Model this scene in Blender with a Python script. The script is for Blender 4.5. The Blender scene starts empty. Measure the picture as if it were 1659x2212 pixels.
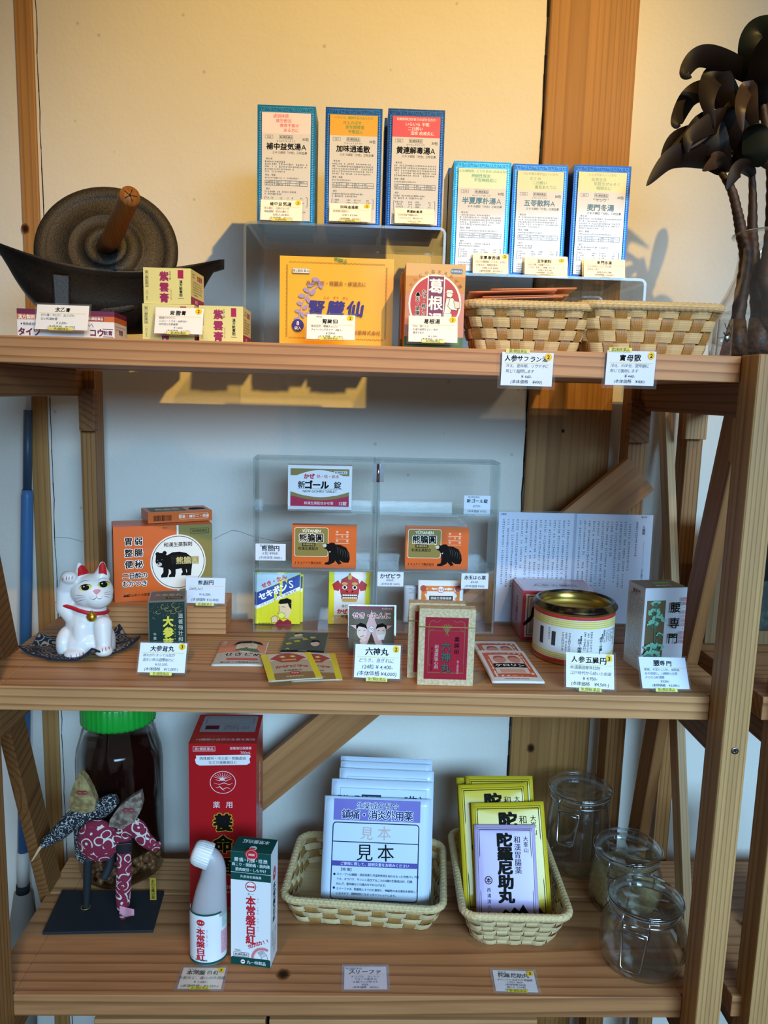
import bpy, bmesh, math, random
from mathutils import Vector, Matrix
random.seed(7)
SC = bpy.context.scene
COL = SC.collection
R = math.radians
V = Vector

# ------------------------------------------------------------------ camera
CAMZ = 1.45
F_PX, PITCH, ROLL, YAW = 1700.0, R(8.6), R(1.55), R(1.77)
fw = V((math.sin(YAW)*math.cos(PITCH), math.cos(YAW)*math.cos(PITCH), -math.sin(PITCH)))
rt0 = V((math.cos(YAW), -math.sin(YAW), 0)); up0 = rt0.cross(fw)
rt = rt0*math.cos(ROLL) + up0*math.sin(ROLL)
up = -rt0*math.sin(ROLL) + up0*math.cos(ROLL)
cam_d = bpy.data.cameras.new('camera'); cam = bpy.data.objects.new('camera', cam_d); COL.objects.link(cam)
cam_d.sensor_fit = 'HORIZONTAL'; cam_d.sensor_width = 36.0; cam_d.lens = F_PX*36/1659
cam_d.clip_start = 0.02
m3 = Matrix((rt, up, -fw)).transposed()
cam.matrix_world = Matrix.Translation((0, 0, CAMZ)) @ m3.to_4x4()
SC.camera = cam

# ------------------------------------------------------------------ light
SC.view_settings.view_transform = 'Standard'; SC.view_settings.look = 'None'
SC.view_settings.gamma = 1.0; SC.view_settings.use_curve_mapping = False
SC.view_settings.exposure = 0.0
w = bpy.data.worlds.new('room_light'); SC.world = w; w.use_nodes = True
bgn = w.node_tree.nodes['Background']; bgn.inputs[0].default_value = (1.0, 0.93, 0.83, 1); bgn.inputs[1].default_value = 0.12

def aim(o, tgt):
    o.rotation_euler = (V(tgt)-o.location).to_track_quat('-Z', 'Y').to_euler()
def lamp(name, kind, loc, tgt, power, col, **kw):
    d = bpy.data.lights.new(name, kind); d.energy = power; d.color = col
    for k, v in kw.items(): setattr(d, k, v)
    o = bpy.data.objects.new(name, d); COL.objects.link(o); o.location = loc; aim(o, tgt); return o
# warm ceiling spotlight, cool window behind the viewer, weak warm lamp on the left
lamp('ceiling_spot', 'SPOT', (0.72, -0.62, 2.85), (0.00, 1.25, 1.78), 232, (1.0, 0.60, 0.12), spot_size=R(36), spot_blend=1.0, shadow_soft_size=0.018)
lamp('ceiling_spot_b', 'SPOT', (1.30, -0.50, 2.95), (0.66, 1.25, 1.86), 56, (1.0, 0.86, 0.62), spot_size=R(34), spot_blend=1.0, shadow_soft_size=0.03)
lamp('window_daylight', 'AREA', (0.95, -1.60, 1.95), (0.10, 1.1, 0.78), 15.5, (0.37, 0.66, 1.0), shape='RECTANGLE', size=2.0, size_y=0.6, spread=R(50))
lamp('ceiling_downlight', 'SPOT', (-0.28, 0.40, 2.75), (-0.24, 0.91, 0.95), 24, (1.0, 0.52, 0.16), spot_size=R(42), spot_blend=0.8, shadow_soft_size=0.025)

# ------------------------------------------------------------------ pixel helpers (1659 x 2212 frame)
C0 = V((0, 0, CAMZ))
def ray(x, y): return fw + rt*((x-829.5)/F_PX) - up*((y-1106.0)/F_PX)
def atY(x, y, Y): d = ray(x, y); return C0 + d*(Y/d.y)
def atZ(x, y, z): d = ray(x, y); return C0 + d*((z-CAMZ)/d.z)
def atX(x, y, X): d = ray(x, y); return C0 + d*(X/d.x)
ZT, ZM, ZL = CAMZ+.0510, CAMZ-.3465, CAMZ-.7445
TH = .029
YF = .88

# ------------------------------------------------------------------ materials
def lin(h):
    h = h.lstrip('#'); out = []
    for i in (0, 2, 4):
        c = int(h[i:i+2], 16)/255
        out.append(c/12.92 if c <= .04045 else ((c+.055)/1.055)**2.4)
    return (*out, 1)
_M = {}
def newmat(name):
    m = bpy.data.materials.new(name); m.use_nodes = True
    return m, m.node_tree, m.node_tree.nodes['Principled BSDF']
def ink(h, rough=.5, metal=0.0, coat=0.0, bump=0.0, spec=.4):
    if metal == 0 and coat == 0 and sum(lin(h)[:3]) < .16 and rough == .5: rough, spec = .75, .10    # dark printing ink is matt
    key = (h, rough, metal, coat, bump, spec)
    if key in _M: return _M[key]
    m, nt, b = newmat('ink_'+h.strip('#'))
    b.inputs['Base Color'].default_value = lin(h); b.inputs['Roughness'].default_value = rough
    b.inputs['Metallic'].default_value = metal; b.inputs['Coat Weight'].default_value = coat
    b.inputs['Coat Roughness'].default_value = .08; b.inputs['Specular IOR Level'].default_value = spec
    if bump:
        n = nt.nodes.new('ShaderNodeTexNoise'); n.inputs['Scale'].default_value = 260; n.inputs['Detail'].default_value = 2
        tc = nt.nodes.new('ShaderNodeTexCoord'); nt.links.new(tc.outputs['Object'], n.inputs['Vector'])
        bp = nt.nodes.new('ShaderNodeBump'); bp.inputs['Strength'].default_value = bump; bp.inputs['Distance'].default_value = .0006
        nt.links.new(n.outputs['Fac'], bp.inputs['Height']); nt.links.new(bp.outputs['Normal'], b.inputs['Normal'])
    _M[key] = m; return m
def mp_noise(nt, scale, detail=3, vec=None, rough=.5, dist=0):
    n = nt.nodes.new('ShaderNodeTexNoise'); n.inputs['Scale'].default_value = scale; n.inputs['Detail'].default_value = detail
    n.inputs['Roughness'].default_value = rough; n.inputs['Distortion'].default_value = dist
    if vec is not None: nt.links.new(vec, n.inputs['Vector'])
    return n
def ramp(nt, fac, stops):
    r = nt.nodes.new('ShaderNodeValToRGB'); cr = r.color_ramp
    while len(cr.elements) < len(stops): cr.elements.new(.5)
    for e, (p, c) in zip(cr.elements, stops): e.position = p; e.color = c
    nt.links.new(fac, r.inputs[0]); return r
def mixc(nt, fac, a, b, mode='MIX'):
    x = nt.nodes.new('ShaderNodeMix'); x.data_type = 'RGBA'; x.blend_type = mode
    for s, v in ((0, fac), (6, a), (7, b)):
        if hasattr(v, 'is_output') or hasattr(v, 'links'): nt.links.new(v, x.inputs[s])
        else: x.inputs[s].default_value = v
    return x.outputs[2]
def wood(name, axis, light, dark, ring=26.0, pith=(0.012, 0.07), stretch=.05, dist=2.2, rough=.55, mixdark=.75, seed=0.0, knots=None):
    """Sawn softwood: growth rings about a pith that runs along `axis`, cut by the board's faces."""
    m, nt, b = newmat(name); L = nt.links
    tc = nt.nodes.new('ShaderNodeTexCoord')
    info = nt.nodes.new('ShaderNodeObjectInfo')
    mp = nt.nodes.new('ShaderNodeMapping'); L.new(tc.outputs['Object'], mp.inputs['Vector'])
    s = [1, 1, 1]; s['XYZ'.index(axis)] = stretch
    mp.inputs['Scale'].default_value = s
    loc = [pith[0]]*3; others = [i for i in range(3) if i != 'XYZ'.index(axis)]
    loc[others[0]] = pith[0]; loc[others[1]] = pith[1]; loc['XYZ'.index(axis)] = seed
    mp.inputs['Location'].default_value = loc
    nz = mp_noise(nt, 7, 2, mp.outputs['Vector'])
    add = nt.nodes.new('ShaderNodeVectorMath'); add.operation = 'MULTIPLY_ADD'
    L.new(nz.outputs['Color'], add.inputs[0]); add.inputs[1].default_value = (.022*dist,)*3; L.new(mp.outputs['Vector'], add.inputs[2])
    wv = nt.nodes.new('ShaderNodeTexWave'); wv.wave_type = 'RINGS'; wv.rings_direction = axis; wv.wave_profile = 'SAW'
    wv.inputs['Scale'].default_value = ring; wv.inputs['Distortion'].default_value = .6; wv.inputs['Detail'].default_value = 1
    wv.inputs['Detail Scale'].default_value = 1.2
    L.new(add.outputs[0], wv.inputs['Vector'])
    r1 = ramp(nt, wv.outputs['Fac'], [(0, (0, 0, 0, 1)), (.62, (.12, .12, .12, 1)), (.93, (1, 1, 1, 1)), (1, (.25, .25, .25, 1))])
    fine = mp_noise(nt, 160, 2, mp.outputs['Vector'])
    broad = mp_noise(nt, 9, 2, mp.outputs['Vector'])
    f = nt.nodes.new('ShaderNodeMath'); f.operation = 'MULTIPLY'; L.new(r1.outputs[0], f.inputs[0]); f.inputs[1].default_value = mixdark
    c1 = mixc(nt, f.outputs[0], lin(light), lin(dark))
    rb = ramp(nt, broad.outputs['Fac'], [(.3, (.86, .83, .80, 1)), (.7, (1.08, 1.07, 1.06, 1))])
    c2 = mixc(nt, 1.0, c1, rb.outputs[0], 'MULTIPLY')
    rf = ramp(nt, fine.outputs['Fac'], [(.3, (.86, .85, .84, 1)), (.7, (1.06, 1.06, 1.06, 1))])
    c3 = mixc(nt, 1.0, c2, rf.outputs[0], 'MULTIPLY')
    L.new(c3, b.inputs['Base Color']); b.inputs['Roughness'].default_value = rough
    b.inputs['Specular IOR Level'].default_value = .3
    bp = nt.nodes.new('ShaderNodeBump'); bp.inputs['Strength'].default_value = .25; bp.inputs['Distance'].default_value = .0006
    L.new(r1.outputs[0], bp.inputs['Height']); L.new(bp.outputs['Normal'], b.inputs['Normal'])
    return m
def speckle(name, c1, c2, scale, rough=.6, metal=0.0, bump=.3, bdist=.0005, lo=.4, hi=.6, coat=0, detail=3):
    m, nt, b = newmat(name); tc = nt.nodes.new('ShaderNodeTexCoord')
    n = mp_noise(nt, scale, detail, tc.outputs['Object'])
    r = ramp(nt, n.outputs['Fac'], [(lo, lin(c1)), (hi, lin(c2))])
    nt.links.new(r.outputs[0], b.inputs['Base Color']); b.inputs['Roughness'].default_value = rough; b.inputs['Metallic'].default_value = metal
    b.inputs['Coat Weight'].default_value = coat
    if bump:
        bp = nt.nodes.new('ShaderNodeBump'); bp.inputs['Strength'].default_value = bump; bp.inputs['Distance'].default_value = bdist
        nt.links.new(n.outputs['Fac'], bp.inputs['Height']); nt.links.new(bp.outputs['Normal'], b.inputs['Normal'])
    return m
def clear(name, tint=(.97, .985, .98), edge=(.70, .80, .78), gloss=.9, rough=.02, ior=1.5, haze=0.0):
    """Clear sheet of glass or acrylic: see-through, mirror-like by Fresnel, denser where it is seen edge-on."""
    m = bpy.data.materials.new(name); m.use_nodes = True; nt = m.node_tree; nt.nodes.clear(); L = nt.links
    out = nt.nodes.new('ShaderNodeOutputMaterial')
    tr = nt.nodes.new('ShaderNodeBsdfTransparent'); gl = nt.nodes.new('ShaderNodeBsdfGlossy'); gl.inputs['Roughness'].default_value = rough
    lw = nt.nodes.new('ShaderNodeLayerWeight'); lw.inputs['Blend'].default_value = .5      # facing = 1 - |cos|
    c = ramp(nt, lw.outputs['Facing'], [(.62, (*tint, 1)), (1.0, (*edge, 1))]); L.new(c.outputs[0], tr.inputs['Color'])
    f0 = ((ior-1)/(ior+1))**2                                                             # Schlick, the same from both sides
    pw = nt.nodes.new('ShaderNodeMath'); pw.operation = 'POWER'; L.new(lw.outputs['Facing'], pw.inputs[0]); pw.inputs[1].default_value = 5
    fr = nt.nodes.new('ShaderNodeMath'); fr.operation = 'MULTIPLY_ADD'; L.new(pw.outputs[0], fr.inputs[0]); fr.inputs[1].default_value = 1-f0; fr.inputs[2].default_value = f0
    mu = nt.nodes.new('ShaderNodeMath'); mu.operation = 'MULTIPLY'; mu.use_clamp = True; L.new(fr.outputs[0], mu.inputs[0]); mu.inputs[1].default_value = gloss
    mx = nt.nodes.new('ShaderNodeMixShader'); L.new(mu.outputs[0], mx.inputs[0]); L.new(tr.outputs[0], mx.inputs[1]); L.new(gl.outputs[0], mx.inputs[2])
    last = mx.outputs[0]
    if haze:
        df = nt.nodes.new('ShaderNodeBsdfDiffuse'); df.inputs['Color'].default_value = (.9, .92, .92, 1)
        m2 = nt.nodes.new('ShaderNodeMixShader'); m2.inputs[0].default_value = haze; L.new(last, m2.inputs[1]); L.new(df.outputs[0], m2.inputs[2]); last = m2.outputs[0]
    L.new(last, out.inputs['Surface']); return m

SC.cycles.transparent_max_bounces = 48
ACR = clear('clear_acrylic', tint=(.988, .992, .99), edge=(.80, .87, .86), haze=.006)
ACRE = clear('acrylic_cut_edge', tint=(.86, .93, .92), edge=(.62, .74, .74), gloss=1.0, haze=.10, rough=.08)
GLASS = clear('jar_glass', tint=(.97, .985, .978), edge=(.52, .60, .57), gloss=1.7, haze=.003)
FILM = clear('laminate_film', tint=(.99, .99, .99), edge=(.9, .92, .93), gloss=.8, rough=.06, haze=.03)
STEEL = ink('#c9ccd0', .22, 1.0)
WHITE = '#ece9e4'

# ------------------------------------------------------------------ mesh builder
class MB:
    def __init__(s): s.v = []; s.f = []; s.m = []; s.sm = []; s.mats = []
    def mi(s, m):
        if isinstance(m, str): m = ink(m)
        if m not in s.mats: s.mats.append(m)
        return s.mats.index(m)
    def add(s, vs, fs, m, smooth=False):
        o = len(s.v); s.v += [tuple(v) for v in vs]; k = s.mi(m)
        for f in fs: s.f.append(tuple(i+o for i in f)); s.m.append(k); s.sm.append(smooth)
    def box(s, x0, x1, y0, y1, z0, z1, m, mt=None):
        vs = [(x0,y0,z0),(x1,y0,z0),(x1,y1,z0),(x0,y1,z0),(x0,y0,z1),(x1,y0,z1),(x1,y1,z1),(x0,y1,z1)]
        s.add(vs, [(0,1,5,4),(1,2,6,5),(2,3,7,6),(3,0,4,7),(0,3,2,1),(4,5,6,7)], m)
    def bar(s, a, b, wdt, thk, m, side=V((0,0,1))):
        """square bar from a to b; `side` is the direction of its width"""
        a = V(a); b = V(b); d = (b-a).normalized(); sd = (side - d*side.dot(d)).normalized(); n = d.cross(sd)
        vs = []
        for p in (a, b):
            for i, j in ((-1,-1),(1,-1),(1,1),(-1,1)): vs.append(p + sd*(i*wdt/2) + n*(j*thk/2))
        s.add(vs, [(3,2,1,0),(4,5,6,7),(0,1,5,4),(1,2,6,5),(2,3,7,6),(3,0,4,7)], m)
    def tube(s, pts, rad, m, n=10, closed=False, caps=True, smooth=True, flat=1.0):
        pts = [V(p) for p in pts]; N = len(pts)
        rad = rad if isinstance(rad, (list, tuple)) else [rad]*N
        vs = []; prev = None
        for i, p in enumerate(pts):
            if closed: t = pts[(i+1) % N]-pts[i-1]
            else: t = pts[min(i+1, N-1)]-pts[max(i-1, 0)]
            t = t.normalized() if t.length > 1e-9 else V((0,0,1))
            if prev is None:
                a = V((0,0,1)) if abs(t.z) < .9 else V((1,0,0)); e = (a - t*a.dot(t)).normalized()
            else:
                e = (prev - t*prev.dot(t)); e = e.normalized() if e.length > 1e-9 else prev
            prev = e; b = t.cross(e)
            for k in range(n):
                a = 2*math.pi*k/n; vs.append(p + e*(math.cos(a)*rad[i]) + b*(math.sin(a)*rad[i]*flat))
        fs = []
        for i in range(N if closed else N-1):
            j = (i+1) % N
            for k in range(n): fs.append((i*n+k, i*n+(k+1) % n, j*n+(k+1) % n, j*n+k))
        if caps and not closed: fs += [tuple(range(n-1, -1, -1)), tuple((N-1)*n+k for k in range(n))]
        s.add(vs, fs, m, smooth)
    def lathe(s, prof, m, n=48, c=(0,0,0), smooth=True, sx=1.0, sy=1.0, shape=None, caps=True):
        vs = []; N = len(prof)
        for (r, z) in prof:
            for k in range(n):
                a = 2*math.pi*k/n; q = shape(a, z) if shape else 1.0
                vs.append((c[0]+r*q*math.cos(a)*sx, c[1]+r*q*math.sin(a)*sy, c[2]+z))
        fs = [(i*n+k, i*n+(k+1) % n, (i+1)*n+(k+1) % n, (i+1)*n+k) for i in range(N-1) for k in range(n)]
        if caps:
            if prof[0][0] > 1e-6: fs.append(tuple(range(n-1, -1, -1)))
            if prof[-1][0] > 1e-6: fs.append(tuple((N-1)*n+k for k in range(n)))
        s.add(vs, fs, m, smooth)
    def ball(s, c, r, m, n=16, k=10, sc=(1,1,1), rot=None):
        vs = []
        for i in range(k+1):
            t = math.pi*i/k
            for j in range(n):
                a = 2*math.pi*j/n; q = V((r*math.sin(t)*math.cos(a)*sc[0], r*math.sin(t)*math.sin(a)*sc[1], -r*math.cos(t)*sc[2]))
                if rot: q = rot @ q
                vs.append(V(c)+q)
        fs = [(i*n+j, i*n+(j+1) % n, (i+1)*n+(j+1) % n, (i+1)*n+j) for i in range(k) for j in range(n)]
        s.add(vs, fs, m, True)
    def grid(s, fn, nu, nv, m, smooth=True, thick=0.0):
        """sheet fn(u,v)->point, with real thickness when thick > 0"""
        P = [[V(fn(i/nu, j/nv)) for j in range(nv+1)] for i in range(nu+1)]
        vs = [p for r_ in P for p in r_]; W = nv+1
        fs = [(i*W+j, (i+1)*W+j, (i+1)*W+j+1, i*W+j+1) for i in range(nu) for j in range(nv)]
        if thick:
            nn = []
            for i in range(nu+1):
                for j in range(nv+1):
                    a = P[min(i+1,nu)][j]-P[max(i-1,0)][j]; b = P[i][min(j+1,nv)]-P[i][max(j-1,0)]
                    q = a.cross(b); nn.append(q.normalized() if q.length > 1e-12 else V((0,0,1)))
            o = len(vs); vs = vs + [p-q*thick for p, q in zip(vs, nn)]
            fs += [(o+i*W+j, o+i*W+j+1, o+(i+1)*W+j+1, o+(i+1)*W+j) for i in range(nu) for j in range(nv)]
            for i in range(nu): fs += [(i*W, o+i*W, o+(i+1)*W, (i+1)*W), (i*W+nv, (i+1)*W+nv, o+(i+1)*W+nv, o+i*W+nv)]
            for j in range(nv): fs += [(j, j+1, o+j+1, o+j), (nu*W+j, o+nu*W+j, o+nu*W+j+1, nu*W+j+1)]
        s.add(vs, fs, m, smooth)
    def obj(s, name, parent=None, M=None, bevel=0, label=None, cat=None, group=None, kind=None, seg=2):
        me = bpy.data.meshes.new(name); me.from_pydata(s.v, [], s.f)
        for m in s.mats: me.materials.append(m)
        me.polygons.foreach_set('material_index', s.m); me.polygons.foreach_set('use_smooth', s.sm); me.update()
        o = bpy.data.objects.new(name, me); COL.objects.link(o)
        if parent: o.parent = parent
        if M is not None: o.matrix_local = M
        if bevel:
            b = o.modifiers.new('edge', 'BEVEL'); b.width = bevel; b.segments = seg; b.limit_method = 'ANGLE'; b.angle_limit = R(40); b.harden_normals = False
        tag(o, label, cat, group, kind); return o
def tag(o, label=None, cat=None, group=None, kind=None):
    if label: o['label'] = label
    if cat: o['category'] = cat
    if group: o['group'] = group
    if kind: o['kind'] = kind
    return o
def empty(name, M, label, cat, group=None):
    o = bpy.data.objects.new(name, None); COL.objects.link(o); o.empty_display_size = .02
    o.matrix_world = M if isinstance(M, Matrix) else Matrix.Translation(M)
    return tag(o, label, cat, group)
def copy_tree(o, M, label, group=None):
    c = o.copy(); COL.objects.link(c); c.matrix_world = M; c['label'] = label
    if group: c['group'] = group
    for ch in o.children:
        d = ch.copy(); COL.objects.link(d); d.parent = c; d.matrix_local = ch.matrix_local.copy()
        for g in ch.children:
            e = g.copy(); COL.objects.link(e); e.parent = d; e.matrix_local = g.matrix_local.copy()
    return c

# ------------------------------------------------------------------ print on surfaces
_G = {}
def _meas(s, off):
    c = bpy.data.curves.new('t', 'FONT'); c.body = s; c.size = 1; c.resolution_u = 2; c.offset = off
    o = bpy.data.objects.new('t', c); me = o.to_mesh()
    vs = [(v.co.x, v.co.y, 0) for v in me.vertices]; fs = [tuple(p.vertices) for p in me.polygons]
    o.to_mesh_clear(); bpy.data.objects.remove(o); bpy.data.curves.remove(c); return vs, fs
def glyph(ch, off):
    k = (ch, round(off, 3))
    if k not in _G:
        vs, fs = _meas(ch, 0) if ch.strip() else ([], [])
        if ord(ch) > 0x2e80: adv = 1.0
        else:
            a, _ = _meas('H'+ch+'H', 0); adv = max(p[0] for p in a) - 1.382 + .0
            adv = max(.2, adv)
        if off > 0 and vs:      # heavier weight: the same outline laid down again, shifted
            n0 = len(vs); sh = [(off, 0), (-off, 0), (0, off*.8), (0, -off*.8)] if off > .016 else [(off, 0), (-off, 0)]
            if off > .04: sh += [(off*.75, off*.75), (-off*.75, off*.75), (off*.75, -off*.75), (-off*.75, -off*.75)]
            V0, F0 = [q[:2] for q in vs], fs; vs, fs = [], []
            for j, (dx, dy) in enumerate(sh):
                vs += [(x+dx, y+dy, j) for x, y in V0]; fs += [tuple(i+j*n0 for i in f) for f in F0]
        _G[k] = (vs, fs, adv)
    return _G[k]
class Face:
    """A printed face: design units W x H, y down from the top-left corner, mapped on a plane or any surface."""
    def __init__(s, mb, W, H, o=None, u=None, d=None, mapf=None, base=.00008, tess=1):
        s.mb = mb; s.W = W; s.H = H; s.k = 0; s.base = base; s.tess = tess
        if mapf is None:
            o = V(o); u = V(u); d = V(d); n = d.cross(u).normalized()
            mapf = lambda a, b: (o + u*a + d*b, n)
        s.map = mapf; s.sz = None
    def p(s, x, y, e=0.0):
        q, n = s.map(x/s.W, y/s.H); return q + n*(s.base + s.k*1.7e-5 + e)
    def nxt(s): s.k += 1
    def rect(s, x, y, w, h, c, nx=None):
        s.nxt(); nx = nx or (s.tess if s.tess > 1 else 1); ny = nx
        vs = [s.p(x+w*i/nx, y+h*j/ny) for j in range(ny+1) for i in range(nx+1)]; q = nx+1
        s.mb.add(vs, [(j*q+i, (j+1)*q+i, (j+1)*q+i+1, j*q+i+1) for j in range(ny) for i in range(nx)], c)
    def poly(s, pts, c, keep=False):
        if not keep: s.nxt()
        a = sum(pts[i-1][0]*pts[i][1]-pts[i][0]*pts[i-1][1] for i in range(len(pts)))
        if a > 0: pts = pts[::-1]
        if s.tess > 1: return s.clip(pts, c)
        s.mb.add([s.p(*q) for q in pts], [tuple(range(len(pts)))], c)
    def clip(s, pts, c):
        """cut a flat shape along a grid so that it follows a curved surface"""
        n = s.tess*2 if s.tess < 20 else s.tess; gx, gy = s.W/n, s.H/(n if s.tess < 20 else 8)
        x0, x1 = min(q[0] for q in pts), max(q[0] for q in pts); y0, y1 = min(q[1] for q in pts), max(q[1] for q in pts)
        def half(P, ax, v, sg):
            out = []
            for i in range(len(P)):
                a, b = P[i-1], P[i]; ia, ib = sg*(a[ax]-v) >= 0, sg*(b[ax]-v) >= 0
                if ia != ib:
                    t = (v-a[ax])/(b[ax]-a[ax]); out.append((a[0]+(b[0]-a[0])*t, a[1]+(b[1]-a[1])*t))
                if ib: out.append(b)
            return out
        i = math.floor(x0/gx)
        while i*gx < x1:
            col = half(half(pts, 0, i*gx, 1), 0, (i+1)*gx, -1)
            if len(col) > 2:
                j = math.floor(y0/gy)
                while j*gy < y1:
                    P = half(half(col, 1, j*gy, 1), 1, (j+1)*gy, -1)
                    Q = [p for k, p in enumerate(P) if abs(p[0]-P[k-1][0])+abs(p[1]-P[k-1][1]) > 1e-6*s.W]
                    if len(Q) > 2: s.mb.add([s.p(*q) for q in Q], [tuple(range(len(Q)))], c)
                    j += 1
            i += 1
    def rrect(s, x, y, w, h, r, c):
        pts = []
        for cx, cy, a0 in ((x+w-r, y+r, -90), (x+w-r, y+h-r, 0), (x+r, y+h-r, 90), (x+r, y+r, 180)):
            for i in range(5): a = R(a0+22.5*i); pts.append((cx+r*math.cos(a), cy+r*math.sin(a)))
        s.poly(pts, c)
    def frame(s, x, y, w, h, t, c):
        s.nxt()
        for q in ((x, y, w, t), (x, y+h-t, w, t), (x, y+t, t, h-2*t), (x+w-t, y+t, t, h-2*t)):
            x0, y0, a, b = q; s.mb.add([s.p(x0, y0), s.p(x0, y0+b), s.p(x0+a, y0+b), s.p(x0+a, y0)], [(0,1,2,3)], c)
    def rframe(s, x, y, w, h, r, t, c):
        pts = []
        for cx, cy, a0 in ((x+w-r, y+r, -90), (x+w-r, y+h-r, 0), (x+r, y+h-r, 90), (x+r, y+r, 180)):
            for i in range(5): a = R(a0+22.5*i); pts.append((cx+r*math.cos(a), cy+r*math.sin(a)))
        s.line(pts+[pts[0]], t, c)
    def ell(s, cx, cy, rx, ry, c, n=36, a0=0, a1=360, rot=0):
        pts = []
        for i in range(n):
            a = R(a0+(a1-a0)*i/(n if a1-a0 >= 360 else n-1)); x = rx*math.cos(a); y = ry*math.sin(a)
            pts.append((cx+x*math.cos(R(rot))-y*math.sin(R(rot)), cy+x*math.sin(R(rot))+y*math.cos(R(rot))))
        s.poly(pts, c)
    def ring(s, cx, cy, rx, ry, t, c, n=40, a0=0, a1=360):
        s.line([(cx+rx*math.cos(R(a0+(a1-a0)*i/n)), cy+ry*math.sin(R(a0+(a1-a0)*i/n))) for i in range(n+1)], t, c)
    def line(s, pts, t, c, taper=False):
        if s.tess > 1:
            q = [pts[0]]
            for a, b in zip(pts, pts[1:]):
                k = max(1, int(math.hypot(b[0]-a[0], b[1]-a[1])/(s.W/(s.tess*3)))); q += [(a[0]+(b[0]-a[0])*i/k, a[1]+(b[1]-a[1])*i/k) for i in range(1, k+1)]
            q[-1] = pts[-1]; pts = q
        s.nxt(); n = len(pts); Lp = []; Rp = []
        for i in range(n):
            a = pts[max(i-1, 0)]; b = pts[min(i+1, n-1)]
            if pts[0] == pts[-1] and n > 2 and i in (0, n-1): a = pts[-2]; b = pts[1]
            dx, dy = b[0]-a[0], b[1]-a[1]; l = math.hypot(dx, dy) or 1
            tt = t/2*(math.sin(math.pi*(i+.4)/(n-.2)) if taper else 1)
            ox, oy = -dy/l*tt, dx/l*tt
            Lp.append(s.p(pts[i][0]+ox, pts[i][1]+oy)); Rp.append(s.p(pts[i][0]-ox, pts[i][1]-oy))
        vs = Lp+Rp; s.mb.add(vs, [(i, i+1, n+i+1, n+i) for i in range(n-1)], c)
    def text(s, t, x, y, size, c, w=0.0, ax='c', vert=False, sp=1.0, sx=1.0, skew=0.0, jit=0.0, rot=0.0):
        """anchor (x, y): middle of the line (or top-centre of a vertical column)"""
        s.nxt(); m = s.mb.mi(c); adv = []
        for ch in t: adv.append((1.0 if vert else glyph(ch, w)[2]*sx)*size*sp)
        tot = sum(adv)
        cx = 0 if (vert or ax == 'l') else (-tot/2 if ax == 'c' else -tot)
        cr, sr = math.cos(R(rot)), math.sin(R(rot)); yy = 0
        for ch, a in zip(t, adv):
            vs, fs, ad = glyph(ch, w)
            if vs:
                j = random.uniform(-jit, jit) if jit else 0; js = 1+(random.uniform(-jit, jit) if jit else 0); cj, sj = math.cos(j), math.sin(j)
                out = []
                off = 0.5*(a - ad*sx*size) if not vert else 0
                for gx, gy, gl in vs:
                    if vert:
                        px = (gx-ad/2)*sx; py = -(gy-.38); base = (0, yy+size*sp/2)
                        if ch in 'ー～-': px, py = (gy-.38)*-1*sx, (gx-ad/2)
                    else: px = gx*sx; py = -(gy-.38); base = (cx+off, 0)
                    px += -py*skew
                    px, py = (px*cj-py*sj)*js, (px*sj+py*cj)*js
                    X = base[0]+px*size; Y = base[1]+py*size
                    out.append(s.p(x+X*cr-Y*sr, y+X*sr+Y*cr, gl*1.8e-6))
                o = len(s.mb.v); s.mb.v += [tuple(q) for q in out]
                for f in fs: s.mb.f.append(tuple(i+o for i in f)); s.mb.m.append(m); s.mb.sm.append(False)
            if vert: yy += a
            else: cx += a
    def fine(s, x, y, w, lines, pitch, size, c, vert=False, ragged=True, fill=.92, indent=0):
        """rows (or columns) of print too small to read"""
        s.nxt()
        for i in range(lines):
            L = w*(random.uniform(.45, 1) if (ragged and (i == lines-1 or random.random() < .18)) else 1.0); q = indent if i == 0 else 0
            while q < L-size*.6:
                g = size*random.uniform(.55, 1.0); hh = size*random.uniform(.7, 1.0)
                if random.random() < fill:
                    a, b = (x+q, y+i*pitch-hh/2) if not vert else (x-i*pitch-hh/2, y+q)
                    dw, dh = (g*.78, hh) if not vert else (hh, g*.78)
                    # a tiny character: two or three strokes
                    st = ((0, .0, 1, .22), (0, .74, 1, .22), (.38, 0, .24, 1)) if random.random() < .5 else ((0, .05, .22, .9), (.35, .35, .65, .24), (.7, .0, .22, 1))
                    for (u0, v0, uw, vh) in st:
                        X, Y = a+u0*dw, b+v0*dh
                        s.mb.add([s.p(X, Y), s.p(X, Y+vh*dh), s.p(X+uw*dw, Y+vh*dh), s.p(X+uw*dw, Y)], [(0,1,2,3)], c)
                q += size*random.uniform(.95, 1.12)
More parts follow.
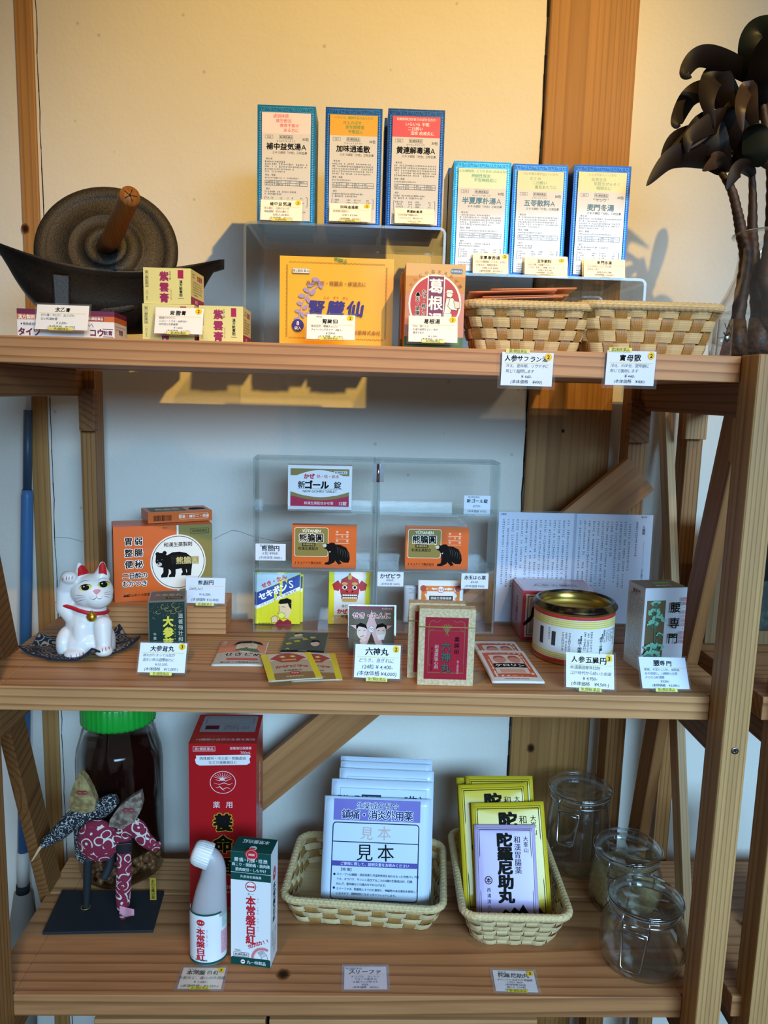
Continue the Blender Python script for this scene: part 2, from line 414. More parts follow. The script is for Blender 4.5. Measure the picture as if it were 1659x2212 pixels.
# frames --------------------------------------------------------------------
def frame_of(o, ux, tilt=0.0):
    """local x along ux (horizontal), y back into depth, z up; tilt>0 leans the top backwards"""
    ux = V(ux); ux.z = 0; ux.normalize(); up_ = V((0,0,1)); back = up_.cross(ux)
    M = Matrix((ux, back, up_)).transposed().to_4x4(); M.translation = V(o)
    return M @ Matrix.Rotation(-tilt, 4, 'X')
def onplane(M, x, y):
    """pixel (x,y) on the local plane y=0 of frame M -> local (x,z)"""
    d = ray(x, y); n = M.to_3x3() @ V((0,1,0)); o = M.translation
    p = C0 + d*((o-C0).dot(n)/d.dot(n)); q = M.inverted() @ p; return q.x, q.z
def place_z(bl, br, z, tilt=0.0, tl=None):
    a = atZ(*bl, z); b = atZ(*br, z); M = frame_of(a, b-a, tilt); return M, (b-a).length, (onplane(M, *tl)[1] if tl else None)
def place_y(xl, xr, y, ytop, Y, z, Yr=None, tilt=0.0):
    a = atY(xl, y, Y); b = atY(xr, y, Yr or Y); a.z = b.z = z
    M = frame_of(a, b-a, tilt); return M, (b-a).length, onplane(M, (xl+xr)/2, ytop)[1]
def flat_z(tl, tr, bl, z):
    """sheet lying on a plane: frame with local x right, y toward the back, z up; returns M, w, d"""
    a = atZ(*bl, z); t = atZ(*tl, z); r_ = atZ(*tr, z); q = r_+a-t; c = (r_+a)/2
    ux = r_-t; sd = t-a; w_ = ux.length; d_ = sd.length
    ang = (math.atan2(ux.y, ux.x) + math.atan2(sd.y, sd.x)-math.pi/2)/2
    M = Matrix.Translation(c) @ Matrix.Rotation(ang, 4, 'Z') @ Matrix.Translation((-w_/2, -d_/2, 0))
    return M, w_, d_
def front(mb, w, h, W, H, **k): return Face(mb, W, H, o=(0,0,h), u=(w,0,0), d=(0,0,-h), **k)
def right(mb, w, dp, h, W, H, **k): return Face(mb, W, H, o=(w,0,h), u=(0,dp,0), d=(0,0,-h), **k)
def left(mb, dp, h, W, H, **k): return Face(mb, W, H, o=(0,dp,h), u=(0,-dp,0), d=(0,0,-h), **k)
def top(mb, w, dp, h, W, H, **k): return Face(mb, W, H, o=(0,dp,h), u=(w,0,0), d=(0,-dp,0), **k)
# ================================================================== setting
WY = 1.27
def wood_set(base, axis, light, dark, **k): return wood(base, axis, light, dark, **k)
W_SHELF = wood('cedar_shelf', 'X', '#cb935f', '#8c572c', ring=40, pith=(.035, .055), stretch=.06, dist=1.6, rough=.5)
W_SHELF2 = wood('cedar_shelf_b', 'X', '#b0794c', '#744525', ring=34, pith=(-.03, .06), stretch=.06, dist=2.0, seed=1.7, rough=.5)
W_POST = wood('cedar_post', 'Z', '#c49660', '#8a5a2c', ring=62, pith=(.05, .01), stretch=.035, dist=.8, mixdark=.7)
W_POST2 = wood('cedar_post_b', 'Z', '#a57440', '#6c3f1a', ring=50, pith=(-.06, .03), stretch=.04, dist=.9, seed=2.1)
W_RAIL = wood('cedar_rail', 'Y', '#8f5f34', '#5e3718', ring=36, pith=(.03, .06), stretch=.05, dist=1.4, seed=.6)
W_BRACE = wood('cedar_brace', 'X', '#ab7646', '#7f4e28', ring=22, pith=(.05, .1), stretch=.04, dist=1.0, seed=.9, mixdark=.45)
W_PILLAR = wood('cedar_pillar', 'Z', '#aa7a42', '#835526', ring=55, pith=(.012, .05), stretch=.03, dist=1.5, seed=.3, mixdark=.55)
W_LIGHT = wood('pale_lath', 'Z', '#d3ad7d', '#ad8152', ring=60, pith=(.02, .08), stretch=.03, dist=.8, seed=3.1, mixdark=.5)

def plaster(name, c1, c2):
    m, nt, b = newmat(name); L = nt.links
    tc = nt.nodes.new('ShaderNodeTexCoord')
    big = mp_noise(nt, 2.2, 3, tc.outputs['Object']); med = mp_noise(nt, 35, 4, tc.outputs['Object']); sm = mp_noise(nt, 160, 3, tc.outputs['Object'])
    vo = nt.nodes.new('ShaderNodeTexVoronoi'); vo.inputs['Scale'].default_value = 17; vo.feature = 'F1'
    vo.inputs['Randomness'].default_value = 1.0; L.new(tc.outputs['Object'], vo.inputs['Vector'])
    spots = ramp(nt, vo.outputs['Distance'], [(.0, (.55, .50, .42, 1)), (.035, (.62, .58, .5, 1)), (.055, (1, 1, 1, 1))])
    c = ramp(nt, big.outputs['Fac'], [(.3, lin(c1)), (.7, lin(c2))])
    L.new(mixc(nt, .55, c.outputs[0], spots.outputs[0], 'MULTIPLY'), b.inputs['Base Color'])
    b.inputs['Roughness'].default_value = .85; b.inputs['Specular IOR Level'].default_value = .2
    ad = nt.nodes.new('ShaderNodeMath'); ad.operation = 'MULTIPLY_ADD'; L.new(med.outputs['Fac'], ad.inputs[0]); ad.inputs[1].default_value = 1.6; L.new(sm.outputs['Fac'], ad.inputs[2])
    bp = nt.nodes.new('ShaderNodeBump'); bp.inputs['Strength'].default_value = .35; bp.inputs['Distance'].default_value = .0012
    L.new(ad.outputs[0], bp.inputs['Height']); L.new(bp.outputs['Normal'], b.inputs['Normal']); return m
PLASTER = plaster('plaster', '#d8d2c4', '#e2ddd0')
CRACK = ink('#1c1712', .95)

def plank(name, x0, x1, y0, y1, z0, z1, m, parent=None, bevel=.0012, **k):
    mb = MB(); c = V(((x0+x1)/2, (y0+y1)/2, (z0+z1)/2))
    mb.box(x0-c.x, x1-c.x, y0-c.y, y1-c.y, z0-c.z, z1-c.z, m)
    M = Matrix.Translation(c)
    if parent: M = parent.matrix_world.inverted() @ M
    return mb.obj(name, parent, M, bevel, **k)
def beam(name, a, b, wdt, thk, m, parent=None, side=V((0,0,1)), axis='X', bevel=.001, ext=0, **k):
    """board from a to b, its grain along the board"""
    a = V(a); b = V(b); d = (b-a).normalized(); a = a-d*ext; b = b+d*ext
    sd = (V(side)-d*V(side).dot(d)).normalized(); n = d.cross(sd); L_ = (b-a).length
    mb = MB()
    if axis == 'X': mb.box(-L_/2, L_/2, -wdt/2, wdt/2, -thk/2, thk/2, m); M = Matrix((d, sd, n)).transposed().to_4x4()
    else: mb.box(-wdt/2, wdt/2, -thk/2, thk/2, -L_/2, L_/2, m); M = Matrix((sd, -n, d)).transposed().to_4x4()
    M.translation = (a+b)/2
    if parent: M = parent.matrix_world.inverted() @ M
    return mb.obj(name, parent, M, bevel, **k)

# wall with the two posts that show in it
P1a, P1b = atY(28, 0, WY-.004).x, atY(68, 0, WY-.004).x
P2a, P2b = atY(1191, 0, WY-.010).x, atY(1384, 0, WY-.010).x
mb = MB()
mb.box(-3.2, 3.2, WY, WY+.12, 0, 3.0, PLASTER)
rr = random.Random(3)
def crack(x, z0, z1, wd, n, amp, y=WY):
    pts = []; xx = x
    for i in range(n+1):
        z = z0+(z1-z0)*i/n; xx = x+rr.uniform(-amp, amp); pts.append((xx, z))
    for (xa, za), (xb, zb) in zip(pts, pts[1:]):
        w0 = wd*rr.uniform(.5, 1.2); w1 = wd*rr.uniform(.5, 1.2)
        mb.add([(xa-w0, y-.0006, za), (xa+w0, y-.0006, za), (xb+w1, y-.0006, zb), (xb-w1, y-.0006, zb)], [(0, 1, 2, 3)], CRACK)
crack(P1b+.0045, .2, 2.6, .0007, 90, .0009)
crack(P2a-.0022, .2, 2.6, .0013, 90, .0008)
def hair(pts, wd=.0004):
    for (xa, ya), (xb, yb) in zip(pts, pts[1:]):
        a = atY(xa, ya, WY); b = atY(xb, yb, WY)
        mb.add([(a.x, WY-.0006, a.z-wd), (b.x, WY-.0006, b.z-wd), (b.x, WY-.0006, b.z+wd), (a.x, WY-.0006, a.z+wd)], [(0, 1, 2, 3)], ink('#8d8474', .9))
hair([(115, 1160), (150, 1162), (180, 1170)]); hair([(462, 1165), (480, 1155), (500, 1146), (515, 1147), (545, 1158)]); hair([(545, 1158), (600, 1170), (640, 1165)])
mb.obj('wall_back', kind='structure')
def post_in_wall(name, xa, xb, proud, m):
    mb = MB(); c = (xa+xb)/2; mb.box(xa-c, xb-c, -proud, .05, -1.5, 1.5, m)
    return mb.obj(name, M=Matrix.Translation((c, WY, 1.5)), bevel=.002, kind='structure')
post_in_wall('trim_1', P1a, P1b, .004, wood('old_post', 'Z', '#b98a50', '#8a5f30', ring=40, pith=(.03, .03), stretch=.03, dist=1.2, seed=5, mixdark=.5))
post_in_wall('trim_2', P2a, P2b, .010, W_PILLAR)
mb = MB(); mb.box(-3.2, 3.2, -2.5, WY, -.05, 0, wood('floor_boards', 'X', '#8a6038', '#5c3a1c', ring=20, mixdark=.5)); mb.obj('floor', kind='structure')

# ------------------------------------------------------------------ the shelf rack
rack = empty('shelf_rack', (0.003, YF, 0), 'three-tier cedar shelf rack full of medicines against the plaster wall', 'shelf rack')
XL, XR = -.4135, .4205           # inner faces of the posts
XLo, XRo = -.4500, .4545         # outer ends of the boards
YB = 1.170
def shelf_board(z, split, m1, m2, nm):
    def one(y0, y1, m):
        mb = MB(); c = V((0.003, (y0+y1)/2, z-TH/2))
        def bx(a, b, p, q): mb.box(a-c.x, b-c.x, p-c.y, q-c.y, -TH/2, TH/2, m)
        bx(XL, XR, y0, y1)
        f0, f1 = max(y0, .887), min(y1, YB)
        bx(XLo, XL, f0, f1); bx(XR, XRo, f0, f1)
        return mb.obj(nm, rack, rack.matrix_world.inverted() @ Matrix.Translation(c), .0012)
    one(YF, split-.0004, m1); one(split+.0004, YB, m2)
shelf_board(ZT, 1.079, W_SHELF, W_SHELF2, 'shelf_plank'); shelf_board(ZM, 1.079, W_SHELF, W_SHELF2, 'shelf_plank'); shelf_board(ZL, 1.079, W_SHELF2, W_SHELF, 'shelf_plank')
PF0, PF1 = .842, .8835           # front posts in depth
BP0, BP1 = 1.196, 1.236          # back posts in depth
plank('post', XR+.0003, XR+.0310, PF0, PF1, .001, ZT+.001, W_POST, rack, .002)
plank('post', XL-.0310, XL-.0003, PF0, PF1, .0, ZT+.030, W_POST2, rack, .002)
bl0, bl1 = atY(173, 932, BP0).x, atY(208, 1000, BP0).x
br0, br1 = atY(1354, 1000, BP0).x, atY(1396, 1000, BP0).x
plank('post', bl0, bl1, BP0, BP1, 0, ZT-TH, W_POST2, rack, .0015)
plank('post', br0, br1, BP0, BP1, 0, ZT-TH, W_POST2, rack, .0015)
RH = .038
for z in (ZT, ZM, ZL):
    plank('side_rail', XR+.001, XR+.021, PF1, 1.205, z-TH-RH, z-TH, W_RAIL, rack)
    plank('side_rail', XL-.021, XL-.001, PF1, 1.205, z-TH-RH, z-TH, W_RAIL, rack)
plank('back_rail', XL, XR, YB-.0, YB+.024, ZL-TH-RH, ZL-TH, W_BRACE, rack)
SCREW = ink('#b9b4a8', .3, 1.0)
def screw(x, y, z, parent, r=.0034, nrm=(0, -1, 0)):
    mb = MB(); mb.lathe([(0, 0), (r, 0), (r*.95, .0012), (r*.55, .0006), (0, -.0002+.0006)], SCREW, 16)
    mb.box(-r*.6, r*.6, -r*.13, r*.13, .0006, .0011, ink('#2b2620', .6)); mb.box(-r*.13, r*.13, -r*.6, r*.6, .0006, .0011, ink('#2b2620', .6))
    q = V(nrm).to_track_quat('Z', 'Y').to_matrix().to_4x4(); q.translation = V((x, y, z)); q = q @ Matrix.Rotation(R(25), 4, 'Z')
    return mb.obj('screw', parent, parent.matrix_world.inverted() @ q)
def cleat(x0p, x1p, y0p, y1p, yf, par=rack):
    a = atY(x0p, y0p, yf); b = atY(x1p, y1p, yf); c = plank('cleat', a.x, b.x, yf, BP0, b.z, a.z, W_RAIL if par is rack else W_POST, par)
    for f in (.33, .68): p = V(((a.x+b.x)/2+.002, yf, a.z+(b.z-a.z)*f)); s = screw(p.x, p.y, p.z, c)
    return c
cleat(168, 204, 840, 932, 1.178); cleat(1365, 1402, 866, 958, 1.178)
mb = MB(); plank('cleat', XR+.003, XR+.018, PF1, PF1+.012, ZT-TH-RH-.052, ZT-TH-RH, W_POST, rack)
# the long diagonal board across the back, screwed to the posts
a = atY(485, 1763, 1.186); b = atY(1378, 1026, 1.186)
br = beam('diagonal_brace', a, b, .064, .016, W_BRACE, rack, ext=.004)
for px, py in ((1374, 1006), (1351, 1031)):
    p = atY(px, py, 1.178); screw(p.x, 1.1775, p.z, br)
# braces in the two ends
def end_brace(X, y0, z0, y1, z1, m=W_BRACE, wd=.044): return beam('end_brace', (X, y0, CAMZ+z0), (X, y1, CAMZ+z1), wd, .016, m, rack, side=V((0, 1, 0)))
end_brace(XR+.031, .933, .006, 1.040, -.395); end_brace(XR+.031, 1.090, -.395, 1.152, -.715)
end_brace(XL-.040, .885, .0, .998, -.375, W_RAIL); end_brace(XL-.040, .983, -.400, 1.108, -.770, W_RAIL)
p = atY(1587, 1621, PF0); screw(p.x, PF0-.0005, p.z, rack, .0042)

# ------------------------------------------------------------------ the next rack to the right, cut by the frame
NX = .4985
nb = empty('shelf_rack', (NX+.02, YF, 0), 'second cedar rack standing right beside the full one, only its left end in view', 'shelf rack')
plank('post', NX, NX+.029, .862, .902, 0, ZT, W_POST, nb, .002); plank('post', NX, NX+.025, BP0, BP1, 0, ZT-TH, W_POST2, nb)
for z in (ZM, ZL):
    mb = MB(); c = V((.90, 1.02, z-TH/2)); mb.box(NX-.013-c.x, .30, .882-c.y, 1.175-c.y, -TH/2, TH/2, W_SHELF2)
    mb.obj('shelf_plank', nb, nb.matrix_world.inverted() @ Matrix.Translation(c), .0012)
    plank('side_rail', NX+.002, NX+.024, .903, BP0, z-TH-RH, z-TH, W_RAIL, nb)
plank('side_rail', NX+.002, NX+.024, .903, BP0, ZT-TH-RH, ZT-TH, W_RAIL, nb)
cleat(1486, 1526, 882, 950, 1.180, nb)
beam('end_brace', (.4795, 1.258, CAMZ+.03), (.4775, .985, CAMZ-.83), .030, .0125, W_LIGHT, nb, side=V((0, 1, 0)), axis='Z')

# ------------------------------------------------------------------ crates under the lowest shelf
for x0, x1, lab in ((-.325, -.107, 'light wooden crate under the lowest shelf, left one of the two'), (-.102, .245, 'light wooden crate under the lowest shelf, right one of the two')):
    r0 = empty('wooden_crate', ((x0+x1)/2, 1.03, .28), lab, 'crate', 'crates under the lowest shelf'); zt = CAMZ-.800
    plank('front_board', x0, x1, .905, .917, .28, zt, W_LIGHT if 0 else W_SHELF, r0); plank('back_board', x0, x1, 1.14, 1.152, .28, zt, W_SHELF, r0)
    plank('side_board', x0, x0+.012, .9172, 1.1398, .28, zt, W_RAIL, r0); plank('side_board', x1-.012, x1, .9172, 1.1398, .28, zt, W_RAIL, r0)
    plank('bottom_board', x0+.0122, x1-.0122, .9172, 1.1398, .28, .29, W_SHELF, r0)
plank('floor_shelf_plank', XL+.004, XR-.004, .90, 1.19, .25, .279, W_SHELF2, rack)

# ------------------------------------------------------------------ blue broom pole in the gap on the left
pt = atY(61, 858, 1.25); pb = atY(49, 1955, 1.25)
d = (pb-pt).normalized(); L_ = (pb-pt).length
pole = empty('broom', (pb.x, 1.25, 0), 'blue tubular broom pole leaning upright in the gap left of the rack', 'broom')
inv = pole.matrix_world.inverted()
q = [pt + d*L_*f for f in (0, .02, .165, .168, .835)]
BLUE = ink('#3f6f9f', .35)
def tb(name, pts, r, m, n=16):
    mb = MB(); mb.tube([inv @ p for p in pts], r, m, n); return mb.obj(name, pole)
tb('pole', [q[0]+d*.02, pt+d*L_*.178], .0066, ink('#33485a', .4)); tb('pole', [pt+d*L_*.172, pt+d*L_*.168, pt+d*L_*.180, pt+d*L_*.885], [.0066, .0078, .0092, .0092], BLUE)
tb('tip', [q[0]-d*.03, q[0]+d*.022], .0046, ink('#c9ccd0', .4)); tb('collar', [pt+d*L_*.884, pt+d*L_*.955], .0098, ink('#c8c2b6', .5)); tb('collar', [pt+d*L_*.955, pt+d*L_*.972], .0110, ink('#2a2a2c', .5))
zf = pt+d*L_*.972; zz = zf + d*((zf.z-.16)/-d.z)
tb('brush_head', [zf, zf+d*.05, zz], [.014, .020, .03], ink('#8c857a', .8)); tb('bristles', [zz, V((zz.x, 1.25, 0.0))], [.03, .018], ink('#6e5c40', .9))

# knots in the sawn faces
def knot(o_parent, c, u, d, wd, ht, name='knot'):
    mb = MB(); f = Face(mb, 2, 2, o=V(c)-V(u)*wd/2-V(d)*ht/2, u=V(u)*wd, d=V(d)*ht, base=.0002)
    rk = random.Random(int(wd*1e6)); pts = [(1+(.92+rk.uniform(-.08, .08))*math.cos(R(a)), 1+(.92+rk.uniform(-.08, .08))*math.sin(R(a))) for a in range(0, 360, 15)]
    f.poly(pts, '#7a4a22'); f.poly([(1+(x-1)*.74, 1+(y-1)*.74) for x, y in pts], '#4a2c14'); f.poly([(1+(x-1)*.46, 1+(y-1)*.46) for x, y in pts], '#2c1a0c')
    for a in (20, 100, 200, 290): f.line([(1, 1), (1+.7*math.cos(R(a)), 1+.7*math.sin(R(a)))], .05, '#150c06')
    o = mb.obj(name); o.parent = o_parent; o.matrix_parent_inverse = o_parent.matrix_world.inverted(); return o
p = atZ(612, 2105, ZL); knot(rack, (p.x, p.y, ZL), (1, 0, 0), (0, -1, 0), .020, .022)
p = atZ(275, 1762, ZL); knot(rack, (p.x, 1.092, ZL), (1, 0, 0), (0, -1, 0), .010, .009)
bpy.context.view_layer.update()
for nm, px, py, proud, wd in (('trim_2', 1147, 1616, .010, .016), ('trim_2', 1216, 931, .010, .007), ('trim_1', 55, 494, .004, .014)):
    p = atY(px, py, WY-proud); knot(bpy.data.objects[nm], (p.x, WY-proud, p.z), (1, 0, 0), (0, 0, -1), wd, wd*1.25)
# ================================================================== price cards
PAPER = '#efe9dd'
def card(bl, br_, tl, label, title, rows, tag_text='第2類医薬品', num=None, z=None, Y=None, tilt=18, group=None, tabpos='bottom', small=None,
         tsz=17, rsz=10.5, paper=PAPER, lam=.0022, flat=False, stand=True, jig=True, tabx=.5, coat=False):
    """laminated hand-lettered price card; pixels bl, br_, tl of the paper"""
    if flat: M, w_, h_ = flat_z(tl[0], tl[1], bl, z)
    elif Y is not None:
        a = atY(*bl, Y); b = atY(*br_, Y); M = frame_of(a, b-a, R(tilt)); w_ = (b-a).length; h_ = onplane(M, *tl)[1]
    else:
        hang = bool(tag_text) and tabpos == 'bottom'; e = 9 if hang else 0
        M, w_, h_ = place_z((bl[0], bl[1]+e), (br_[0], br_[1]+e), z, R(tilt), tl)
        zo = onplane(M, *bl)[1]; M = M @ Matrix.Translation((0, 0, zo)); h_ -= zo
    root = empty('price_card', M, label, 'price card', group or 'hand-lettered price cards')
    zoff = 0.0 if (flat or Y is not None) else zo
    D = 160.0; Hh = D*h_/w_
    mb = MB()
    def slab(x0, x1, a, b, t0, t1, m):
        if flat: mb.box(x0, x1, a, b, t0, t1, m)
        else: mb.box(x0, x1, t0, t1, a, b, m)
    lo = .0006 if flat else -.0004
    slab(0, w_, 0, h_, lo, lo+.0003, paper)
    f = (Face(mb, D, Hh, o=(0, h_, lo+.0003), u=(w_, 0, 0), d=(0, -h_, 0)) if flat else Face(mb, D, Hh, o=(0, lo, h_), u=(w_, 0, 0), d=(0, 0, -h_)))
    k = Hh/100.0; y = (12+tsz*.45)*k if not small else (20+tsz*.4)*k
    if small: f.text(small, 40, 9*k, 7.5*k, '#3a3a40', 0, jit=.05)
    f.text(title, (76 if num else 80), y, tsz*k*1.15, '#15130f', .028, jit=.10, sp=1.04, skew=.06)
    yl = y + tsz*.78*k
    f.rect(8, yl, D-16, 1.6*k, '#e6d36a')
    n = len(rows); avail = Hh-yl-5*k; pitch = avail/n
    for i, r_ in enumerate(rows):
        price = '¥' in r_; sub = r_.startswith('(')
        f.text(r_, 80 if price else 14, yl+pitch*(i+.55), min(pitch*(.80 if price else .74), rsz*k*1.25), '#33333a' if price else '#46464c', .004, ax='c' if price else 'l', jit=.09, sp=1.0 if price else .93, skew=.12)
    mb.obj('card_sheet', root)
    # clear laminate pouch
    mb = MB()
    if flat: mb.box(-lam, w_+lam, -lam, h_+lam, .0001, .0006, FILM)
    else: mb.box(-lam, w_+lam, -.0001, .0003, -lam, h_+lam, FILM)
    mb.obj('laminate_pouch', root)
    if num:
        mb = MB(); f = (Face(mb, D, Hh, o=(0, h_, lo+.0006), u=(w_, 0, 0), d=(0, -h_, 0)) if flat else Face(mb, D, Hh, o=(0, lo-.0004, h_), u=(w_, 0, 0), d=(0, 0, -h_)))
        f.ell(D-16, 12*k, 11, 11*min(k, 1.15), '#f2c400'); f.text(num, D-16, 12*k, 16*k, '#17150f', .03)
        mb.obj('number_sticker', root)
    if tag_text:
        mb = MB()
        tx = D*tabx; tw = 74
        if tabpos == 'bottom': y0 = (Hh-2.5*k) if Y is None else (Hh-9*k)
        else: y0 = -9*k
        # strip stuck over the edge of the card
        if flat: f = Face(mb, D, Hh, o=(0, h_, lo+.0007), u=(w_, 0, 0), d=(0, -h_, 0))
        else: f = Face(mb, D, Hh, o=(0, lo-.0006, h_), u=(w_, 0, 0), d=(0, 0, -h_))
        f.rect(tx-tw/2, y0, tw, 12*k, '#efe372'); f.text(tag_text, tx, y0+6*k, 10.5*k, '#3c3a20', .01, jit=.08, sp=.95)
        mb.obj('class_strip', root)
    if stand and not flat:
        mb = MB(); mb.box(w_*.22, w_*.78, .0004, .0016, -zoff*.98, h_*.7, ACR)
        c = math.cos(R(tilt)); s_ = math.sin(R(tilt))
        # foot that runs level behind the card
        ft = Matrix.Rotation(R(tilt), 4, 'X'); vs = [ft @ V(p) for p in ((w_*.22, -.003, .0004), (w_*.78, -.003, .0004), (w_*.78, .028, .0004), (w_*.22, .028, .0004))]
        vs = [v-V((0, 0, zoff)) for v in vs]; mb.add(vs + [v + (ft.to_3x3() @ V((0, 0, .0012))) for v in vs], [(0,1,5,4),(1,2,6,5),(2,3,7,6),(3,0,4,7),(0,3,2,1),(4,5,6,7)], ACR)
        mb.obj('card_stand', root)
    return root
# ================================================================== top shelf
# ---- clear bent-acrylic risers (upside-down U)
def riser(name, x0, x1, y0, y1, z, h, label, t=.0032, r=.008, lip=.0):
    root = empty(name, ((x0+x1)/2, y0, z), label, 'display riser', 'clear acrylic display risers'); inv = root.matrix_world.inverted()
    # outline in X-Z
    def arc(cx, cz, rad, a0, a1, n=6): return [(cx+rad*math.cos(R(a0+(a1-a0)*i/n)), cz+rad*math.sin(R(a0+(a1-a0)*i/n))) for i in range(n+1)]
    zo = z+h; outer = [(x0, z)] + arc(x0+r, zo-r, r, 180, 90) + arc(x1-r, zo-r, r, 90, 0) + [(x1, z)]
    inner = [(x0+t, z)] + arc(x0+r, zo-r, r-t, 180, 90) + arc(x1-r, zo-r, r-t, 90, 0) + [(x1-t, z)]
    def strip(mb, a, m):
        for (p, q) in zip(a, a[1:]):
            mb.add([inv @ V((p[0], y0, p[1])), inv @ V((q[0], y0, q[1])), inv @ V((q[0], y1, q[1])), inv @ V((p[0], y1, p[1]))], [(0, 1, 2, 3)], m, True)
    mb = MB(); strip(mb, outer, ACR); strip(mb, inner[::-1], ACR)
    for yy in (y0, y1):
        for i in range(len(outer)-1):
            a, b, c, d = outer[i], outer[i+1], inner[i+1], inner[i]
            mb.add([inv @ V((p[0], yy, p[1])) for p in (a, b, c, d)], [(0, 1, 2, 3)], ACRE)
    for a, b in ((outer[0], inner[0]), (outer[-1], inner[-1])):
        mb.add([inv @ V((a[0], y0, z)), inv @ V((b[0], y0, z)), inv @ V((b[0], y1, z)), inv @ V((a[0], y1, z))], [(0, 1, 2, 3)], ACRE)
    mb.obj('bent_sheet', root); return root
RYA = .990; RYA1 = 1.168
ra0, ra1 = atY(526, 560, RYA).x, atY(962, 560, RYA).x; hA = atY(700, 483, RYA).z - ZT
riser('display_riser', ra0, ra1, RYA, RYA1, ZT+.0002, hA, 'tall clear acrylic riser holding three blue medicine boxes above the yellow box')
rb1 = atY(1395, 640, RYA).x; rb0 = ra1+.006; hB = atY(1200, 596, RYA).z - ZT
riser('display_riser', rb0, rb1, RYA, RYA1, ZT+.0002, hB, 'low clear acrylic riser behind the woven baskets at the right')
ZA, ZB = ZT+hA+.0004, ZT+hB+.0004

# ---- six tall herbal medicine boxes, and those standing behind them
BLUES = {'teal': ('#15799e', '#6fb4c8'), 'blue': ('#174f86', '#5290bc'), 'navy': ('#163e70', '#3f78a8')}
def foil(h): return ink(h, .32, .55, bump=.35)
SPEC = [
 dict(px=(556, 681, 228), z='A', col='teal', pan='#f6d5cf', pc='#cf4a58', lead=None, lines=['虚弱体質', '疲労倦怠', '食欲不振の', 'ある方に'], no='322', name='補中益気湯', A=True, furi='ほ ちゅう えっ き とう', lab='teal tall medicine box with a pale pink panel on the tall riser'),
 dict(px=(702, 824, 233), z='A', col='blue', pan='#e2a61a', pc='#2d8a3e', lead='イライラ、精神不安のある方の', lines=['冷えのぼせ', '更年期障害', '不眠症に'], no='151', name='加味逍遙散', A=False, furi='か み しょう よう さん', lab='blue tall medicine box with an orange-yellow panel on the tall riser'),
 dict(px=(836, 958, 236), z='A', col='navy', pan='#d84a55', pc='#fbeeee', lead='比較的体力がありのぼせる方の', lines=['いらいら 不眠', '二日酔い', '湿疹 皮膚炎に'], no='302', name='黄連解毒湯', A=True, furi='おう れん げ どく とう', lab='blue tall medicine box with a red panel on the tall riser'),
 dict(px=(977, 1100, 349), z='B', col='teal', pan='#dbe7c4', pc='#3a9f83', lead='のどの異物感、どうき めまいのある方の', lines=['神経性胃炎', '不安神経症に'], no='319', name='半夏厚朴湯', A=True, furi='はん げ こう ぼく とう', lab='teal tall medicine box with a pale green panel on the low riser'),
 dict(px=(1104, 1222, 355), z='B', col='blue', pan='#ead9a8', pc='#3a9f83', lead='のどが渇き尿が出にくい方の', lines=['むくみ', '二日酔い', '暑気あたりに'], no='315', name='五苓散料', A=True, furi='ご れい さん りょう', lab='blue tall medicine box second on the low riser, name written in pale blue'),
 dict(px=(1234, 1357, 357), z='B', col='navy', pan='#efd9a0', pc='#4aa487', lead='たんが切れにくい方の', lines=['気管支炎', '気管支ぜんそく', '咽頭炎に'], no='357', name='麦門冬湯', A=False, furi='ばく もん どう とう', lab='blue tall medicine box with a yellow panel at the right end of the low riser'),
]
BOXY = 1.006; BD = .056
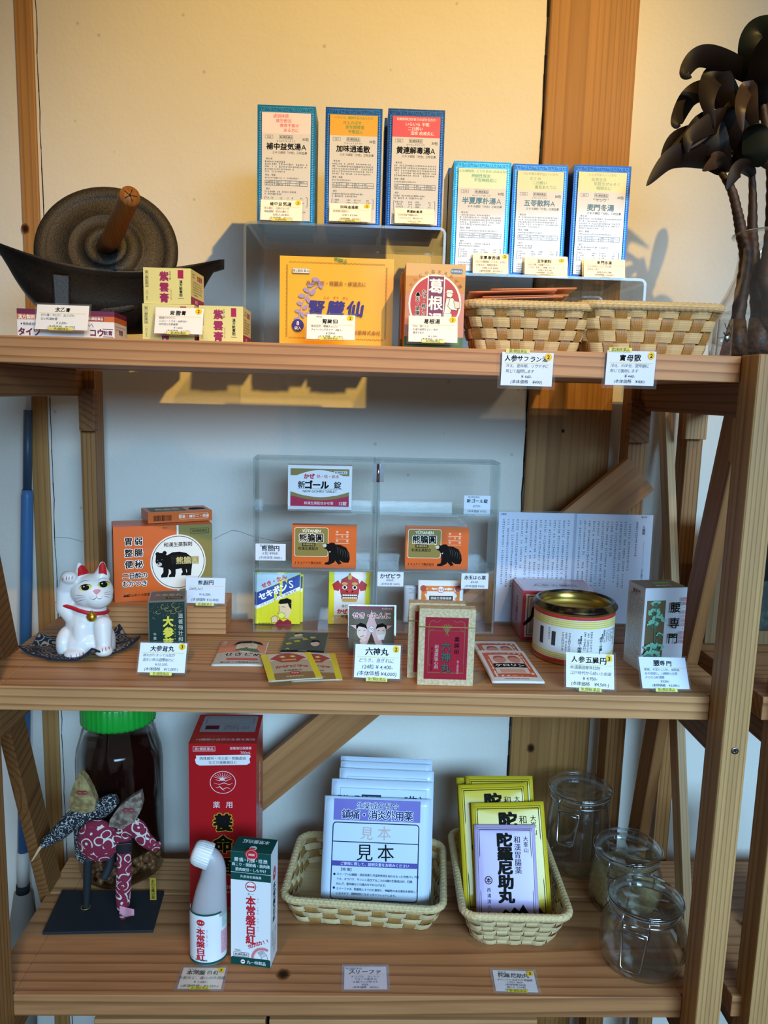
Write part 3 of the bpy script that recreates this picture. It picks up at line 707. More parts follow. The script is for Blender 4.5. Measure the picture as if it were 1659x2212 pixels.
def kampo(s, rot=0.0):
    zb = ZA if s['z'] == 'A' else ZB
    x0, x1, yt = s['px']; ym = yt+110
    M, w_, h_ = place_y(x0, x1, ym, yt, BOXY, zb)
    M = M @ Matrix.Rotation(R(rot), 4, 'Z')
    base, hi = BLUES[s['col']]; mb = MB(); fm = foil(base)
    mb.box(0, w_, 0, BD, 0, h_, fm)
    f = front(mb, w_, h_, 125, 250)
    # frieze at the top and a light leafy border down the sides
    HI = ink(hi, .3, .6)
    f.rect(5, 4, 115, .8, HI); f.rect(5, 13, 115, .8, HI)
    for i in range(9):
        x = 11+i*12.8; f.ring(x, 8.5, 2.6, 2.6, .8, HI, 10, 180*(i % 2), 180*(i % 2)+230); f.line([(x+4, 5), (x+6, 8), (x+4, 12)], .7, HI)
    for y in range(16, 246, 5):
        for x in (6, 119): f.ell(x, y, 1.5, 2.4, HI, 8, rot=30 if y % 10 else -30)
    LP = ink('#d2cfc8', .38, 0, .5)
    f.rect(10, 16, 105, 226, LP)
    f.rect(10, 16, 105, 43, ink(s['pan'], .4, 0, .5))
    yl = 23
    if s['lead']: f.text(s['lead'], 62, 22, 6.4, s['pc'], .012, sp=.95); yl = 32
    n = len(s['lines']); pit = 9.2 if s['lead'] else 9.6
    ind = [30, 36, 44, 52] if n == 4 else [34, 40, 46, 52]
    for i, t in enumerate(s['lines']): f.text(t, ind[i]+4, yl+i*pit, 8.6, s['pc'], .012, ax='l', sp=.98)
    soft = '#4d5a66' if s['z'] == 'A' else '#6e8a98'
    f.frame(17, 63, 17, 7, .6, '#77706a'); f.text(s['no'], 25.5, 66.5, 6.2, '#4a4744', .0)
    f.frame(47, 62.5, 30, 8, .6, '#77706a'); f.text('第2類医薬品', 62, 66.5, 5, '#4a4744', .01); f.text('30包', 104, 70, 7.2, '#3f3c39', .005)
    f.text(s['furi'], 62, 74.5, 4, '#55504c', 0)
    nm = '#16130f' if s['z'] == 'A' else '#4e7f98'
    if s['name'] == '麦門冬湯': f.text('サンワ', 62, 77, 8, '#5b6f7a', .004); yy = 93
    else: yy = 86
    f.text(s['name'], 57 if s['A'] else 62, yy, 15.2, nm, .03, sp=.98, jit=.03, skew=.03)
    if s['A']: f.text('A', 57+len(s['name'])*7.45+6, yy, 16, nm, -.005)
    f.text('エキス細粒「分包」三和生薬', 70, yy+12.5, 5.8, '#5c5a58', .002, skew=.12)
    f.text('適 応 症', 19, 112, 4, soft, .01, ax='l'); f.fine(17, 118, 92, 5, 5.2, 3.6, soft)
    f.text('用法・用量', 17, 146, 4.6, soft, .005, ax='l'); f.fine(17, 152, 84, 1, 5, 3.3, soft)
    f.frame(17, 157, 92, 11, .6, soft); f.rect(17, 162.3, 92, .6, soft)
    for x in (38, 62, 84): f.rect(x, 157, .6, 11, soft)
    for j in (159.9, 165.4):
        f.fine(20, j, 15, 1, 5, 3, soft); f.fine(42, j, 16, 1, 5, 3, soft); f.fine(66, j, 14, 1, 5, 3, soft); f.fine(88, j, 16, 1, 5, 3, soft)
    f.text('成分', 19, 175, 4.4, soft, 0, ax='l'); f.fine(17, 181, 68, 2, 5, 3.3, soft)
    f.line([(20, 191), (17, 192), (17, 211), (20, 212)], .7, soft); f.line([(106, 191), (109, 192), (109, 211), (106, 212)], .7, soft)
    for j in range(4): f.fine(21, 194+j*5, 18, 1, 5, 3, soft); f.fine(50, 194+j*5, 11, 1, 5, 3, soft); f.fine(66, 194+j*5, 16, 1, 5, 3, soft); f.fine(94, 194+j*5, 11, 1, 5, 3, soft)
    f.fine(40, 217, 50, 1, 5, 3, soft); f.fine(17, 223, 90, 2, 5, 3.2, soft)
    f.text('製造番号', 17, 233, 3.6, soft, .01, ax='l'); f.text('使用期限', 17, 238.5, 3.6, soft, .01, ax='l')
    for fc in (left(mb, BD, h_, 56, 250), right(mb, w_, BD, h_, 56, 250)):
        for y in range(10, 246, 6):
            for x in (5, 51): fc.ell(x, y, 1.4, 2.2, HI, 6)
    o = mb.obj('medicine_box', M=M, bevel=.0007)
    tag(o, s['lab'], 'medicine box', 'tall herbal medicine boxes on the risers'); return o
for s in SPEC: kampo(s)
def back_box(x0, yt, z, col, lab, dx=.066):
    Y = BOXY+BD+.003; a = atY(x0, yt+80, Y); h_ = atY(x0, yt, Y).z-z; mb = MB(); mb.box(0, dx, 0, BD, 0, h_, foil(BLUES[col][0]))
    HI = ink(BLUES[col][1], .3, .6); f = front(mb, dx, h_, 125, 250); f.rect(5, 4, 115, .8, HI); f.rect(5, 13, 115, .8, HI); f.rect(10, 16, 105, 226, ink('#d2cfc8', .38, 0, .5))
    o = mb.obj('medicine_box', M=Matrix.Translation((a.x, Y, z)), bevel=.0007); return tag(o, lab, 'medicine box', 'tall herbal medicine boxes standing behind the front ones')
back_box(707, 252, ZA, 'blue', 'blue medicine box standing hidden behind the box with the orange-yellow panel')
back_box(829, 254, ZA, 'navy', 'dark blue medicine box standing hidden behind the box with the red panel')
back_box(568, 250, ZA, 'teal', 'teal medicine box standing hidden behind the box with the pale pink panel', .062)
back_box(966, 362, ZB, 'navy', 'dark blue medicine box standing hidden behind the teal box with the pale green panel')
back_box(1097, 368, ZB, 'navy', 'dark blue medicine box standing hidden behind the second box on the low riser')
back_box(1226, 372, ZB, 'navy', 'dark blue medicine box standing hidden behind the right end box on the low riser')

# ---- yellow kidney-medicine box
M, w_, h_ = place_y(604, 849, 650, 556, .958, ZT+.0003)
mb = MB(); YEL = ink('#e8ae04', .5, 0, .12); mb.box(0, w_, 0, .075, 0, h_, YEL)
f = front(mb, w_, h_, 245, 190)
for i in range(24):
    for yy in (14, 172): x = 20+i*8.6; f.line([(x, yy), (x+2, yy-3.4), (x+3.4, yy), (x+5.4, yy-3.4), (x+7, yy)], 1.1, '#8d5f14')
for i in range(18):
    for xx in (14, 228): y = 18+i*8.4; f.line([(xx, y), (xx+3.6, y+2), (xx, y+4), (xx+3.6, y+6), (xx, y+8)], 1.1, '#8d5f14')
LIL = '#a98fb4'
f.line([(42, 130), (46, 108), (54, 90), (66, 74), (84, 60)], 2.2, LIL)
for (cx, cy, r_, a) in ((78, 48, 9, 20), (68, 58, 9, -30), (88, 58, 9, 70), (58, 70, 8, 30), (72, 74, 8, -50), (48, 82, 8, 0), (62, 90, 8, 60), (44, 98, 7, 20), (56, 106, 7, -40), (40, 114, 7, 10), (50, 122, 7, 60), (38, 130, 6, 0), (62, 120, 7, 0), (70, 112, 7, 40)): f.ell(cx, cy, r_, r_*.55, LIL, 14, rot=a)
f.rect(27, 25, 38, 10.5, '#f2ecdf'); f.frame(27, 25, 38, 10.5, .7, '#554a3a'); f.text('第2類医薬品', 46, 30.3, 6.6, '#37302a', .01)
f.text('高血圧症・腎臓炎・尿道炎に', 122, 54.5, 10.2, '#8a5a1c', .012, sp=.98)
f.text('じん    ぞう    せん', 122, 84, 6.5, '#8a5a1c', .005)
f.text('腎臓仙', 122, 106, 34, '#33207c', .034, sp=1.12, sx=1.1, jit=.03, skew=.12)
f.ell(40, 144, 13, 13, '#33207c'); f.text('8', 40, 139.5, 12, '#f4e9d0', .02); f.text('袋入', 40, 150, 7.5, '#f4e9d0', .02)
f.text('製薬株式会社', 190, 156, 10, '#8a5a1c', .012)
f.text('健康', 124, 4, 7.5, '#2c8a36', .02, rot=20); f.text('食品', 137, 7, 7.5, '#2c8a36', .02, rot=10)
tag(mb.obj('medicine_box', M=M, bevel=.0008), 'wide yellow box with purple brush lettering under the tall riser', 'medicine box')

# ---- kakkonto boxes
def kakkon(px, Y, lab, full=True):
    M, w_, h_ = place_y(px[0], px[1], 660, px[2], Y, ZT+.0003)
    mb = MB(); mb.box(0, w_, 0, .043, 0, h_, ink('#c9741a', .42, 0, .2))
    f = front(mb, w_, h_, 128, 178)
    f.rect(0, 0, 128, 60, '#d08f3c'); f.rect(0, 0, 128, 26, '#ddb06c'); f.rect(0, 154, 128, 24, '#4c6b34')
    if full:
        t = 'からだの温まるかぜ薬'
        for i, ch in enumerate(t):
            a = R(-148+i*13); f.text(ch, 64+62*math.cos(a), 78+62*math.sin(a), 8.6, '#8a5a24', .012, rot=math.degrees(a)+90)
        f.rrect(96, 9, 26, 11, 4, '#5d7fa0'); f.text('第2類医薬品', 109, 14.5, 4.4, '#eef0f2', .01)
        f.ell(64, 84, 57, 62, '#f3ede2'); f.ell(64, 84, 53, 58, '#c23b34')
        f.rect(47, 22, 2.4, 120, '#f3ede2'); f.rect(82, 22, 2.4, 120, '#f3ede2'); f.rect(49.4, 26, 32.6, 120, '#7c2f52')
        for i, ch in enumerate('葛根湯'): f.text(ch, 65.6, 46+i*36, 32, '#f6efe4', .03)
        f.text('かぜ・肩こり', 40, 54, 10, '#f6efe4', .085, vert=True, sp=.98); f.text('かぜ・肩こり', 40, 54, 10, '#1d1712', .03, vert=True, sp=.98)
        f.text('鼻炎・頭痛', 27, 60, 10, '#f6efe4', .085, vert=True, sp=.98); f.text('鼻炎・頭痛', 27, 60, 10, '#1d1712', .03, vert=True, sp=.98)
        # a plain pedlar figure at the right of the oval
        K = '#2a2320'; P = '#f4ead8'
        f.ell(95, 63, 6.2, 7, P, 16); f.poly([(87, 60), (90, 53), (100, 53), (104, 60)], P); f.line([(87, 60), (90, 53), (100, 53), (104, 60), (87, 60)], .9, K); f.line([(92, 69), (97, 70)], .9, K)
        f.poly([(88, 71), (103, 70), (114, 86), (112, 97), (100, 95), (98, 103), (84, 103)], P); f.line([(88, 71), (103, 70), (114, 86), (112, 97), (100, 95), (98, 103), (84, 103), (88, 71)], 1, K)
        f.line([(96, 72), (92, 88), (99, 95)], 1, K); f.poly([(104, 76), (118, 78), (118, 92), (108, 92)], '#e7d9bf'); f.line([(104, 76), (118, 78), (118, 92), (108, 92), (104, 76)], 1, K)
        f.poly([(84, 103), (101, 103), (104, 124), (97, 138), (90, 138), (92, 122), (88, 138), (82, 136)], P); f.line([(84, 103), (101, 103), (104, 124), (97, 138), (90, 138), (92, 122), (88, 138), (82, 136), (84, 103)], 1, K)
        f.ell(24, 136, 17, 17, '#a52a30'); f.text('とく', 24, 132, 9, '#f6efe4', .02)
    return tag(mb.obj('medicine_box', M=M, bevel=.0008), lab, 'medicine box', 'orange cold-remedy boxes beside the basket')
kakkon((875, 1003, 570), .902, 'orange box with a red oval and white vertical lettering left of the baskets')
kakkon((866, 989, 590), .9455, 'orange box almost hidden behind the one with the red oval', True)

# ---- small ointment boxes at the left
M, w_, h_ = place_y(37, 243, 695, 669, .905, ZT+.0003)
mb = MB(); dp = .062; mb.box(0, w_, 0, dp, 0, h_, '#efe8dc')
f = front(mb, w_, h_, 206, 54); f.rect(0, 0, 206, 10, '#6d1f42'); f.rect(0, 10, 206, 10.5, '#cf6a28'); f.text('漢方製剤', 20, 15.5, 9, '#f6efe2', .03)
f.text('第2類医薬品', 165, 15, 6.5, '#f6efe2', .02); f.rect(147, 10.6, 37, 9, '#8a2f2a'); f.text('第2類医薬品', 165.5, 15, 6.2, '#f6efe2', .02)
f.ell(9, 29, 1.6, 1.6, '#54322c', 10); f.text('有効成分配合', 12, 29, 6, '#54322c', .02, ax='l'); f.text('タイツ', 25, 44, 16, '#6a2336', .045); f.text('コウ', 168, 42, 16, '#6a2336', .045); f.rect(181, 34, 22, 1, '#6a2336'); f.text('軟膏', 192, 42, 10, '#6a2336', .02); f.rect(181, 49, 22, 1, '#6a2336')
f.line([(148, 24), (152, 30), (158, 25), (161, 32)], 1.4, '#5570a8')
f = right(mb, w_, dp, h_, 80, 54); f.rect(0, 0, 80, 10, '#6d1f42'); f.rect(0, 10, 80, 10.5, '#cf6a28'); f.text('軟膏', 40, 38, 12, '#6a2336', .02); f.fine(6, 28, 66, 2, 6, 4, '#8a6a60')
tag(mb.obj('ointment_box', M=M @ Matrix.Rotation(R(4), 4, 'Z'), bevel=.0006), 'low white ointment box with maroon and orange bands at the left end', 'medicine box')
def shiun(px, Y, z, lab, rot=0):
    M, w_, h_ = place_y(px[0], px[1], px[3], px[2], Y, z); dp = .062
    mb = MB(); mb.box(0, w_, 0, dp, 0, h_, ink('#e2d789', .40, 0, .3)); K = h_/w_*110
    f = front(mb, w_, h_, 110, K); s = K/78
    f.frame(4, 6*s, 7.5, 36*s, .6, '#6a5a48'); f.text('第2類医薬品', 7.8, 7*s, 5.8*s, '#4a4038', .01, vert=True); f.text('二〇ｇ入', 7.8, 48*s, 5.8*s, '#4a4038', 0, vert=True)
    for i, ch in enumerate('紫雲膏'): f.text(ch, 48, 18*s+i*23.5*s, 21*s, '#9a1f52', .045)
    f.text('ニタンダ', 62, 6*s, 5*s, '#3a342c', .02, vert=True); f.text('しうんこう', 64, 44*s, 5*s, '#9a1f52', 0, vert=True)
    f.rect(80, 4*s, 13, 18*s, '#a8104a'); f.text('漢方軟膏剤', 87, 26*s, 7.6*s, '#3a342c', .02, vert=True, sp=.95); f.rect(80, 65*s, 14, .8, '#3a342c')
    g = right(mb, w_, dp, h_, 100, 78); g.rect(0, 60, 100, 18, '#9a2a58'); g.fine(14, 26, 70, 6, 5.6, 4, '#6a5a48'); g.text('紫雲膏', 66, 14, 13, '#b03a4a', .02); g.fine(12, 10, 34, 2, 6, 4.4, '#8a4a48'); g.text('軟膏', 40, 69, 9, '#f0dfd0', .01)
    return tag(mb.obj('ointment_box', M=M @ Matrix.Rotation(R(rot), 4, 'Z'), bevel=.0006), lab, 'medicine box', 'pale yellow ointment boxes')
SH_Y = .91
b2 = shiun((308, 420, 657, 695), SH_Y, ZT+.0003, 'pale yellow ointment box at the bottom of the stack of two')
b3 = shiun((430, 525, 661, 695), SH_Y+.004, ZT+.0003, 'pale yellow ointment box standing alone to the right of the stack')
zt2 = atY(360, 657, SH_Y).z
shiun((310, 413, 579, 620), SH_Y+.002, zt2+.0004, 'pale yellow ointment box on top of the stack of two', rot=-2)

# ---- cast-iron herb grinder: boat-shaped trough and wheel
IRON = speckle('cast_iron', '#15130f', '#25211b', 420, rough=.48, metal=.35, bump=.55, bdist=.0006, lo=.3, hi=.75)
IRONW = speckle('cast_iron_wheel', '#1d1912', '#3b3326', 520, rough=.55, metal=.3, bump=.9, bdist=.0008, lo=.35, hi=.75)
aL = atY(-26, 518, 1.0); aR = atY(484, 562, 1.075); mid = (aL+aR)/2; ux = (aR-aL); LT = ux.length; Mt = frame_of((mid.x, mid.y, ZT+.0003), ux)
tr = empty('herb_grinder_trough', Mt, 'boat-shaped black cast-iron herb grinder trough at the left end of the top shelf', 'herb grinder')
zL = atY(-26, 518, 1.0).z-ZT; zR = atY(484, 562, 1.075).z-ZT
zM = atY(330, 580, 1.032).z-ZT
mb = MB(); NS = 40
def rimz(s): return (zL*(1-s)/2+zR*(1+s)/2)*(s*s) + (1-s*s)*((zL+zR)/2-.030)
def hw(s): return .040*max(0.0, 1-abs(s)**2.6)**.55+.004
def keel(s): return min(rimz(s)-.012, .014 + (rimz(s)-.014)*max(0, abs(s)/.93)**2.9)
def section(s):
    r_, k, w0 = rimz(s), keel(s), hw(s); out = []
    prof = [(-1.18, 1.0), (-1.18, .94), (-1.0, .90), (-.92, .5), (-.66, .12), (0, 0), (.66, .12), (.92, .5), (1.0, .90), (1.18, .94), (1.18, 1.0)]
    for a, b in prof: out.append(V((s*LT/2, a*w0, k+(r_-k)*b)))
    for a, b in ((.92, 1.0), (.55, .62), (0, .34), (-.55, .62), (-.92, 1.0)): out.append(V((s*LT/2, a*w0, k+(r_-k)*b)))
    return out
vs = []; fs = []; n = 16
for i in range(NS+1): vs += section(-1+2*i/NS)
for i in range(NS):
    for k in range(n): fs.append((i*n+k, i*n+(k+1) % n, (i+1)*n+(k+1) % n, (i+1)*n+k))
fs += [tuple(range(n-1, -1, -1)), tuple(NS*n+k for k in range(n))]
mb.add(vs, fs, IRON, True); mb.obj('trough_body', tr)
for sx in (-.40, .34):
    for sy in (-1, 1):
        mb = MB(); x = sx*LT/2; w0 = hw(sx)
        mb.add([(x-.010, sy*w0*.62, rimz(sx)-.012), (x+.010, sy*w0*.62, rimz(sx)-.012), (x+.008, sy*.020, 0), (x-.008, sy*.020, 0),
                (x-.010, sy*w0*1.05, rimz(sx)-.014), (x+.010, sy*w0*1.05, rimz(sx)-.014), (x+.008, sy*.046, 0), (x-.008, sy*.046, 0)],
               [(0,1,2,3),(7,6,5,4),(0,4,5,1),(1,5,6,2),(2,6,7,3),(3,7,4,0)], IRON); mb.obj('leg', tr, bevel=.002)
# wheel
wc = atY(231, 540, 1.032); nrm = V((.13, -.93, .34)).normalized(); Q = nrm.to_track_quat('Z', 'Y').to_matrix().to_4x4(); Q.translation = wc
wr = (atY(379, 540, 1.032)-atY(77, 540, 1.032)).length/2
wh = empty('grinding_disc', Q, 'round black iron grinding wheel with a wooden handle, resting in the trough', 'grinding disc')
k = wr/100; mb = MB()
mb.lathe([(0, -9*k), (40*k, -9*k), (88*k, -6*k), (99*k, -2*k), (100*k, 0), (99*k, 3*k), (94*k, 6*k), (85*k, 6.5*k), (82*k, 4*k), (78*k, 2.5*k), (56*k, 3.5*k), (53*k, 6.5*k), (50*k, 7*k), (47*k, 4.5*k), (32*k, 5*k), (30*k, 11*k), (28*k, 13*k), (17*k, 13*k), (16*k, 10*k), (0, 10*k)], IRONW, 72)
mb.obj('wheel_disc', wh)
HW = wood('handle_wood', 'Z', '#8a5a26', '#5a3512', ring=70, pith=(.03, .01), stretch=.05, dist=.8, mixdark=.4, rough=.42)
ce = atY(281, 422, 1.032-.13)
hv = Q.inverted() @ ce; hl = hv.length
mb = MB(); mb.tube([(0, 0, 10*k), hv*.25, hv*.6, hv*.97, hv], [13.0*k, 13.4*k, 13.2*k, 13.0*k, 12.2*k], HW, 24)
hd = mb.obj('handle', wh)
q2 = hv.normalized().to_track_quat('Z', 'Y').to_matrix().to_4x4(); q2.translation = hv
mb = MB(); f = Face(mb, 2, 2, o=q2 @ V((-.012, .012, .0003)), u=q2.to_3x3() @ V((.024, 0, 0)), d=q2.to_3x3() @ V((0, -.024, 0)))
for a in range(0, 360, 72): f.line([(1+.18*math.cos(R(a)), 1+.18*math.sin(R(a))), (1+.62*math.cos(R(a)), 1+.62*math.sin(R(a)))], .07, '#2c1a0a')
f.ell(1, 1, .14, .14, '#2c1a0a', 14); mb.obj('burnt_mark', hd)
mb = MB(); mb.tube([(0, 0, 10*k), (0, 0, 22*k)], [12*k, 9*k], IRON, 20); mb.obj('axle_wedge', wh)
# ---- woven bamboo baskets
STRAW = wood('bamboo_strip', 'X', '#dcc490', '#b3935a', ring=150, pith=(.02, .02), stretch=.06, dist=.5, mixdark=.6, rough=.38)
STRAWD = wood('bamboo_stake', 'Z', '#ab8146', '#7c5828', ring=170, pith=(.02, .02), stretch=.06, dist=.5, mixdark=.5, rough=.45)
STRAWP = wood('pale_bamboo', 'X', '#d9c394', '#b0935c', ring=150, pith=(.02, .02), stretch=.06, dist=.5, mixdark=.6, rough=.4)
def rrect_path(hx, hy, r, n=6):
    """closed rounded rectangle, starts mid front (y=-hy), runs +x; list of points with cumulative length"""
    pts = []
    for cx, cy, a0 in ((hx-r, -hy+r, -90), (hx-r, hy-r, 0), (-hx+r, hy-r, 90), (-hx+r, -hy+r, 180)):
        for i in range(n+1): a = R(a0+90*i/n); pts.append(V((cx+r*math.cos(a), cy+r*math.sin(a), 0)))
    out = [V((0, -hy, 0))]+pts+[V((0, -hy, 0))]; return out
def sample(path, N):
    L = [0]; 
    for a, b in zip(path, path[1:]): L.append(L[-1]+(b-a).length)
    T = L[-1]; out = []; j = 0
    for i in range(N):
        s = T*i/N
        while L[j+1] < s: j += 1
        out.append(path[j].lerp(path[j+1], (s-L[j])/max(1e-9, L[j+1]-L[j])))
    return out, T
def basket(M, hx, hy, h, taper, label, rows=6, stakes=30, m1=None, m2=None, mr=None, rr_=.016, rim=.0052, lean=.0, group=None, rowgap=.9, amp=.0016):
    root = empty('woven_basket', M, label, 'basket', group or 'woven bamboo baskets')
    N = stakes*8
    def ring_at(t):   # t 0 bottom .. 1 top
        k = taper + (1-taper)*t
        p, T = sample(rrect_path(hx-(1-k)*hx*1.0, hy-(1-k)*hx, rr_), N); return p
    rings = {}
    def pt(i, t, off):
        key = round(t, 4)
        if key not in rings:
            P = ring_at(t); rings[key] = [(p, ((P[(q+1) % N]-P[q-1]).normalized().cross(V((0,0,1))))) for q, p in enumerate(P)]
        p, nn = rings[key][i % N]; return V((p.x, p.y, t*h)) + nn*off
    mb = MB(); th = .0007
    for r_ in range(rows):
        t0 = (r_+.06)/rows; t1 = (r_+rowgap+.02)/rows; ph = (r_ % 2)*math.pi
        vs = []; fs = []
        for i in range(N):
            o = amp*math.cos(math.pi*i/8+ph); o = amp*max(-1, min(1, o/amp*1.35))
            bulge = .0
            vs += [pt(i, t0, o), pt(i, (t0+t1)/2, o+.0005), pt(i, t1, o), pt(i, t1, o-th), pt(i, t0, o-th)]
        for i in range(N):
            j = (i+1) % N
            for k in range(5): fs.append((i*5+k, j*5+k, j*5+(k+1) % 5, i*5+(k+1) % 5))
        mb.add(vs, fs, m1 or STRAW, False)
    mb.obj('weavers', root)
    mb = MB()
    for k in range(stakes):
        c = k*8; vs = []; fs = []; T_ = rows*4
        for q in range(T_+1):
            t = q/T_*.99; rr0 = t*rows-.5
            o = -amp*math.cos(math.pi*k)*math.cos(math.pi*rr0)*.75
            for d_, e in ((-3, .0), (3, .0), (3, -th), (-3, -th)): vs.append(pt(c+d_, t, o+e))
        for q in range(T_):
            for e in range(4): fs.append((q*4+e, q*4+(e+1) % 4, q*4+4+(e+1) % 4, q*4+4+e))
        mb.add(vs, fs, m2 or STRAWD, False)
    mb.obj('stakes', root)
    mb = MB(); P = [pt(i, 0.0, 0) for i in range(0, N, 4)]; n = len(P)
    mb.add([p+V((0, 0, .0003)) for p in P]+[p+V((0, 0, .0022)) for p in P], [tuple(range(n-1, -1, -1)), tuple(range(n, 2*n))]+[(i, (i+1) % n, n+(i+1) % n, n+i) for i in range(n)], m1 or STRAW)
    mb.obj('base', root)
    # rolled rim bound with a spiral of straw
    mb = MB(); n = 12; N2 = N; vs = []; fs = []
    for i in range(N2):
        p = pt(i, 1.0, 0); nn = rings[1.0][i % N][1]
        for k in range(n):
            a = 2*math.pi*k/n; r_ = rim*(1+.16*abs(math.sin((a+i*2*math.pi*3/16.0)*1.0)))
            vs.append(p + nn*(math.cos(a)*r_*.85) + V((0, 0, math.sin(a)*r_*.9)))
    for i in range(N2):
        j = (i+1) % N2
        for k in range(n): fs.append((i*n+k, j*n+k, j*n+(k+1) % n, i*n+(k+1) % n))
    mb.add(vs, fs, mr or STRAW, False); mb.obj('rim', root)
    return root
def top_basket(xl, xr, xlb, xrb, yt, Y, depth, label, rot=0):
    a = atY(xl, 690, Y); b = atY(xr, 690, Y); hx = (b-a).length/2; h = atY((xl+xr)/2, yt, Y).z-ZT
    wb = (atY(xrb, 740, Y+.015)-atY(xlb, 740, Y+.015)).length/2
    M = Matrix.Translation((a.x+hx, Y+depth/2, ZT+.0003)) @ Matrix.Rotation(R(rot), 4, 'Z')
    return basket(M, hx, depth/2, h, wb/hx, label, rows=4, stakes=24)
top_basket(1008, 1284, 1026, 1250, 660, .905, .080, 'left of the two woven bamboo baskets on the top shelf, filled with orange sachets', 0)
top_basket(1258, 1565, 1290, 1545, 662, .905, .080, 'right of the two woven bamboo baskets on the top shelf, beside the glass vase', 0)
# orange sachets lying in the left basket
def sachet_flat(loc, rot, w_, d_, label, tilt):
    M = Matrix.Translation(loc) @ Matrix.Rotation(R(rot), 4, 'Z') @ Matrix.Rotation(R(tilt[0]), 4, 'X') @ Matrix.Rotation(R(tilt[1]), 4, 'Y')
    mb = MB(); mb.grid(lambda u, v: (w_*(u-.5), d_*(v-.5), .0016*math.sin(math.pi*u)*math.sin(math.pi*v)), 8, 8, ink('#d98a5c', .4, 0, .3), thick=.0012)
    f = Face(mb, 100, 100, mapf=lambda a, b: (V((w_*(a-.5), d_*(.5-b), .0016*math.sin(math.pi*a)*math.sin(math.pi*b)+.0003)), V((0, 0, 1))), tess=6)
    f.rect(4, 4, 92, 92, '#e3a07a'); f.rect(10, 10, 80, 26, '#2f2a24'); f.rect(14, 44, 72, 40, '#caa24a'); f.text('サフラン', 50, 22, 18, '#e9d7b0', .02); f.text('人参', 50, 64, 26, '#6a3a22', .03)
    tag(mb.obj('sachet', M=M), label, 'sachet', 'orange sachets in the left basket')
bc = atY(1140, 690, .945)
for i, (dx, dy, dz, ro, lab) in enumerate(((.012, .010, .0655, 4, 'orange medicine sachet topmost in the left basket'), (-.010, .004, .0615, -3, 'orange medicine sachet just under the topmost one in the left basket'), (.004, .012, .0575, 2, 'orange medicine sachet third from the top in the left basket'), (-.004, .0, .0535, -2, 'orange medicine sachet deepest of those in the left basket'))):
    sachet_flat((bc.x+dx-.012, bc.y+dy, ZT+dz+.0035), ro, 0.100, .058, lab, (-7, -3))

# ---- cards of the top shelf
G1 = 'price cards on the top shelf'
card((76, 711), (189, 715), (86, 658), 'price card lettered 太乙膏 in front of the low white ointment box', '太乙膏', ['切り傷・やけど、虫さされ', 'など和漢軟膏', '¥ 2,200-', '(本体価格　¥2,000)'], Y=.892, group=G1)
card((333, 720), (437, 725), (343, 664), 'price card lettered 紫雲膏 in front of the yellow ointment boxes', '紫雲膏', ['軽度のやけどに', 'シコン・トウキ・胡麻油の', '天然成分な軟膏薬', '¥ 1,650-', '(本体価格　¥1,500-)'], num='2', Y=.893, group=G1)
card((662, 732), (766, 735), (667, 679), 'price card lettered 腎臓仙 in front of the wide yellow box', '腎臓仙', ['高血圧症、腎臓炎などに', 'ティーバッグタイプ　8袋入', '¥ 2,904-', '(本体価格　¥2,640-)'], num='2', Y=.897, small='特約店', group=G1)
card((882, 738), (988, 738), (885, 682), 'price card lettered 葛根湯 in front of the orange box with a red oval', '葛根湯', ['かぜ、肩こりに', 'お湯で服用すると、体が', '温まります', '¥ 1,100-', '(本体価格　¥1,000-)'], num='2', Y=.8845, group=G1, tilt=15)
RYF = RYA+.003
card((562, 475), (652, 477), (563, 431), 'price card lettered 補中益気湯 at the foot of the box with the pale pink panel', '補中益気湯', ['体の疲れ、元気がない方', '病後虚弱　体力の衰えに', '30包入 ¥3,850-', '(本体価格　¥3,500-)'], num='2', Y=RYF, group=G1, tilt=14)
card((711, 477), (801, 479), (712, 439), 'price card lettered 加味逍遙散 at the foot of the box with the orange-yellow panel', '加味逍遙散', ['更年期の症状に', '30包入 ¥ 3,300-', '(本体価格　¥3,000-)'], num='2', Y=RYF, group=G1, tilt=14)
card((852, 482), (938, 483), (858, 450), 'price card lettered 黄連解毒湯 at the foot of the box with the red panel', '黄連解毒湯', ['のぼせ気味で顔色が赤く', 'イライラしたり、眠れない方', '30包入 ¥ 3,300'], Y=RYF, group=G1, tilt=14)
card((1021, 590), (1098, 593), (1006, 547), 'price card lettered 半夏厚朴湯 in front of the box with the pale green panel', '半夏厚朴湯', ['のどの異物感、どうき、めまい', 'のある方、神経性胃炎', '30包入 ¥ 3,850-', '(本体価格　¥3,500-)'], num='2', Y=RYF, group=G1, tilt=14)
card((1133, 593), (1222, 594), (1131, 556), 'price card lettered 五苓散料 in front of the second box on the low riser', '五苓散料', ['のどが渇いて尿量が少ない', 'い方の、めまい、頭痛、むくみ', '30包入 ¥ 3,740-', '(本体価格　¥3,400-)'], num='2', Y=RYF, group=G1, tilt=14)
card((1261, 598), (1350, 601), (1257, 559), 'price card lettered 麦門冬湯 at the right end of the low riser', '麦門冬湯', ['たんが切れにくい、から咳', 'が出るときに。', '30包入 ¥ 3,784-', '(本体価格　¥3,440-)'], Y=RYF, group=G1, tilt=14)
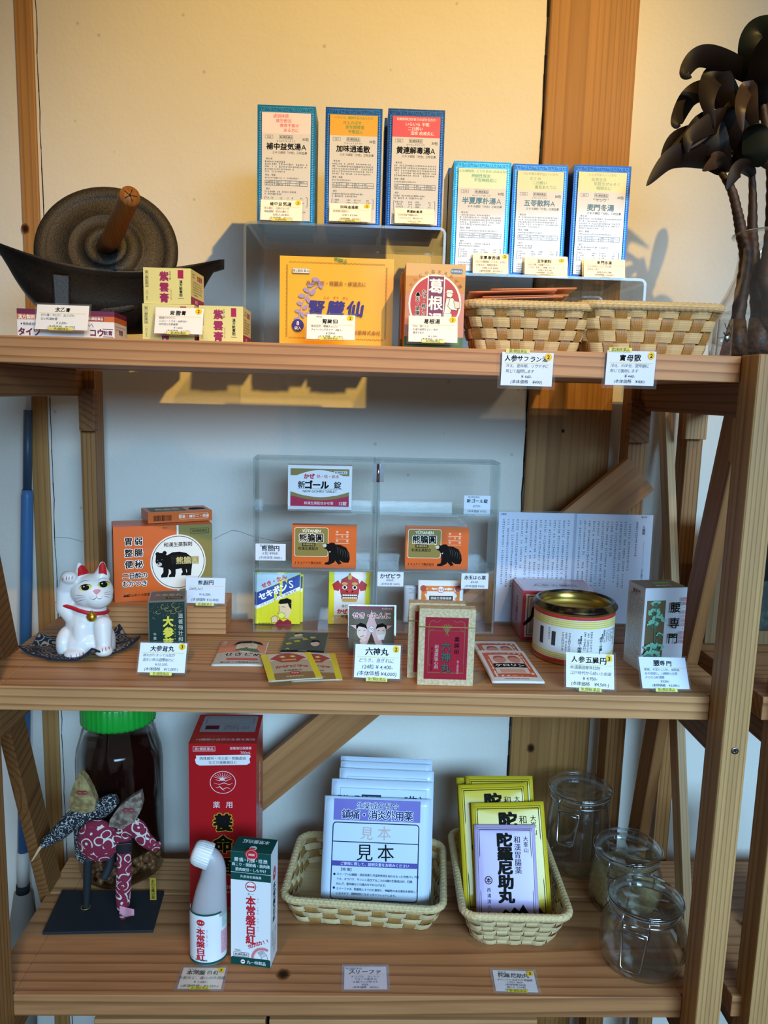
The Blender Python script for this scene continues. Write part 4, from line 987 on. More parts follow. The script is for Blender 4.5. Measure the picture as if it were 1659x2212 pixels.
# two cards hung over the front edge
card((1081, 832), (1191, 838), (1091, 760), 'price card lettered 人参サフラン湯 hung on the front edge of the top shelf', '人参サフラン湯', ['冷え、更年期、リウマチに', '煎じて服用します', '¥ 440-', '(本体価格　¥400)'], num='2', Y=YF-.002, tilt=-3, tabpos='top', tabx=.30, paper='#e6ecf4', lam=.0036, group=G1, stand=False, tsz=16)
card((1306, 831), (1411, 833), (1318, 757), 'price card lettered 實母散 hung on the front edge of the top shelf', '實母散', ['冷え、のぼせ、更年期に', '煎じて服用します', '¥ 440-', '(本体価格　¥400)'], num='2', Y=YF-.002, tilt=-3, tabpos='top', tabx=.26, paper='#e6ecf4', lam=.0036, group=G1, stand=False, tsz=18)

# ---- glass vase with dark-leaved cuttings
VY = 1.01; vc = atY(1668, 640, VY); 
def vr(px): return abs(atY(px, 640, VY).x - vc.x)
def vz(py): return atY(1600, py, VY).z - ZT
vase = empty('glass_vase', (vc.x, VY, ZT+.0003), 'clear glass vase holding dark-leaved plant cuttings at the right end of the top shelf', 'vase')
GL2 = clear('vase_glass', tint=(.985, .99, .99), edge=(.70, .74, .74), gloss=1.6, haze=.012)
prof = [(0, .0), (vr(1552), .001), (vr(1549), vz(745)), (vr(1552), vz(700)), (vr(1558), vz(668)), (vr(1572), vz(640)), (vr(1588), vz(600)), (vr(1593), vz(560)), (vr(1592), vz(530)), (vr(1586), vz(515)), (vr(1578), vz(508)), (vr(1580), vz(504)), (vr(1588), vz(510)), (vr(1595), vz(530)), (vr(1596), vz(560)), (vr(1591), vz(602)), (vr(1576), vz(642)), (vr(1562), vz(670)), (vr(1557), vz(700)), (vr(1555), vz(743)), (0, .004)]
mb = MB(); mb.lathe(prof, GL2, 64); mb.obj('vase_body', vase)
mb = MB(); rv = vr(1581); zv = vz(507); mb.tube([(rv*math.cos(R(i*5)), rv*math.sin(R(i*5)), zv) for i in range(72)], .0022, ACRE, 8, closed=True); mb.obj('rolled_lip', vase)
mb = MB(); mb.lathe([(0, .0045), (vr(1555.5), .0046), (vr(1558), vz(698)), (vr(1563), vz(676)), (0, vz(676))], clear('vase_water', tint=(.97, .985, .98), edge=(.8, .86, .86), gloss=.9, ior=1.33), 48); mb.obj('water', vase)
BARK = speckle('cane_bark', '#24160f', '#42291c', 90, rough=.6, bump=.7, bdist=.001, lo=.35, hi=.7)
ROOT = speckle('root_skin', '#2e1a10', '#5c3a22', 160, rough=.5, bump=.9, bdist=.001)
LEAF = speckle('dark_leaf', '#0e0907', '#1b110d', 14, rough=.5, bump=.2, bdist=.0012, lo=.35, hi=.7)
LEAFG = speckle('green_dark_leaf', '#0f140f', '#1b231d', 14, rough=.45, bump=.2, bdist=.0012, lo=.35, hi=.7)
LEAFB = speckle('brown_leaf', '#241a13', '#3e2e22', 14, rough=.4, bump=.12, bdist=.0012, lo=.35, hi=.7)
for _m in (LEAF, LEAFG, LEAFB): _m.node_tree.nodes['Principled BSDF'].inputs['Specular IOR Level'].default_value = .22
def smooth(pts, n):
    P = [pts[0]]+list(pts)+[pts[-1]]; out = []
    for i in range(1, len(P)-2):
        for k in range(n):
            t = k/n; a, b, c, d = P[i-1], P[i], P[i+1], P[i+2]
            out.append(tuple(.5*((2*b[j])+(-a[j]+c[j])*t+(2*a[j]-5*b[j]+4*c[j]-d[j])*t*t+(-a[j]+3*b[j]-3*c[j]+d[j])*t**3) for j in range(len(b))))
    out.append(tuple(P[-2])); return out
def cane(pxs, label, leaves, y0=0.0, root=True):
    """pxs: list of (px, py, dY, radius_px)"""
    pts = [atY(x, y, VY+dy) for x, y, dy, r in pxs]; pts[0].z = ZT+.012 if root else pts[0].z
    rt_ = empty('plant_cutting', pts[0], label, 'plant', 'dark-leaved cuttings in the vase'); inv = rt_.matrix_world.inverted()
    dense = smooth([(*p, r_[3]*VY/F_PX) for p, r_ in zip(pts, pxs)], 10)
    rad = [d[3]*(1+.07*math.sin(i*2.1)) for i, d in enumerate(dense)]
    mb = MB(); mb.tube([inv @ V(d[:3]) for d in dense], rad, BARK, 14); mb.obj('stem', rt_)
    if root:
        mb = MB(); b = pts[0]; rr2 = random.Random(label)
        top = dense[7]; mb.tube([inv @ V((b.x, b.y, ZT+.0062)), inv @ V(((b.x+top[0])/2, (b.y+top[1])/2, (b.z+top[2])/2)), inv @ V(top[:3])], [dense[0][3]*1.9, dense[0][3]*1.5, dense[0][3]*1.1], ROOT, 14)
        for q in range(9):
            a = rr2.uniform(0, 6.28); l = rr2.uniform(.008, .016); s = V((b.x, b.y, ZT+rr2.uniform(.008, .03)))
            mb.tube([inv @ s, inv @ (s+V((math.cos(a)*l, math.sin(a)*l*.6, rr2.uniform(-.002, .006)))), inv @ (s+V((math.cos(a+.5)*l*1.5, math.sin(a)*l*.7, rr2.uniform(-.001, .004))))], [.0006, .0005, .0003], ROOT, 5)
        mb.obj('roots', rt_)
    for lf in leaves:
        m = {'d': LEAF, 'g': LEAFG, 'b': LEAFB}[lf[0]]; W = lf[1]*VY/F_PX; tw = lf[2]; line = lf[3]
        C = smooth([tuple(atY(x, y, VY+dy)) for x, y, dy in line], 8); C = [V(c) for c in C]; n = len(C)
        vs = []; fs = []; K = 7; prev = None; nrm_ = []
        for i, c in enumerate(C):
            t = (C[min(i+1, n-1)]-C[max(i-1, 0)]).normalized(); view = (c-C0).normalized()
            side = t.cross(view); side = side.normalized() if side.length > 1e-6 else V((1, 0, 0))
            if prev and side.dot(prev) < 0: side = -side
            prev = side; f_ = i/(n-1); wd = W*.72*max(.02, max(0, math.sin(math.pi*(.07+.93*f_)))**.85 + .14*(1-f_))
            nn = side.cross(t)
            sd = side*math.cos(R(tw)) + nn*math.sin(R(tw)); n2 = sd.cross(t)
            for k in range(K):
                u = k/(K-1)*2-1; vs.append(inv @ (c + sd*(u*wd/2) + n2*(u*u*wd*.07)))
        for i in range(n-1):
            for k in range(K-1): fs.append((i*K+k, i*K+k+1, (i+1)*K+k+1, (i+1)*K+k))
        mb = MB(); mb.add(vs, fs, m, True); o = mb.obj('leaf', rt_)
        sm = o.modifiers.new('thickness', 'SOLIDIFY'); sm.thickness = .0008; sm.offset = 0; es = o.modifiers.new('crisp edge', 'EDGE_SPLIT'); es.split_angle = R(50)
cane([(1586, 757, -.02, 15), (1598, 660, -.01, 14), (1612, 560, .0, 14), (1601, 500, .0, 12), (1592, 455, .0, 10), (1580, 410, .0, 9), (1556, 370, .0, 6)],
     'plant cutting with the leftmost leaning stem in the glass vase', [
 ('d', 62, 10, [(1560, 372, 0), (1530, 345, -.01), (1480, 335, -.03), (1440, 350, -.04), (1396, 402, -.05)]),
 ('b', 40, 25, [(1572, 372, 0), (1552, 345, -.02), (1540, 352, -.03), (1517, 369, -.04)]),
 ('d', 70, -15, [(1570, 365, 0), (1552, 320, -.02), (1528, 270, -.02), (1490, 300, -.03), (1430, 345, -.035)]),
 ('d', 58, 20, [(1572, 362, .0), (1556, 300, .02), (1520, 290, .02), (1460, 300, .0), (1427, 345, -.02)]),
 ('d', 66, 10, [(1580, 370, .01), (1600, 330, .0), (1640, 330, -.01), (1668, 370, -.02)])])
cane([(1640, 757, .0, 16), (1636, 650, .005, 15), (1627, 560, .01, 14), (1625, 500, .01, 11), (1626, 420, .01, 8), (1622, 350, .01, 6)],
     'plant cutting with the middle upright stem in the glass vase', [
 ('d', 62, 5, [(1624, 355, .01), (1610, 330, -.01), (1596, 290, -.02), (1566, 262, -.02), (1535, 268, -.03), (1490, 297, -.04), (1486, 330, -.04)]),
 ('d', 60, 0, [(1622, 352, .01), (1600, 270, .0), (1555, 172, -.01), (1536, 176, -.02), (1528, 220, -.03), (1544, 275, -.03)]),
 ('d', 56, 15, [(1618, 330, .02), (1585, 245, .03), (1530, 200, .02), (1490, 210, .02), (1462, 262, .0), (1470, 272, .0)]),
 ('b', 40, 10, [(1634, 300, -.02), (1622, 240, -.03), (1616, 190, -.03), (1600, 230, -.05), (1604, 285, -.05)]),
 ('g', 70, 5, [(1626, 360, -.02), (1634, 330, -.03), (1632, 285, -.03), (1630, 268, -.04)]),
 ('d', 44, 20, [(1626, 380, 0), (1608, 362, -.02), (1590, 372, -.03), (1570, 410, -.03)])])
cane([(1672, 757, .01, 16), (1660, 640, -.02, 15), (1652, 600, -.02, 14), (1664, 520, .0, 13), (1668, 420, .0, 12), (1664, 330, .0, 10), (1650, 240, .0, 8), (1640, 185, .0, 6)],
     'plant cutting with the tallest leaves at the right edge of the glass vase', [
 ('d', 54, 10, [(1640, 190, .0), (1620, 165, -.01), (1580, 140, -.02), (1530, 122, -.03), (1500, 128, -.04), (1480, 158, -.05), (1494, 168, -.05)]),
 ('g', 62, 5, [(1640, 186, .0), (1626, 150, -.02), (1622, 104, -.03), (1634, 66, -.03), (1672, 54, -.04), (1712, 80, -.04)]),
 ('d', 60, 0, [(1645, 230, .0), (1640, 180, -.03), (1652, 110, -.05), (1664, 70, -.06)]),
 ('d', 62, 20, [(1650, 250, .0), (1620, 230, .01), (1585, 235, .0), (1548, 262, -.01)]),
 ('b', 50, 10, [(1655, 260, .0), (1672, 170, .01), (1700, 110, .0)]),
 ('d', 64, -10, [(1652, 300, .0), (1636, 300, .02), (1610, 290, .02), (1580, 320, .0), (1560, 350, .0)]),
 ('d', 60, 10, [(1655, 330, .0), (1690, 300, .0), (1720, 330, .0)])])
# small printed glass vial standing by the basket
vp = atY(1566, 720, .945); vial = empty('glass_vial', (vp.x, .945, ZT+.0003), 'small clear glass tube with black printed marks between basket and vase', 'glass tube')
mb = MB(); r_ = 16*.945/F_PX; hh = atY(1566, 690, .945).z-ZT
mb.lathe([(0, 0), (r_, .0005), (r_, hh), (r_*.93, hh), (r_*.93, .004), (0, .004)], GL2, 32); mb.obj('tube_wall', vial)
mb = MB()
def cylmap(rad, z0, z1, a0, a1):
    return lambda a, b: (V((rad*math.sin(R(a0+(a1-a0)*a)), -rad*math.cos(R(a0+(a1-a0)*a)), z1+(z0-z1)*b)), V((math.sin(R(a0+(a1-a0)*a)), -math.cos(R(a0+(a1-a0)*a)), 0)))
f = Face(mb, 100, 100, mapf=cylmap(r_*1.002, .0, hh, -80, 80), tess=4)
f.line([(30, 12), (40, 26), (52, 16), (62, 28), (70, 14)], 3, '#1b1916'); f.line([(28, 34), (40, 44), (56, 36), (66, 46)], 4, '#1b1916'); f.line([(34, 50), (46, 58), (60, 52)], 3, '#1b1916'); f.line([(66, 32), (78, 44), (72, 54)], 2, '#1b1916')
mb.obj('printed_marks', vial)
# ================================================================== middle shelf
# ---- helper: flat sachets / packets, lying or leaning, with a soft pillow
def packet(M, w_, h_, lying, name, label, cat_, design, col='#e8e2d6', bulge=.0028, thick=.0022, group=None, W=100, H=None, rough=.38, crimp=True, wave=0.0):
    H = H or W*h_/w_
    def hgt(a, b):
        e = max(0, math.sin(math.pi*min(1, max(0, a)))*math.sin(math.pi*min(1, max(0, b))))
        return bulge*e**.6 + wave*math.sin(a*7+b*3)*.5
    def P(a, b, off=0):     # a right, b down
        q = hgt(a, b)+off
        return V((w_*a, h_*(1-b), thick+q)) if lying else V((w_*a, -thick-q, h_*(1-b)))
    nn = V((0, 0, 1)) if lying else V((0, -1, 0))
    mb = MB(); mb.grid((lambda u, v: P(u, 1-v)), 14, 14, ink(col, rough, 0, .25), thick=thick)
    f = Face(mb, W, H, mapf=lambda a, b: (P(a, b), nn), tess=8, base=.00025)
    design(f, W, H)
    return tag(mb.obj(name, M=M), label, cat_, group)
def tess_poly(f, pts, c): f.poly(pts, c)

# ---- wooden block and the orange bear boxes
blk0 = atZ(226, 1371, ZM); blk1 = atZ(488, 1371, ZM); Mb = frame_of(blk0, blk1-blk0); bw = (blk1-blk0).length; bh = onplane(Mb, 488, 1311)[1]
ZBK = ZM+.0002+bh
mb = MB(); mb.box(-bw/2, bw/2, -.04, .04, -bh/2, bh/2, W_SHELF)
blk = mb.obj('wooden_block', M=Mb @ Matrix.Translation((bw/2, .04, bh/2+.0002)), bevel=.0015); tag(blk, 'square-cut wooden block under the large orange bear box', 'block')
def halo(f, t, x, y, s, w_=.02, c='#17130f', hc='#f6f0e6', **k): f.text(t, x, y, s, hc, w_+.075, **k); f.text(t, x, y, s, c, w_, **k)
def bear_walk(f, cx, cy, s, flip=1):
    K = '#141210'
    q = lambda pts: [(cx+flip*x*s, cy+y*s) for x, y in pts]
    # trunk with high shoulder, four legs, head low at the front
    f.poly(q([(-30, -20), (-16, -27), (2, -28), (20, -24), (32, -14), (36, 2), (34, 18), (24, 20), (8, 16), (-8, 18), (-22, 20), (-34, 8), (-38, -6)]), K)
    f.poly(q([(-58, -22), (-50, -27), (-40, -26), (-30, -20), (-24, -6), (-30, 8), (-42, 12), (-54, 8), (-60, -4)]), K)
    f.ell(cx-flip*54*s, cy-24*s, 5.5*s, 5.5*s, K, 14); f.ell(cx-flip*36*s, cy-26*s, 5.5*s, 5.5*s, K, 14)
    f.poly(q([(-40, 4), (-26, 8), (-26, 26), (-30, 38), (-46, 38), (-46, 32), (-40, 24)]), K)
    f.poly(q([(-22, 10), (-8, 10), (-8, 28), (-10, 38), (-26, 38), (-26, 33), (-20, 28)]), K)
    f.poly(q([(18, 10), (35, 6), (33, 26), (32, 36), (18, 36), (18, 31), (22, 26)]), K)
    f.poly(q([(6, 12), (18, 12), (20, 28), (18, 35), (6, 35), (7, 30), (10, 26)]), K)
    G = '#8c877e'
    f.ell(cx-flip*50*s, cy+3*s, 7*s, 5*s, '#c9c2b4', 16); f.ell(cx-flip*52*s, cy+1*s, 2.6*s, 2*s, K, 10)
    f.ell(cx-flip*54*s, cy-8*s, 1.3*s, 1.3*s, G, 8); f.ell(cx-flip*43*s, cy-9*s, 1.3*s, 1.3*s, G, 8)
    for i in range(12): x = -20+i*4.6; f.line(q([(x, -20+abs(i-4)*.6), (x+3, -8), (x+2, 4)]), .8*s, '#4a4640', taper=True)
a = atZ(248, 1301, ZBK); b = atZ(459, 1287, ZBK); Mx = frame_of(a, b-a); w_ = (b-a).length; h_ = onplane(Mx, 247, 1139)[1]; dp = .055
mb = MB(); ORA = ink('#d9620e', .42, 0, .2); OLV = ink('#8b7a35', .42, 0, .2); mb.box(0, w_, 0, dp, 0, h_, ORA)
f = front(mb, w_, h_, 620, 470)
f.rect(392, 0, 12, 470, '#efe8da'); f.rect(404, 0, 216, 470, OLV)
f.ell(400, 236, 177, 177, '#efe9dc', 56); f.ring(400, 236, 166, 166, 4, '#3b352b', 56)
f.text('和漢生薬製剤', 400, 122, 31, '#28231d', .02, sp=.98)
bear_walk(f, 402, 238, 2.45)
f.text('熊膽圓', 458, 226, 50, '#141210', .06, sp=.98); f.text('熊膽圓', 458, 226, 50, '#d7c27a', .02, sp=.98)
for i, t in enumerate(('胃弱', '整腸', '便秘')): halo(f, t, 122, 92+i*72, 52, .03, sp=1.18)
halo(f, '二日酔の', 128, 308, 41, .025, sp=.95); halo(f, 'むかつき', 126, 358, 41, .025, sp=.95)
f.poly([(52, 440), (62, 424), (70, 434), (78, 424), (88, 440)], '#2a2118'); f.text('富山めぐみ製薬株式会社', 190, 432, 20, '#2a2118', .012)
f.frame(480, 22, 118, 34, 2.5, '#4b4120'); f.text('第3類医薬品', 539, 39, 18, '#4b4120', .012); f.text('開封口', 318, 14, 11, '#7a3010', .01)
g = left(mb, dp, h_, 160, 470); g.fine(40, 90, 90, 26, 12, 8, '#8e3a12'); g.text('熊膽圓', 80, 46, 30, '#4a2410', .02)
tag(mb.obj('medicine_box', M=Mx, bevel=.0010), 'large orange and olive medicine box with a black bear, standing on the wooden block', 'medicine box')
ZBX = ZBK+h_+.0006
a = atZ(320, 1131, ZBX); b = atZ(458, 1124, ZBX); Mx = frame_of(a, b-a); w_ = (b-a).length; h2 = onplane(Mx, 320, 1108)[1]; dp = .052
mb = MB(); mb.box(0, w_, 0, dp, 0, h2, ORA)
f = front(mb, w_, h2, 138, 24)
rr = random.Random(5); x = 12
while x < 50: q = rr.choice((.6, 1, 1.6)); f.rect(x, 7, q, 13, '#1a1511'); x += q+rr.choice((.7, 1.1))
f.rrect(66, 5, 64, 13, 3, '#e8c9a4'); f.rrect(67, 6, 62, 11, 3, '#d9620e'); f.text('便秘・二日酔・胃弱', 98, 11.5, 7.4, '#f4ead8', .02, rot=180)
g = top(mb, w_, dp, h2, 138, 60); g.rrect(8, 8, 78, 44, 4, '#5d5228'); g.text('熊膽圓', 48, 30, 18, '#d9cfae', .02); g.poly([(92, 40), (98, 24), (112, 20), (128, 26), (130, 44), (120, 40), (108, 44), (100, 46)], '#141210')
tag(mb.obj('medicine_box', M=Mx, bevel=.0008), 'small orange box lying flat on top of the large orange bear box', 'medicine box')
card((400, 1302), (485, 1304), (405, 1247), 'price card lettered 熊胆円 on the wooden block beside the bear box', '熊胆円', ['200包入り', '¥16,500-', '(本体価格 ¥15,000)'], z=ZBK+.0004, group='price cards on the middle shelf', tilt=12, paper='#dfe3ea')

# ---- dark green and gold box with its card
a = atZ(322, 1438, ZM); b = atZ(403, 1434, ZM); Mx = frame_of(a, b-a); w_ = (b-a).length; h_ = onplane(Mx, 319, 1299)[1]; dp = .050
mb = MB(); mb.box(0, w_, 0, dp, 0.0002, h_, ink('#8f8a72', .30, .6))
f = front(mb, w_, h_, 82, 138); f.rect(2, 3, 77, 132, ink('#16302c', .34, 0, .4))
GO = ink('#b59a4a', .35, .5); 
for (cx, cy, r_) in ((36, 12, 8), (42, 18, 6), (60, 10, 9), (66, 20, 7), (22, 24, 5), (54, 24, 6)): f.ring(cx, cy, r_, r_*.7, 1.1, GO, 20, 20, 250)
for i in range(60): f.ell(random.uniform(6, 76), random.uniform(6, 44), .7, .7, GO, 6)
f.text('大参茸丸', 43, 32, 23, '#e6d23c', .05, vert=True, sp=1.02); f.text('滋養強壮和漢薬', 70, 26, 11, '#c9c4ae', .01, vert=True, sp=1.14); f.text('牛黄・鹿茸', 14, 66, 7.5, '#c9c4ae', .01, vert=True, sp=1.15); f.text('さんじょう', 58, 50, 4.4, '#e6d23c', 0, vert=True, sp=1.6)
g = top(mb, w_, dp, h_, 82, 60); g.rect(3, 3, 76, 54, ink('#3a3226', .34, .3)); g.text('大参茸丸', 42, 26, 15, '#b9a878', .02); g.rect(38, 38, 36, 11, '#2a1d14'); g.text('第3類医薬品', 56, 43.5, 5.5, '#c9c4ae', .01)
g = right(mb, w_, dp, h_, 60, 138); g.rect(3, 3, 54, 132, ink('#5a5a44', .34, .5)); g.fine(52, 30, 90, 7, 6.5, 4.4, '#2e2e24', vert=True)
tag(mb.obj('medicine_box', M=Mx, bevel=.0008), 'dark green and gold medicine box with yellow brush lettering beside the cat', 'medicine box')
G2 = 'price cards on the middle shelf'
card((296, 1452), (398, 1454), (303, 1388), 'price card lettered 大参茸丸 in front of the dark green box', '大参茸丸', ['疲れがたまって元気が', '出ない時の滋養強壮に', '¥13,200-', '(本体価格　¥12,000-)'], num='3', z=ZM+.0006, group=G2, tilt=26, paper='#eef0ee')

# ---- clear display case of two hinged halves with three tiers
ca = atZ(546, 1365, ZM); cb = atZ(1065, 1369, ZM); Mc = frame_of(ca, cb-ca); CW = (cb-ca).length; CH = onplane(Mc, 546, 989)[1]; CD = .062
case = empty('display_case', Mc, 'clear acrylic display case of two hinged halves with three tiers of packets', 'display case')
ct = .0028; xm = onplane(Mc, 813, 1180)[0]
z1 = onplane(Mc, 690, 1104)[1]; z2 = onplane(Mc, 690, 1229)[1]
def sheet(x0, x1, y0, y1, z0, z1_, name, edge=None):
    mb = MB(); mb.box(x0, x1, y0, y1, z0, z1_, ACR)
    # bright cut edges along the front
    for i, m in enumerate(mb.m): pass
    k = mb.mi(ACRE)
    dims = (x1-x0, y1-y0, z1_-z0); thin = dims.index(min(dims))
    # faces order: front,right,back,left,bottom,top
    faces_axis = [1, 0, 1, 0, 2, 2]
    for fi, ax in enumerate(faces_axis):
        if ax != thin: mb.m[fi] = k
    return mb.obj(name, case)
for (x0, x1) in ((0, xm-.0006), (xm+.0006, CW)):
    sheet(x0, x0+ct, 0, CD, .0003, CH, 'side_panel'); sheet(x1-ct, x1, 0, CD, .0003, CH, 'side_panel')
    sheet(x0+ct, x1-ct, 0, CD-ct, CH-ct, CH, 'top_panel'); sheet(x0+ct, x1-ct, 0, CD-ct, .0003, .0003+ct, 'bottom_panel'); sheet(x0+ct, x1-ct, CD-ct, CD, .0003, CH, 'back_panel')
    for zz in (z1, z2):
        sheet(x0+ct, x1-ct, .002, CD-ct, zz-ct, zz, 'tier_shelf'); sheet(x0+ct, x1-ct, .0, .002, zz-ct, zz+.006, 'tier_lip')
mb = MB(); mb.tube([(xm, -.0022, CH*.88), (xm, -.0022, CH*.98)], .0022, STEEL, 10); mb.box(xm-.008, xm+.008, -.0012, -.0002, CH*.88, CH*.98, STEEL); mb.obj('hinge', case)
def in_case(x0, x1, yt, yb, z, yl=.010): # local placement inside the case
    Mx = Mc @ Matrix.Translation((0, yl, 0)); l = onplane(Mx, x0, (yt+yb)/2)[0]; r_ = onplane(Mx, x1, (yt+yb)/2)[0]; zt = onplane(Mx, (x0+x1)/2, yt)[1]
    return Mc @ Matrix.Translation((l, yl, z+.0003)), r_-l, zt-z
# white and gold cold-tablet box
M, w_, h_ = in_case(622, 760, 1006, 1103, z1, .012); dp = .020
mb = MB(); mb.box(0, w_, 0, dp, 0, h_, '#ece9e6'); f = front(mb, w_, h_, 390, 270)
GD = '#8c7a3a'; f.rect(15, 20, 358, 42, GD); pts = [(15, 62)]
f.poly([(15, 78)]+[(15+358*i/20, 78-50*math.sin(math.pi*i/20)) for i in range(21)]+[(373, 78), (373, 100), (15, 100)], '#ece9e6')
f.rect(15, 184, 358, 66, '#b3133f')
f.poly([(15, 158)]+[(15+358*i/20, 160+36*math.sin(math.pi*i/20)) for i in range(21)]+[(373, 184)]+[(373-358*i/20, 184+28*math.sin(math.pi*i/20)) for i in range(21)], GD)
f.poly([(15, 120)]+[(15+358*i/20, 158+36*math.sin(math.pi*i/20)) for i in range(21)]+[(373, 120)], '#ece9e6')
f.rect(280, 32, 80, 18, '#ece9e6'); f.text('第2類医薬品', 320, 41, 13, '#2b2622', .02)
f.text('かぜ', 128, 66, 34, '#c3203c', .05); f.text('熱・咳・鼻水', 242, 66, 24, '#c3203c', .012, sp=.95)
f.text('新', 82, 118, 46, '#181512', .02); f.text('ゴール', 174, 118, 52, '#181512', .055, sp=.95); f.text('錠', 302, 118, 46, '#181512', .02)
f.rect(58, 142, 272, 2, '#5a544c'); f.text('NEW GOHRU TABLET', 194, 157, 22, '#3c372f', .008, sp=.96)
f.text('和漢生薬配合かぜ薬', 188, 230, 20, '#f0dfe0', .015); f.text('12錠', 334, 230, 26, '#f0dfe0', .02)
tag(mb.obj('medicine_box', M=M, bevel=.0006), 'white and gold cold-tablet box on the top tier of the display case', 'medicine box')
# two piles of orange bear boxes
def yutanen(x0, x1, yt, yb, yl, lab, dx=0):
    M, w_, h_ = in_case(x0, x1, yt, yb, z2, yl); dp = .0125
    mb = MB(); mb.box(0, w_, 0, dp, 0, h_, ORA); f = front(mb, w_, h_, 400, 260)
    f.rrect(14, 14, 210, 178, 14, '#efe6d2'); f.rrect(17, 17, 204, 172, 12, OLV)
    f.text('YŪTANEN', 118, 35, 26, '#efe6d2', .03, sp=.95); f.text('熊膽圓', 118, 78, 52, '#efe6d2', .10, sp=.98, jit=.03); f.text('熊膽圓', 118, 78, 52, '#15110d', .03, sp=.98)
    f.rect(62, 108, 82, 20, '#2c2616'); f.text('第3類医薬品', 103, 118, 13, '#b0a268', .02); f.text('和漢生薬配合', 100, 142, 21, '#2c2616', .02)
    for i, t in enumerate(('便秘', '二日酔', '胃弱')): f.text(t[0], 278, 40+i*27, 15, '#f4e4cc', .01); f.text(t[-1], 342, 40+i*27, 15, '#f4e4cc', .01); f.rect(268, 54+i*27, 84, 2, '#f4e4cc')
    f.text('日', 310, 67, 15, '#f4e4cc', .01)
    K = '#131110'
    f.poly([(188, 120), (206, 112), (226, 112), (242, 104), (262, 106), (268, 116), (300, 118), (336, 134), (356, 168), (360, 204), (352, 226), (322, 226), (300, 214), (272, 208), (262, 226), (230, 240), (204, 238), (204, 228), (226, 222), (230, 200), (228, 168), (216, 146), (200, 140)], K)
    f.poly([(186, 118), (206, 112), (216, 120), (208, 134), (196, 134)], '#c9c2b4'); f.poly([(228, 160), (240, 156), (236, 166)], '#d9d4c8'); f.poly([(262, 206), (288, 204), (310, 232), (290, 238)], K)
    for i in range(5): f.line([(276+i*16, 128+i*6), (286+i*16, 148+i*6), (284+i*15, 172+i*6)], 2.2, '#5a564e', taper=True)
    f.text('i', 22, 228, 24, '#3a1d0c', .03, skew=.3); f.text('キョクトウ株式会社', 108, 229, 17, '#3a1d0c', .012)
    return tag(mb.obj('medicine_box', M=M, bevel=.0005), lab, 'medicine box', 'small orange bear boxes stacked in the display case')
for i in range(4):
    o = ('front', 'second', 'third', 'last')[i]
    yutanen(631+i*.0, 770-i*.3, 1135-i*.0, 1226, .006+i*.0129, f'small orange bear box, {o} in the row on the left half of the case')
    yutanen(876, 1012, 1139, 1229, .006+i*.0129, f'small orange bear box, {o} in the row on the right half of the case')
# price notes taped inside the case
def note(x0, x1, yt, yb, title, rows, lab, yl, small='第2類医薬品'):
    Mx = Mc @ Matrix.Translation((0, yl, 0)); l, zt = onplane(Mx, x0, yt); r_, zb = onplane(Mx, x1, yb); M = Mc @ Matrix.Translation((l, yl, zb)); w_, h_ = r_-l, zt-zb
    mb = MB(); mb.box(0, w_, -.0004, 0, 0, h_, '#dfe3ea'); H = 100*h_/w_; f = Face(mb, 100, H, o=(0, -.0004, h_), u=(w_, 0, 0), d=(0, 0, -h_))
    if small: f.text(small, 36, 6, 8, '#46464c', .0, jit=.05)
    f.text(title, 50, H*.28, 20 if len(title) < 5 else 16, '#17150f', .025, jit=.06); n = len(rows)
    for i, t in enumerate(rows): f.text(t, 50, H*(.56+i*.27), 13 if i == 0 else 10.5, '#4a4a55', .004, jit=.08, skew=.1)
    tag(mb.obj('price_note', M=M), lab, 'price note', 'small price notes in the display case')
note(552, 617, 1174, 1211, '熊胆円', ['6包 ¥968-', '(本体価格 ¥880-)'], 'price note lettered 熊胆円 beside the left orange bear boxes', .0045)
note(1003, 1058, 1070, 1112, '新ゴール錠', ['¥770-', '(本体価格 ¥700)'], 'price note lettered 新ゴール錠 at the upper right of the case', .004)
note(815, 871, 1235, 1267, 'かぜピラ', ['¥440-', '(本体価格 ¥400)'], 'price note lettered かぜピラ under the middle tier of the case', .0045, None)
note(997, 1054, 1238, 1272, '赤玉はら薬', ['¥440-', '(本体価格 ¥400)'], 'price note lettered 赤玉はら薬 at the lower right of the case', .0045, None)
